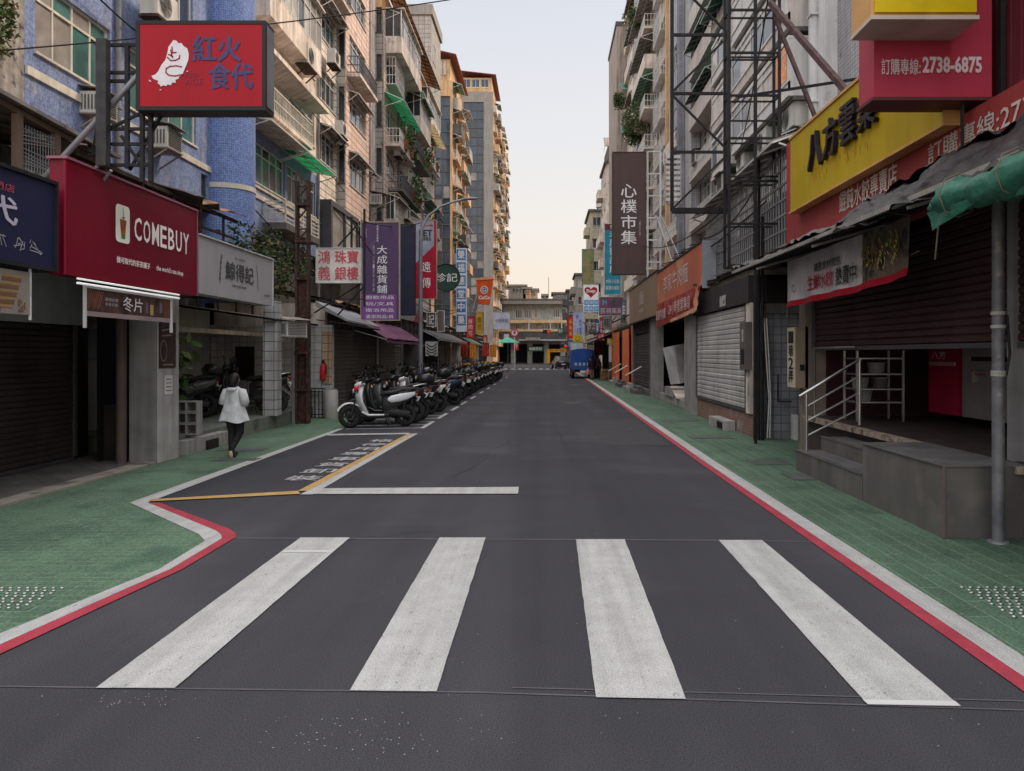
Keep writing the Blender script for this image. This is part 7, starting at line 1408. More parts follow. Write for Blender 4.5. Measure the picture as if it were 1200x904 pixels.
# ------------------------------------------------------------------ scooters
sb_w = M('scooter_white', (.58,.59,.62), .25, coat=.5, var=.05); sb_k = M('scooter_black', (.018,.018,.020), .35, coat=.3, var=.2); sb_d = M('scooter_plastic', (.025,.025,.027), .6); rub = M('tyre_rubber', (.018,.018,.018), .85, var=.2); seatm = M('seat_vinyl', (.022,.021,.021), .5, bump=.2, bs=40); eng = M('engine_grey', (.035,.035,.037), .5, .5, var=.4, vs=20); chrome = M('chrome', (.55,.55,.55), .2, .95); redl = M('tail_lens', (.22,.012,.014), .3); amb = M('indicator_lens', (.6,.2,.02), .3); platem = M('plate_white', (.6,.6,.6), .5)
def scooter(kind):
    t = thing('scooter', 'x', 'scooter'); PROTO.add(t.name); wx = .64
    for x, nm in ((wx, 'front_wheel'), (-wx, 'rear_wheel')):
        m = MB(); prof = [(.155,-.045),(.20,-.055),(.245,-.04),(.262,0),(.245,.04),(.20,.055),(.155,.045),(.15,0)]; m.lathe_y(x, .262, prof, 24); w = m.build(nm, rub, t)
        r = MB(); r.lathe_y(x, .262, [(.150,-.035),(.158,-.045),(.158,.045),(.150,.035)], 20)
        for k in range(5): a = k*2*math.pi/5; r.bar((x,0,.262), (x+.15*math.cos(a),0,.262+.15*math.sin(a)), .03, .04)
        r.lathe_y(x, .262, [(.005,-.06),(.04,-.05),(.04,.05),(.005,.06)], 12); r.lathe_y(x, .262, [(.05,.052),(.105,.052),(.105,.058),(.05,.058)], 16); r.build('rim', eng, w)
    m = MB()   # front mudguard: arc over the wheel
    rings = []
    for k in range(9):
        a = R(25+k*15); rr = .30; c = (wx+rr*math.cos(a), .262+rr*math.sin(a)); rings.append([(c[0]-.012*math.cos(a), -.07, c[1]-.012*math.sin(a)), (c[0]+.02*math.cos(a), -.05, c[1]+.02*math.sin(a)), (c[0]+.03*math.cos(a), 0, c[1]+.03*math.sin(a)), (c[0]+.02*math.cos(a), .05, c[1]+.02*math.sin(a)), (c[0]-.012*math.cos(a), .07, c[1]-.012*math.sin(a))])
    m.loft(rings); m.build('front_mudguard', sb_w, t)
    m = MB()
    for s in (-1, 1): m.tube([(wx,s*.075,.262),(wx-.12,s*.06,.62)], .022, 8)
    m.tube([(wx-.12,0,.6),(.40,0,.98)], .03, 8); m.build('fork', eng, t)
    # leg shield and front apron (outer colour), inner black
    def shield(x0, zs, off, m):
        rings = []
        for z, x, hw, th in zs: rings.append([(x+off+(-.10*(abs(u)**1.6)), u*hw, z) for u in (-1,-.75,-.4,0,.4,.75,1)]+[(x+off-th-.08*(abs(u)**1.6), u*hw*.92, z) for u in (1,.75,.4,0,-.4,-.75,-1)])
        m.loft(rings)
    m = MB(); shield(0, [(.30,.36,.17,.05),(.42,.43,.22,.05),(.58,.50,.24,.05),(.74,.52,.22,.06),(.86,.50,.17,.07),(.95,.46,.10,.06)], 0, m); m.build('leg_shield', sb_w, t)
    m = MB(); m.zl([(.34,.26,0,.05,.15),(.55,.33,0,.05,.17),(.78,.36,0,.06,.14),(.92,.38,0,.05,.08)], 12); m.build('inner_panel', sb_d, t)
    m = MB(); m.xl([(.42,0,.27,.12,.05),(.25,0,.25,.18,.045),(-.05,0,.25,.19,.045),(-.22,0,.27,.15,.05)], 12, .5); fb_ = m.build('floorboard', sb_d, t); m = MB()
    for s in (-1, 1): m.tube([(.40,s*.17,.36),(.26,s*.19,.28),(-.10,s*.195,.275)], [.03,.026,.02], 8)
    m.build('side_sill', sb_w, t)
    m = MB(); m.xl([(-.10,0,.50,.10,.16),(-.16,0,.52,.15,.20),(-.35,0,.56,.165,.19),(-.60,0,.64,.15,.15),(-.80,0,.72,.10,.10),(-.93,0,.78,.04,.03)], 16, .7); m.build('rear_body', sb_k if kind else sb_d, t)
    m = MB()
    for s in (-1, 1): m.xl([(-.20,s*.145,.62,.02,.03),(-.28,s*.155,.63,.035,.085),(-.48,s*.15,.66,.04,.095),(-.68,s*.125,.70,.035,.08),(-.86,s*.07,.76,.02,.04)], 12, .8)
    m.build('side_cover', sb_w, t)
    m = MB(); m.xl([(-.06,0,.74,.06,.03),(-.12,0,.775,.12,.05),(-.34,0,.79,.15,.055),(-.46,0,.815,.145,.05),(-.52,0,.85,.14,.05),(-.78,0,.87,.12,.045),(-.88,0,.86,.06,.03)], 14, .65); m.build('seat', seatm, t)
    m = MB(); m.tube([(-.62,.12,.83),(-.86,.12,.88),(-.95,.05,.89),(-.95,-.05,.89),(-.86,-.12,.88),(-.62,-.12,.83)], .015, 8); m.build('grab_rail', sb_k if kind != 1 else chrome, t)
    m = MB(); m.tube([(.34,-.34,1.02),(.38,-.2,1.03),(.42,0,.99),(.38,.2,1.03),(.34,.34,1.02)], .016, 8); h = m.build('handlebar', sb_k, t); m = MB()
    for s in (-1, 1): m.tube([(.36,s*.24,1.03),(.34,s*.36,1.02)], .022, 8)
    m.build('grip', rub, h)
    m = MB(); m.xl([(.30,0,1.0,.10,.04),(.38,0,1.0,.16,.06),(.47,0,.98,.12,.06),(.53,0,.96,.05,.03)], 12); m.build('handlebar_cover', sb_w if kind == 0 else sb_k, t)
    m = MB(); m.ball(.555,0,.84,.03,.075,.055); m.build('headlight', M('lamp_glass', (.35,.36,.38), .15, spec=.8), t)
    for s in (-1, 1):
        m = MB(); m.tube([(.38,s*.2,1.03),(.40,s*.24,1.16),(.40,s*.27,1.2)], .007, 5); m.ball(.40,s*.29,1.23,.015,.06,.038,10,6); m.build('mirror', sb_k, t)
        m = MB(); m.ball(.52,s*.12,.90,.02,.035,.018,8,5); m.ball(-.90,s*.07,.74,.025,.025,.02,8,5); m.build('indicator', amb, t)
    m = MB(); m.ball(-.93,0,.79,.03,.075,.035,10,6); m.build('tail_light', redl, t); m = MB(); m.hexa([(-.93,-.09,.58),(-.92,-.09,.58),(-.92,.09,.58),(-.93,.09,.58),(-.99,-.09,.69),(-.98,-.09,.69),(-.98,.09,.69),(-.99,.09,.69)]); m.bar((-.85,0,.74),(-.95,0,.66),.03); m.build('number_plate', platem, t)
    m = MB(); m.xl([(-.12,.02,.36,.08,.08),(-.3,.03,.34,.11,.11),(-.5,.08,.30,.06,.09),(-.72,.09,.27,.04,.07)], 10, .6); m.box(-.42,-.18,-.08,.14,.40,.50); m.build('engine', eng, t); m = MB(); m.tube([(-.25,-.09,.26),(-.4,-.12,.22),(-.55,-.13,.26),(-.92,-.14,.34)], [.02,.025,.05,.045], 10); m.build('exhaust', sb_k if kind else eng, t)
    m = MB(); m.tube([(-.82,-.06,.72),(-.94,-.055,.50)], .012, 5); m.quad((-.84,-.07,.6),(-.84,.07,.6),(-.98,.06,.42),(-.98,-.06,.42)); m.tube([(-.55,.11,.30),(-.62,.11,.62)], .022, 6); m.build('rear_mudguard', sb_d, t)
    m = MB(); m.tube([(-.18,.13,.28),(-.26,.14,.02)], .012, 6); m.tube([(-.18,-.13,.28),(-.26,-.14,.02)], .012, 6); m.build('stand', eng, t)
    if kind == 2: m = MB(); m.xl([(-.62,0,.97,.12,.05),(-.66,0,1.02,.19,.12),(-.86,0,1.03,.19,.13),(-1.0,0,1.0,.14,.09)], 14, .6); m.build('top_box', sb_k, t)
    if kind == 3: m = MB(); m.hexa([(.50,-.14,.98),(.53,-.14,.98),(.53,.14,.98),(.50,.14,.98),(.36,-.17,1.32),(.37,-.17,1.32),(.37,.17,1.32),(.36,.17,1.32)]); m.build('windscreen', M('screen_smoke', (.10,.11,.12), .1, alpha=.6, spec=.8), t)
    if kind == 1:
        m = MB(); m.box(.49,.505,-.09,.09,.62,.85); m.build('front_grille', sb_k, t)
    return t
SC = [scooter(k) for k in range(4)]; used = [0]*4
cols = {'white': sb_w, 'black': sb_k, 'silver': M('scooter_silver', (.30,.31,.33), .3, .5, coat=.4), 'dark_blue': M('scooter_blue', (.025,.04,.10), .3, coat=.5), 'maroon': M('scooter_maroon', (.13,.015,.025), .3, coat=.5), 'grey': M('scooter_grey', (.10,.105,.11), .35, coat=.4)}
def put_scooter(kind, x, y, rz, colr, label, lean=7, group='scooters parked in a slanted row along the left kerb', skip=(), z=.01):
    o = SC[kind] if not used[kind] else None
    rm = {} if colr == 'white' else {'scooter_white': cols[colr]}
    if o is None: o = copy_tree(SC[kind], skip=skip, remat=rm)
    else:
        used[kind] = 1
        for c in [q for k in kids(o) for q in [k]+kids(k)]:
            for sl in c.material_slots:
                nm_ = sl.material.name if sl.material else ''
                if nm_ in rm: sl.link = 'OBJECT'; sl.material = rm[nm_]
    o.location = (x, y, z); o.rotation_euler = (R(lean), 0, R(rz)); o['label'] = label; o['group'] = group; return o
random.seed(77)
fa = 180+24   # heading: front towards the shops and slightly to the camera
put_scooter(0, -3.86, 17.75, fa-1, 'white', 'white scooter nearest the camera with a red lamp, first of the kerbside row', lean=5)
MB().xl([(0,0,0,.01,.01)]*2) if False else None
rl = thing('scooter_lamp', 'bright red lamp cluster on the front of the first white scooter', 'lamp'); m = MB(); cxx, cyy = -3.86-.50*math.cos(R(23)), 17.75-.50*math.sin(R(23)); m.xl([(cxx-.04,cyy,.90,.04,.03),(cxx,cyy,.91,.09,.05),(cxx+.05,cyy+.02,.94,.06,.03)], 12); m.build('lens', M('lens_bright_red', (.65,.015,.02), .25, emit=.15), rl); MB().box(cxx+.02,cxx+.09,cyy-.02,cyy+.08,.80,.88).build('mount', sb_k, rl)
lst = [('black',1),('grey',2),('silver',1),('white',0),('black',3),('silver',1),('black',2),('dark_blue',0),('black',1),('grey',3),('black',0),('maroon',1),('black',2),('silver',0),('black',1),('white',3),('black',0),('grey',1),('black',2),('dark_blue',1),('black',0),('silver',2),('black',1),('maroon',0),('black',3),('grey',0),('black',1),('white',2),('black',0),('black',1),('silver',0),('dark_blue',2),('black',1),('grey',0),('black',1),('white',0),('black',2)]
words_ = {0: 'plain', 1: 'chrome railed', 2: 'top boxed', 3: 'windscreened'}
nth = ['second','third','fourth','fifth','sixth','seventh','eighth','ninth','tenth','eleventh','twelfth','thirteenth','fourteenth','fifteenth','sixteenth','seventeenth','eighteenth','nineteenth','twentieth','twenty first','twenty second','twenty third','twenty fourth','twenty fifth','twenty sixth','twenty seventh','twenty eighth','twenty ninth','thirtieth','thirty first','thirty second','thirty third','thirty fourth','thirty fifth','thirty sixth','thirty seventh','thirty eighth']
y = 18.6
for i, (c, k) in enumerate(lst):
    put_scooter(k, -3.82+random.uniform(-.16,.20), y, fa+random.uniform(-9,10), c, '%s %s scooter, %s from the camera in the kerbside row' % (c.replace('_',' '), words_[k], nth[i]), lean=random.uniform(3,10), skip=() if y < 34 else ('grip','rim','stand','indicator')).scale = (random.uniform(.97,1.09),)*3
    y += random.uniform(.62,1.05) if i not in (1, 13, 24) else 1.9
for i, (x, y, rz, c, k, l) in enumerate(((-6.9,17.6,200,'silver',1,'silver scooter standing inside the tiled porch behind the walking woman'), (-7.2,18.7,190,'black',0,'black scooter at the back of the tiled porch beside the column'), (-8.0,16.4,210,'grey',2,'grey scooter with a top box deep inside the porch'), (-7.6,19.7,185,'black',3,'black windscreened scooter at the tiled end wall'))):
    put_scooter(k, x, y, rz, c, l, lean=5, group='scooters inside the porch', z=.31)
for i, (x, y, rz, c, k, l) in enumerate(((-5.6,24.4,250,'black',0,'dark scooter on the pavement close to the bronze shutter'), (-5.5,26.6,240,'silver',3,'silver windscreened scooter on the pavement under the purple awning'), (-5.6,29.8,255,'black',2,'black top boxed scooter on the pavement before the beige shutter'), (-5.5,33.5,250,'grey',1,'grey scooter on the pavement beyond the lamp post'), (-5.5,37.5,250,'white',0,'white scooter on the pavement by the dark awnings'), (-5.5,44,250,'black',1,'black scooter on the pavement under the blue tile sign'))):
    put_scooter(k, x, y, rz, c, l, lean=6, group='scooters on the pavement by the shutters')
# ------------------------------------------------------------------ people
def skin_mesh(J, E, rad, root='pelvis', sub=2, sy=1.0):
    me = bpy.data.meshes.new('s'); names = list(J); idx = {n: i for i, n in enumerate(names)}
    me.from_pydata([J[n] for n in names], [(idx[a], idx[b]) for a, b in E], [])
    o = bpy.data.objects.new('s', me); col.objects.link(o); o.modifiers.new('k', 'SKIN'); sv = me.skin_vertices[0].data
    for n in names: r = rad[n]; sv[idx[n]].radius = (r, r) if isinstance(r, (int, float)) else r; sv[idx[n]].use_root = (n == root)
    sd = o.modifiers.new('d', 'SUBSURF'); sd.levels = sub; dg = bpy.context.evaluated_depsgraph_get(); dg.update()
    r = bpy.data.meshes.new_from_object(o.evaluated_get(dg)); bpy.data.objects.remove(o); bpy.data.meshes.remove(me)
    for p in r.polygons: p.use_smooth = True
    return r
skin = M('skin', (.42,.25,.18), .55, var=.06); hair = M('hair_black', (.012,.010,.011), .5, var=.3, vs=20)
def hand(J, E, Rr, side, wr, d, up, s=1.0):
    """palm with four unequal bent fingers and a thumb leaving its side"""
    wr = Vector(wr); d = Vector(d).normalized(); up = Vector(up).normalized(); lat_ = d.cross(up).normalized()*side
    pm = wr+d*.055*s; J[f'palm{side}'] = pm; E.append((f'wrist{side}', f'palm{side}')); Rr[f'palm{side}'] = .021*s
    for i, (o_, L) in enumerate(((-.028,.062), (-.009,.07), (.010,.066), (.027,.052))):
        a = pm+d*.028*s+lat_*o_*s; b = a+d*L*.5*s-up*.012*s; c = b+d*L*.35*s-up*.03*s
        for nm, p in (('k',a),('m',b),('t',c)): J[f'f{i}{nm}{side}'] = p; Rr[f'f{i}{nm}{side}'] = {'k':.009,'m':.0082,'t':.007}[nm]*s
        E += [(f'palm{side}', f'f{i}k{side}'), (f'f{i}k{side}', f'f{i}m{side}'), (f'f{i}m{side}', f'f{i}t{side}')]
    a = wr+d*.03*s-lat_*.026*s; b = a-lat_*.018*s+d*.026*s; J[f'th1{side}'] = a; J[f'th2{side}'] = b; Rr[f'th1{side}'] = .011*s; Rr[f'th2{side}'] = .0085*s; E += [(f'wrist{side}', f'th1{side}'), (f'th1{side}', f'th2{side}')]
def person(lab, loc, rz, h, pose, clothes):
    """pose: joints for a 1.0 high figure facing +y, feet at z 0"""
    t = thing('person', lab, 'person'); s = h; q = Matrix.Rotation(R(rz), 3, 'Z'); T = lambda p: tuple(q@(Vector(p)*s)+Vector(loc))
    P = dict(pelvis=(0,0,.53), belly=(0,.005,.60), chest=(0,0,.72), neck=(0,.0,.83), head0=(0,.012,.875), head=(0,.018,.925), crown=(0,.01,.965))
    P.update(pose); J = {k: v for k, v in P.items()}
    E = [('pelvis','belly'),('belly','chest'),('chest','neck'),('neck','head0'),('head0','head'),('head','crown')]; rad = dict(pelvis=(.075,.062), belly=(.068,.052), chest=(.078,.058), neck=.034, head0=.042, head=(.052,.060), crown=.036)
    for sd in (-1, 1):
        for a, b in (('pelvis',f'hip{sd}'),(f'hip{sd}',f'knee{sd}'),(f'knee{sd}',f'ankle{sd}'),(f'ankle{sd}',f'toe{sd}'),('chest',f'sh{sd}'),(f'sh{sd}',f'elbow{sd}'),(f'elbow{sd}',f'wrist{sd}')): E.append((a, b))
        rad.update({f'hip{sd}':.052, f'knee{sd}':.034, f'ankle{sd}':.022, f'toe{sd}':.02, f'sh{sd}':.036, f'elbow{sd}':.025, f'wrist{sd}':.017})
        w = Vector(J[f'wrist{sd}']); e = Vector(J[f'elbow{sd}']); hand(J, E, rad, sd, w, w-e, (0,-.3,1) if abs((w-e).normalized().z) < .8 else (0,1,.1), .66)
    me = skin_mesh({k: Vector(v) for k, v in J.items()}, E, rad); me.transform(Matrix.Translation(loc)@q.to_4x4()@Matrix.Scale(s, 4)); me.materials.clear(); me.materials.append(skin)
    o = bpy.data.objects.new('body', me); col.objects.link(o); o.parent = t
    # face
    f = MB()
    hd = Vector(J['head'])
    for sx in (-1, 1): f.ball(*(hd+Vector((sx*.02,.055,.004))), .007, .006, .006, 8, 6)
    f.v = [T(v) for v in f.v]; f.build('eyes', K_, t); f = MB(); f.ball(*(hd+Vector((0,.064,-.012))), .008, .012, .012, 8, 6); f.v = [T(v) for v in f.v]; f.build('nose', skin, t)
    f = MB(); f.ball(*(hd+Vector((0,.058,-.032))), .014, .006, .005, 8, 6); f.v = [T(v) for v in f.v]; f.build('mouth', M('lips', (.35,.10,.09), .5), t)
    for nm, m, fn in clothes:
        b = MB(); fn(b, J); b.v = [T(v) for v in b.v]; b.build(nm, m, t)
    return t
def ring(c, a, b, n=16, e=1, wob=0, ph=0): 
    return [(c[0]+a*(1+wob*math.sin(5*k/n*6.283+ph))*math.cos(k/n*6.283), c[1]+b*(1+wob*math.sin(5*k/n*6.283+ph))*math.sin(k/n*6.283), c[2]) for k in range(n)]
def leg(b, J, sd, k=1.12):
    b.tube([J[f'hip{sd}'], Vector(J[f'hip{sd}']).lerp(Vector(J[f'knee{sd}']), .5), J[f'knee{sd}'], Vector(J[f'knee{sd}']).lerp(Vector(J[f'ankle{sd}']), .4), Vector(J[f'ankle{sd}'])+Vector((0,0,.004))], [.062*k,.053*k,.040*k,.037*k,.027*k], 14)
def shoe(b, J, sd, sole=False):
    a = Vector(J[f'ankle{sd}']); q = Vector(J[f'toe{sd}']); d = (q-a).normalized(); 
    low = min(a.z, q.z)
    f = (Vector((q.x, q.y, q.z))-Vector((a.x, a.y, a.z-.02))); f.normalize(); heel = a-Vector((0,0,.012))-f*.028
    b.tube([heel, heel+f*.03, heel+f*.09, heel+f*.13, heel+f*.15], [.018,.027,.026,.022,.012], 12)
wj = M('jacket_pale', (.50,.52,.54), .7, var=.16, vs=9, bump=1.0, bs=9); legm = M('leggings_black', (.018,.018,.020), .7); shm = M('shoe_dark', (.03,.03,.03), .6); solem = M('sole_yellow', (.50,.46,.28), .7); scarf = M('scarf_dark', (.025,.022,.028), .8)
def jacket(b, J):
    rs = []; wob = .0
    for i, (z, a, c, dy) in enumerate(((.42,.185,.125,-.015),(.49,.165,.11,-.012),(.58,.135,.09,-.006),(.66,.116,.08,0),(.74,.108,.074,0),(.79,.096,.064,0),(.825,.062,.048,0),(.845,.042,.040,0))):
        rs.append([(p[0], p[1]+dy, p[2]+(.014*math.sin(3*k/28*6.283+1) if i == 0 else 0)) for k, p in enumerate(ring((0,0,z), a, c, 28, wob=.10*(1-i/8), ph=i*.25))])
    b.loft(rs)
    for sd in (-1, 1):
        s_, e, w = Vector(J[f'sh{sd}']), Vector(J[f'elbow{sd}']), Vector(J[f'wrist{sd}']); b.tube([s_+Vector((-sd*.03,0,.01)), s_, s_.lerp(e, .5), e, e.lerp(w, .35)], [.035,.050,.052,.050,.043], 14)
def hood(b, J): b.loft([ring((0,-.045,.775), .025,.012,16), ring((0,-.062,.79), .062,.030,16), ring((0,-.052,.81), .070,.040,16), ring((0,-.04,.825), .060,.040,16)])
def drawcord(b, J):
    b.tube([(-.03,-.092,.80),(-.012,-.104,.75),(0,-.108,.73),(.012,-.104,.75),(.03,-.092,.80)], .003, 5); b.tube([(0,-.108,.73),(0.004,-.11,.68)], .003, 5)
def hairf(b, J): b.loft([ring((0,-.035,.825), .040,.030), ring((0,-.032,.87), .056,.052), ring((0,-.015,.92), .060,.062), ring((0,-.005,.955), .058,.060), ring((0,-.002,.985), .040,.042), ring((0,0,.998), .012,.012)])
def scarff(b, J): b.tube([(.045*math.cos(k/12*6.283), .042*math.sin(k/12*6.283)-.004, .862+.006*math.sin(k)) for k in range(13)], .018, 8); 
wx_, wy_ = -5.12, 12.65
pose = {'hip-1':(-.048,0,.50),'knee-1':(-.046,.02,.275),'ankle-1':(-.040,-.005,.045),'toe-1':(-.042,.085,.018),
        'hip1':(.048,0,.50),'knee1':(.050,.035,.285),'ankle1':(.030,-.085,.105),'toe1':(.028,-.055,.022),
        'sh-1':(-.105,0,.775),'elbow-1':(-.155,-.01,.645),'wrist-1':(-.085,.095,.62), 'sh1':(.105,0,.775),'elbow1':(.152,-.01,.645),'wrist1':(.085,.095,.62)}
person('woman walking away in a loose white hooded jacket and black leggings on the green pavement', (wx_, wy_, .012), -14, 1.38, pose,
  [('jacket', wj, jacket), ('hood', M('jacket_hood', (.50,.52,.55), .7, bump=.3, bs=14), hood), ('drawcord', M('cord_grey', (.3,.3,.32), .7), drawcord), ('hair', hair, hairf), ('scarf', scarf, scarff), ('leggings', legm, lambda b, J: (leg(b, J, -1), leg(b, J, 1), b.loft([ring((0,0,.44), .10,.07), ring((0,0,.55), .10,.075)]))), ('shoe', shm, lambda b, J: shoe(b, J, -1)), ('shoe', shm, lambda b, J: shoe(b, J, 1)), ('shoe_sole', solem, lambda b, J: b.tube([(.034,-.118,.075),(.032,-.112,.05),(.030,-.100,.02),(.029,-.088,.004)], [.016,.021,.020,.012], 10))])
stand = {'hip-1':(-.048,0,.50),'knee-1':(-.05,.01,.275),'ankle-1':(-.05,-.02,.045),'toe-1':(-.05,.07,.018),'hip1':(.048,0,.50),'knee1':(.055,.04,.28),'ankle1':(.055,.02,.045),'toe1':(.06,.11,.018),
         'sh-1':(-.10,0,.775),'elbow-1':(-.135,-.01,.61),'wrist-1':(-.13,.05,.47),'sh1':(.10,0,.775),'elbow1':(.135,.0,.62),'wrist1':(.12,.09,.52)}
def coat(b, J):
    b.loft([ring((0,0,.40), .105,.08), ring((0,0,.55), .10,.075), ring((0,0,.70), .105,.072), ring((0,0,.79), .092,.06), ring((0,0,.84), .045,.042)])
    for sd in (-1, 1): b.tube([J[f'sh{sd}'], J[f'elbow{sd}'], Vector(J[f'elbow{sd}']).lerp(Vector(J[f'wrist{sd}']), .8)], [.045,.036,.028], 12)
person('woman in a dark coat carrying bags beside the blue truck', (3.12, 51.2, .012), 20, 1.66, stand, [('coat', M('coat_plum', (.035,.018,.028), .7), coat), ('hair', hair, hairf), ('shoe', shm, lambda b, J: shoe(b, J, -1)), ('shoe', shm, lambda b, J: shoe(b, J, 1))])
person('second figure in pale pink behind the woman in the dark coat', (3.62, 54, .012), 160, 1.72, stand, [('top', M('top_pink', (.40,.25,.25), .7), coat), ('hair', hair, hairf), ('trousers', legm, lambda b, J: (leg(b, J, -1), leg(b, J, 1)))])
t = thing('shopping_bag', 'pink plastic shopping bag held beside the truck', 'bag'); m = MB(); m.zl([(.32,2.83,51.1,.10,.08),(.36,2.83,51.1,.15,.11),(.55,2.83,51.1,.16,.11),(.70,2.83,51.1,.05,.04)], 12); m.build('bag', M('bag_pink', (.62,.25,.30), .5), t); m = MB(); m.tube([(2.83,51.1,.70),(2.86,51.1,.80)], .015, 5); m.build('handle', M('bag_pink', (.62,.25,.30)), t)
# ------------------------------------------------------------------ vehicles
def wheel(root, x, y, r, w):
    m = MB(); m.tube([(x-w/2,y,r),(x+w/2,y,r)], r, 20); o = m.build('wheel', rub, root); m = MB(); m.tube([(x-w/2-.012,y,r),(x+w/2+.012,y,r)], r*.55, 14); m.build('rim', alu, o)
t = thing('blue_truck', 'small blue tarpaulin covered truck parked at the right kerb seen from behind', 'truck'); x0, x1, y0 = 1.78, 3.42, 53.0; tb_ = M('truck_blue', (.02,.075,.30), .5, var=.15, vs=2)
m = MB(); m.hexa([(x0,y0,.85),(x1,y0,.85),(x1,y0+3.2,.85),(x0,y0+3.2,.85),(x0,y0,1.95),(x1,y0,1.95),(x1,y0+3.2,1.95),(x0,y0+3.2,1.95)]); m.loft([[(x,y0+a,1.952+.12*math.sin((x-x0)/(x1-x0)*math.pi)) for x in [x0+(x1-x0)*k/8 for k in range(9)]]+[(x1,y0+a,1.951),(x0,y0+a,1.951)] for a in (0,3.2)], smooth=False); m.build('cargo_cover', tb_, t)
m = MB(); m.box(x0,x1,y0-.04,y0-.002,.62,.98); m.build('tailgate', M('truck_tail', (.03,.09,.28), .4), t); m = MB(); 
for k in range(5): x = x0+.25+k*.28; m.box(x, x+.16, y0-.05, y0-.042, .90, 1.10)
m.build('lettering', M('truck_letter', (.35,.42,.5), .5), t); m = MB(); m.box(x0+.15,x1-.15,y0+.1,y0+4.6,.45,.62); m.box(x0,x1,y0-.08,y0,.42,.5); m.build('chassis', iron, t)
m = MB(); m.hexa([(x0+.05,y0+3.3,.5),(x1-.05,y0+3.3,.5),(x1-.05,y0+4.9,.5),(x0+.05,y0+4.9,.5),(x0+.1,y0+3.3,1.9),(x1-.1,y0+3.3,1.9),(x1-.1,y0+4.4,1.9),(x0+.1,y0+4.4,1.9)]); cb_ = m.build('cab', M('truck_cab', (.03,.10,.36), .35), t); m = MB(); m.box(x0+.3,x1-.3,y0+3.28,y0+3.298,1.3,1.75); m.build('rear_window', glass_d, t)
for x in (x0+.14, x1-.14): wheel(t, x, y0+.75, .33, .22); wheel(t, x, y0+3.9, .33, .22)
for x in (x0+.06, x1-.26): MB().box(x, x+.2, y0-.07, y0-.052, .52, .60).build('tail_light', redl, t)
MB().box((x0+x1)/2-.2,(x0+x1)/2+.2,y0-.1,y0-.082,.42,.56).build('number_plate', platem, t)
def car(lab, x, y, m_, rz=0):
    t = thing('car', lab, 'car', 'cars at the far junction'); q = Matrix.Rotation(R(rz), 3, 'Z'); st = []
    def add(nm, mb, mt, par=t): mb.v = [tuple(q@Vector(v)+Vector((x,y,0))) for v in mb.v]; return mb.build(nm, mt, par)
    def prof(zs): return [[(-.82*w,yy,z0) , (.82*w,yy,z0), (.86*w,yy,(z0+z1)/2), (.78*w,yy,z1), (-.78*w,yy,z1), (-.86*w,yy,(z0+z1)/2)] for yy, z0, z1, w in zs]
    b = MB(); b.loft(prof([(-2.0,.45,.75,.9),(-1.9,.3,.92,1),(-1.0,.25,.98,1),(.6,.25,.95,1),(1.6,.28,.85,1),(2.05,.4,.62,.88)])); add('body', b, m_)
    b = MB(); b.loft([[(-.72*w,yy,.9),(.72*w,yy,.9),(.58*w,yy,z),(-.58*w,yy,z)] for yy, z, w in ((-1.85,.95,1),(-1.4,1.42,1),(.1,1.45,1),(.95,.95,1))], smooth=False); add('cabin', b, glass_d); b = MB(); b.box(-.56,.56,-1.38,.08,1.43,1.47); add('roof', b, m_)
    for sx in (-.78,.78):
        for yy in (-1.3,1.3):
            m = MB(); m.tube([(sx-.1,yy,.31),(sx+.1,yy,.31)], .31, 16); w = add('wheel', m, rub); m = MB(); m.tube([(sx-.11,yy,.31),(sx+.11,yy,.31)], .17, 10); add('rim', m, alu, w)
    for sx in (-.62,.62): m = MB(); m.box(sx-.14,sx+.14,-2.0,-1.93,.66,.80); add('tail_light', m, redl)
    m = MB(); m.box(-.22,.22,-2.03,-1.98,.48,.60); add('number_plate', m, platem); return t
car('dark hatchback stopped at the junction straight ahead beyond the zebra crossing', 1.75, 88, M('car_black', (.02,.02,.022), .3, coat=.5), 8)
car('dark saloon passing behind the hatchback at the junction', 3.1, 97, M('car_charcoal', (.04,.04,.045), .3, coat=.5), 80)
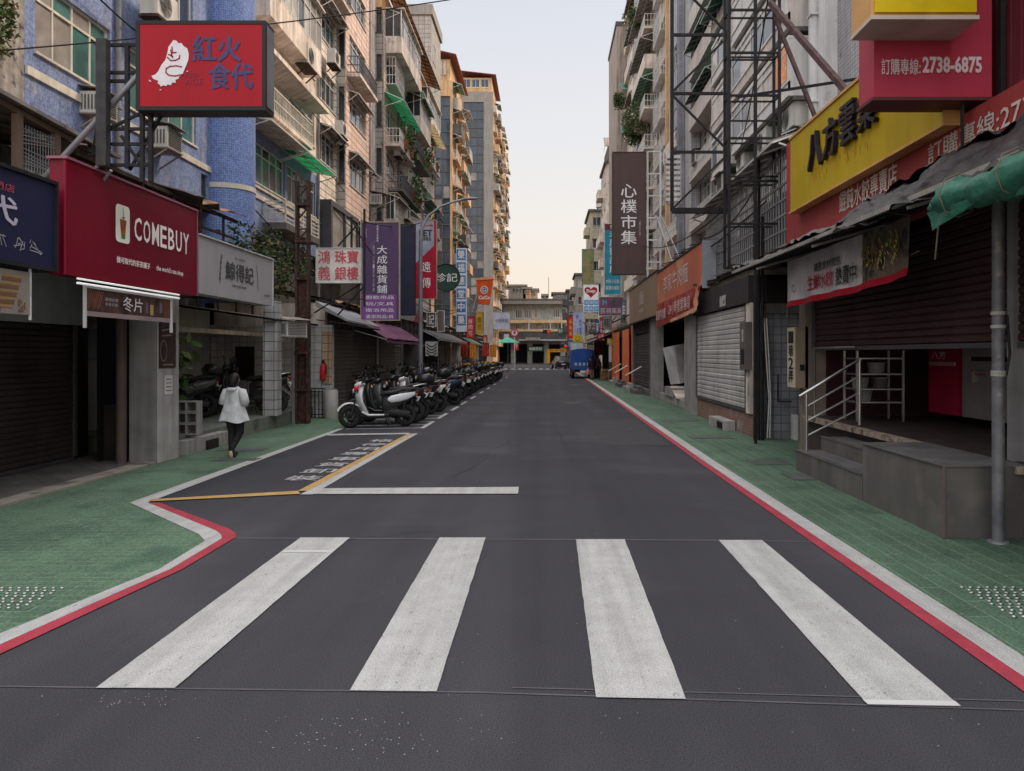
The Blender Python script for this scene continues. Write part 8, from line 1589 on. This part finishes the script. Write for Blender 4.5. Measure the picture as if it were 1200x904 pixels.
# ------------------------------------------------------------------ light, sky, camera
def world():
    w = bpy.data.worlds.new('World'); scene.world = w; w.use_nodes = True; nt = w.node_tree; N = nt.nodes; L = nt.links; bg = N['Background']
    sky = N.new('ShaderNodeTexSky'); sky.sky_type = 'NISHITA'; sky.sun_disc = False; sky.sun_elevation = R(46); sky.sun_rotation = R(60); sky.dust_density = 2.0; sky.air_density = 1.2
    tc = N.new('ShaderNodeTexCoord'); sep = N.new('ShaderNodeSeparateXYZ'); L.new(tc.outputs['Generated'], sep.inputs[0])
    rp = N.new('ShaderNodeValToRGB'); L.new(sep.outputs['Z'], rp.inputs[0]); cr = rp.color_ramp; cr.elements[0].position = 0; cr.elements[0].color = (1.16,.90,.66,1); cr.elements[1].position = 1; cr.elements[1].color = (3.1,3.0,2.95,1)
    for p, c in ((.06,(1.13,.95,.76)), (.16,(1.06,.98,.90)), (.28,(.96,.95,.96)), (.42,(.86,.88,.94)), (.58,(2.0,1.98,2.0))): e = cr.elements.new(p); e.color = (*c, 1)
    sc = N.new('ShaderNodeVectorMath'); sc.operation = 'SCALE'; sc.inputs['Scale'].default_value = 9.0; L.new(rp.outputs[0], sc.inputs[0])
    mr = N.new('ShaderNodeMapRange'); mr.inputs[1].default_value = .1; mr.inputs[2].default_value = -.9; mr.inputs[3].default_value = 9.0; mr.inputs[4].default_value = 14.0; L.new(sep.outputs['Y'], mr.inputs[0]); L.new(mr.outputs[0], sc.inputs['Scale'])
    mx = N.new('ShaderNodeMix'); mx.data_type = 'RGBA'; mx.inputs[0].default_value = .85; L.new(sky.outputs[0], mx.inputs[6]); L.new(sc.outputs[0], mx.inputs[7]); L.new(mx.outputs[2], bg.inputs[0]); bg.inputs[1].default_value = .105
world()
sd = bpy.data.lights.new('sun', 'SUN'); sd.energy = 4.2; sd.angle = R(12); sd.color = (1.0,.76,.54); so = bpy.data.objects.new('sun', sd); col.objects.link(so)
az, el = R(60), R(46); d = Vector((math.sin(az)*math.cos(el), math.cos(az)*math.cos(el), math.sin(el))); so.rotation_euler = d.to_track_quat('Z', 'Y').to_euler(); so.location = d*60
finalize()
scene.view_settings.view_transform = 'Standard'; scene.view_settings.look = 'None'; scene.view_settings.exposure = 0
scene.cycles.max_bounces = 6; scene.cycles.diffuse_bounces = 4; scene.cycles.use_denoising = True
for k in list(AC0): 
    if not ACU[k]: print('unused', k)
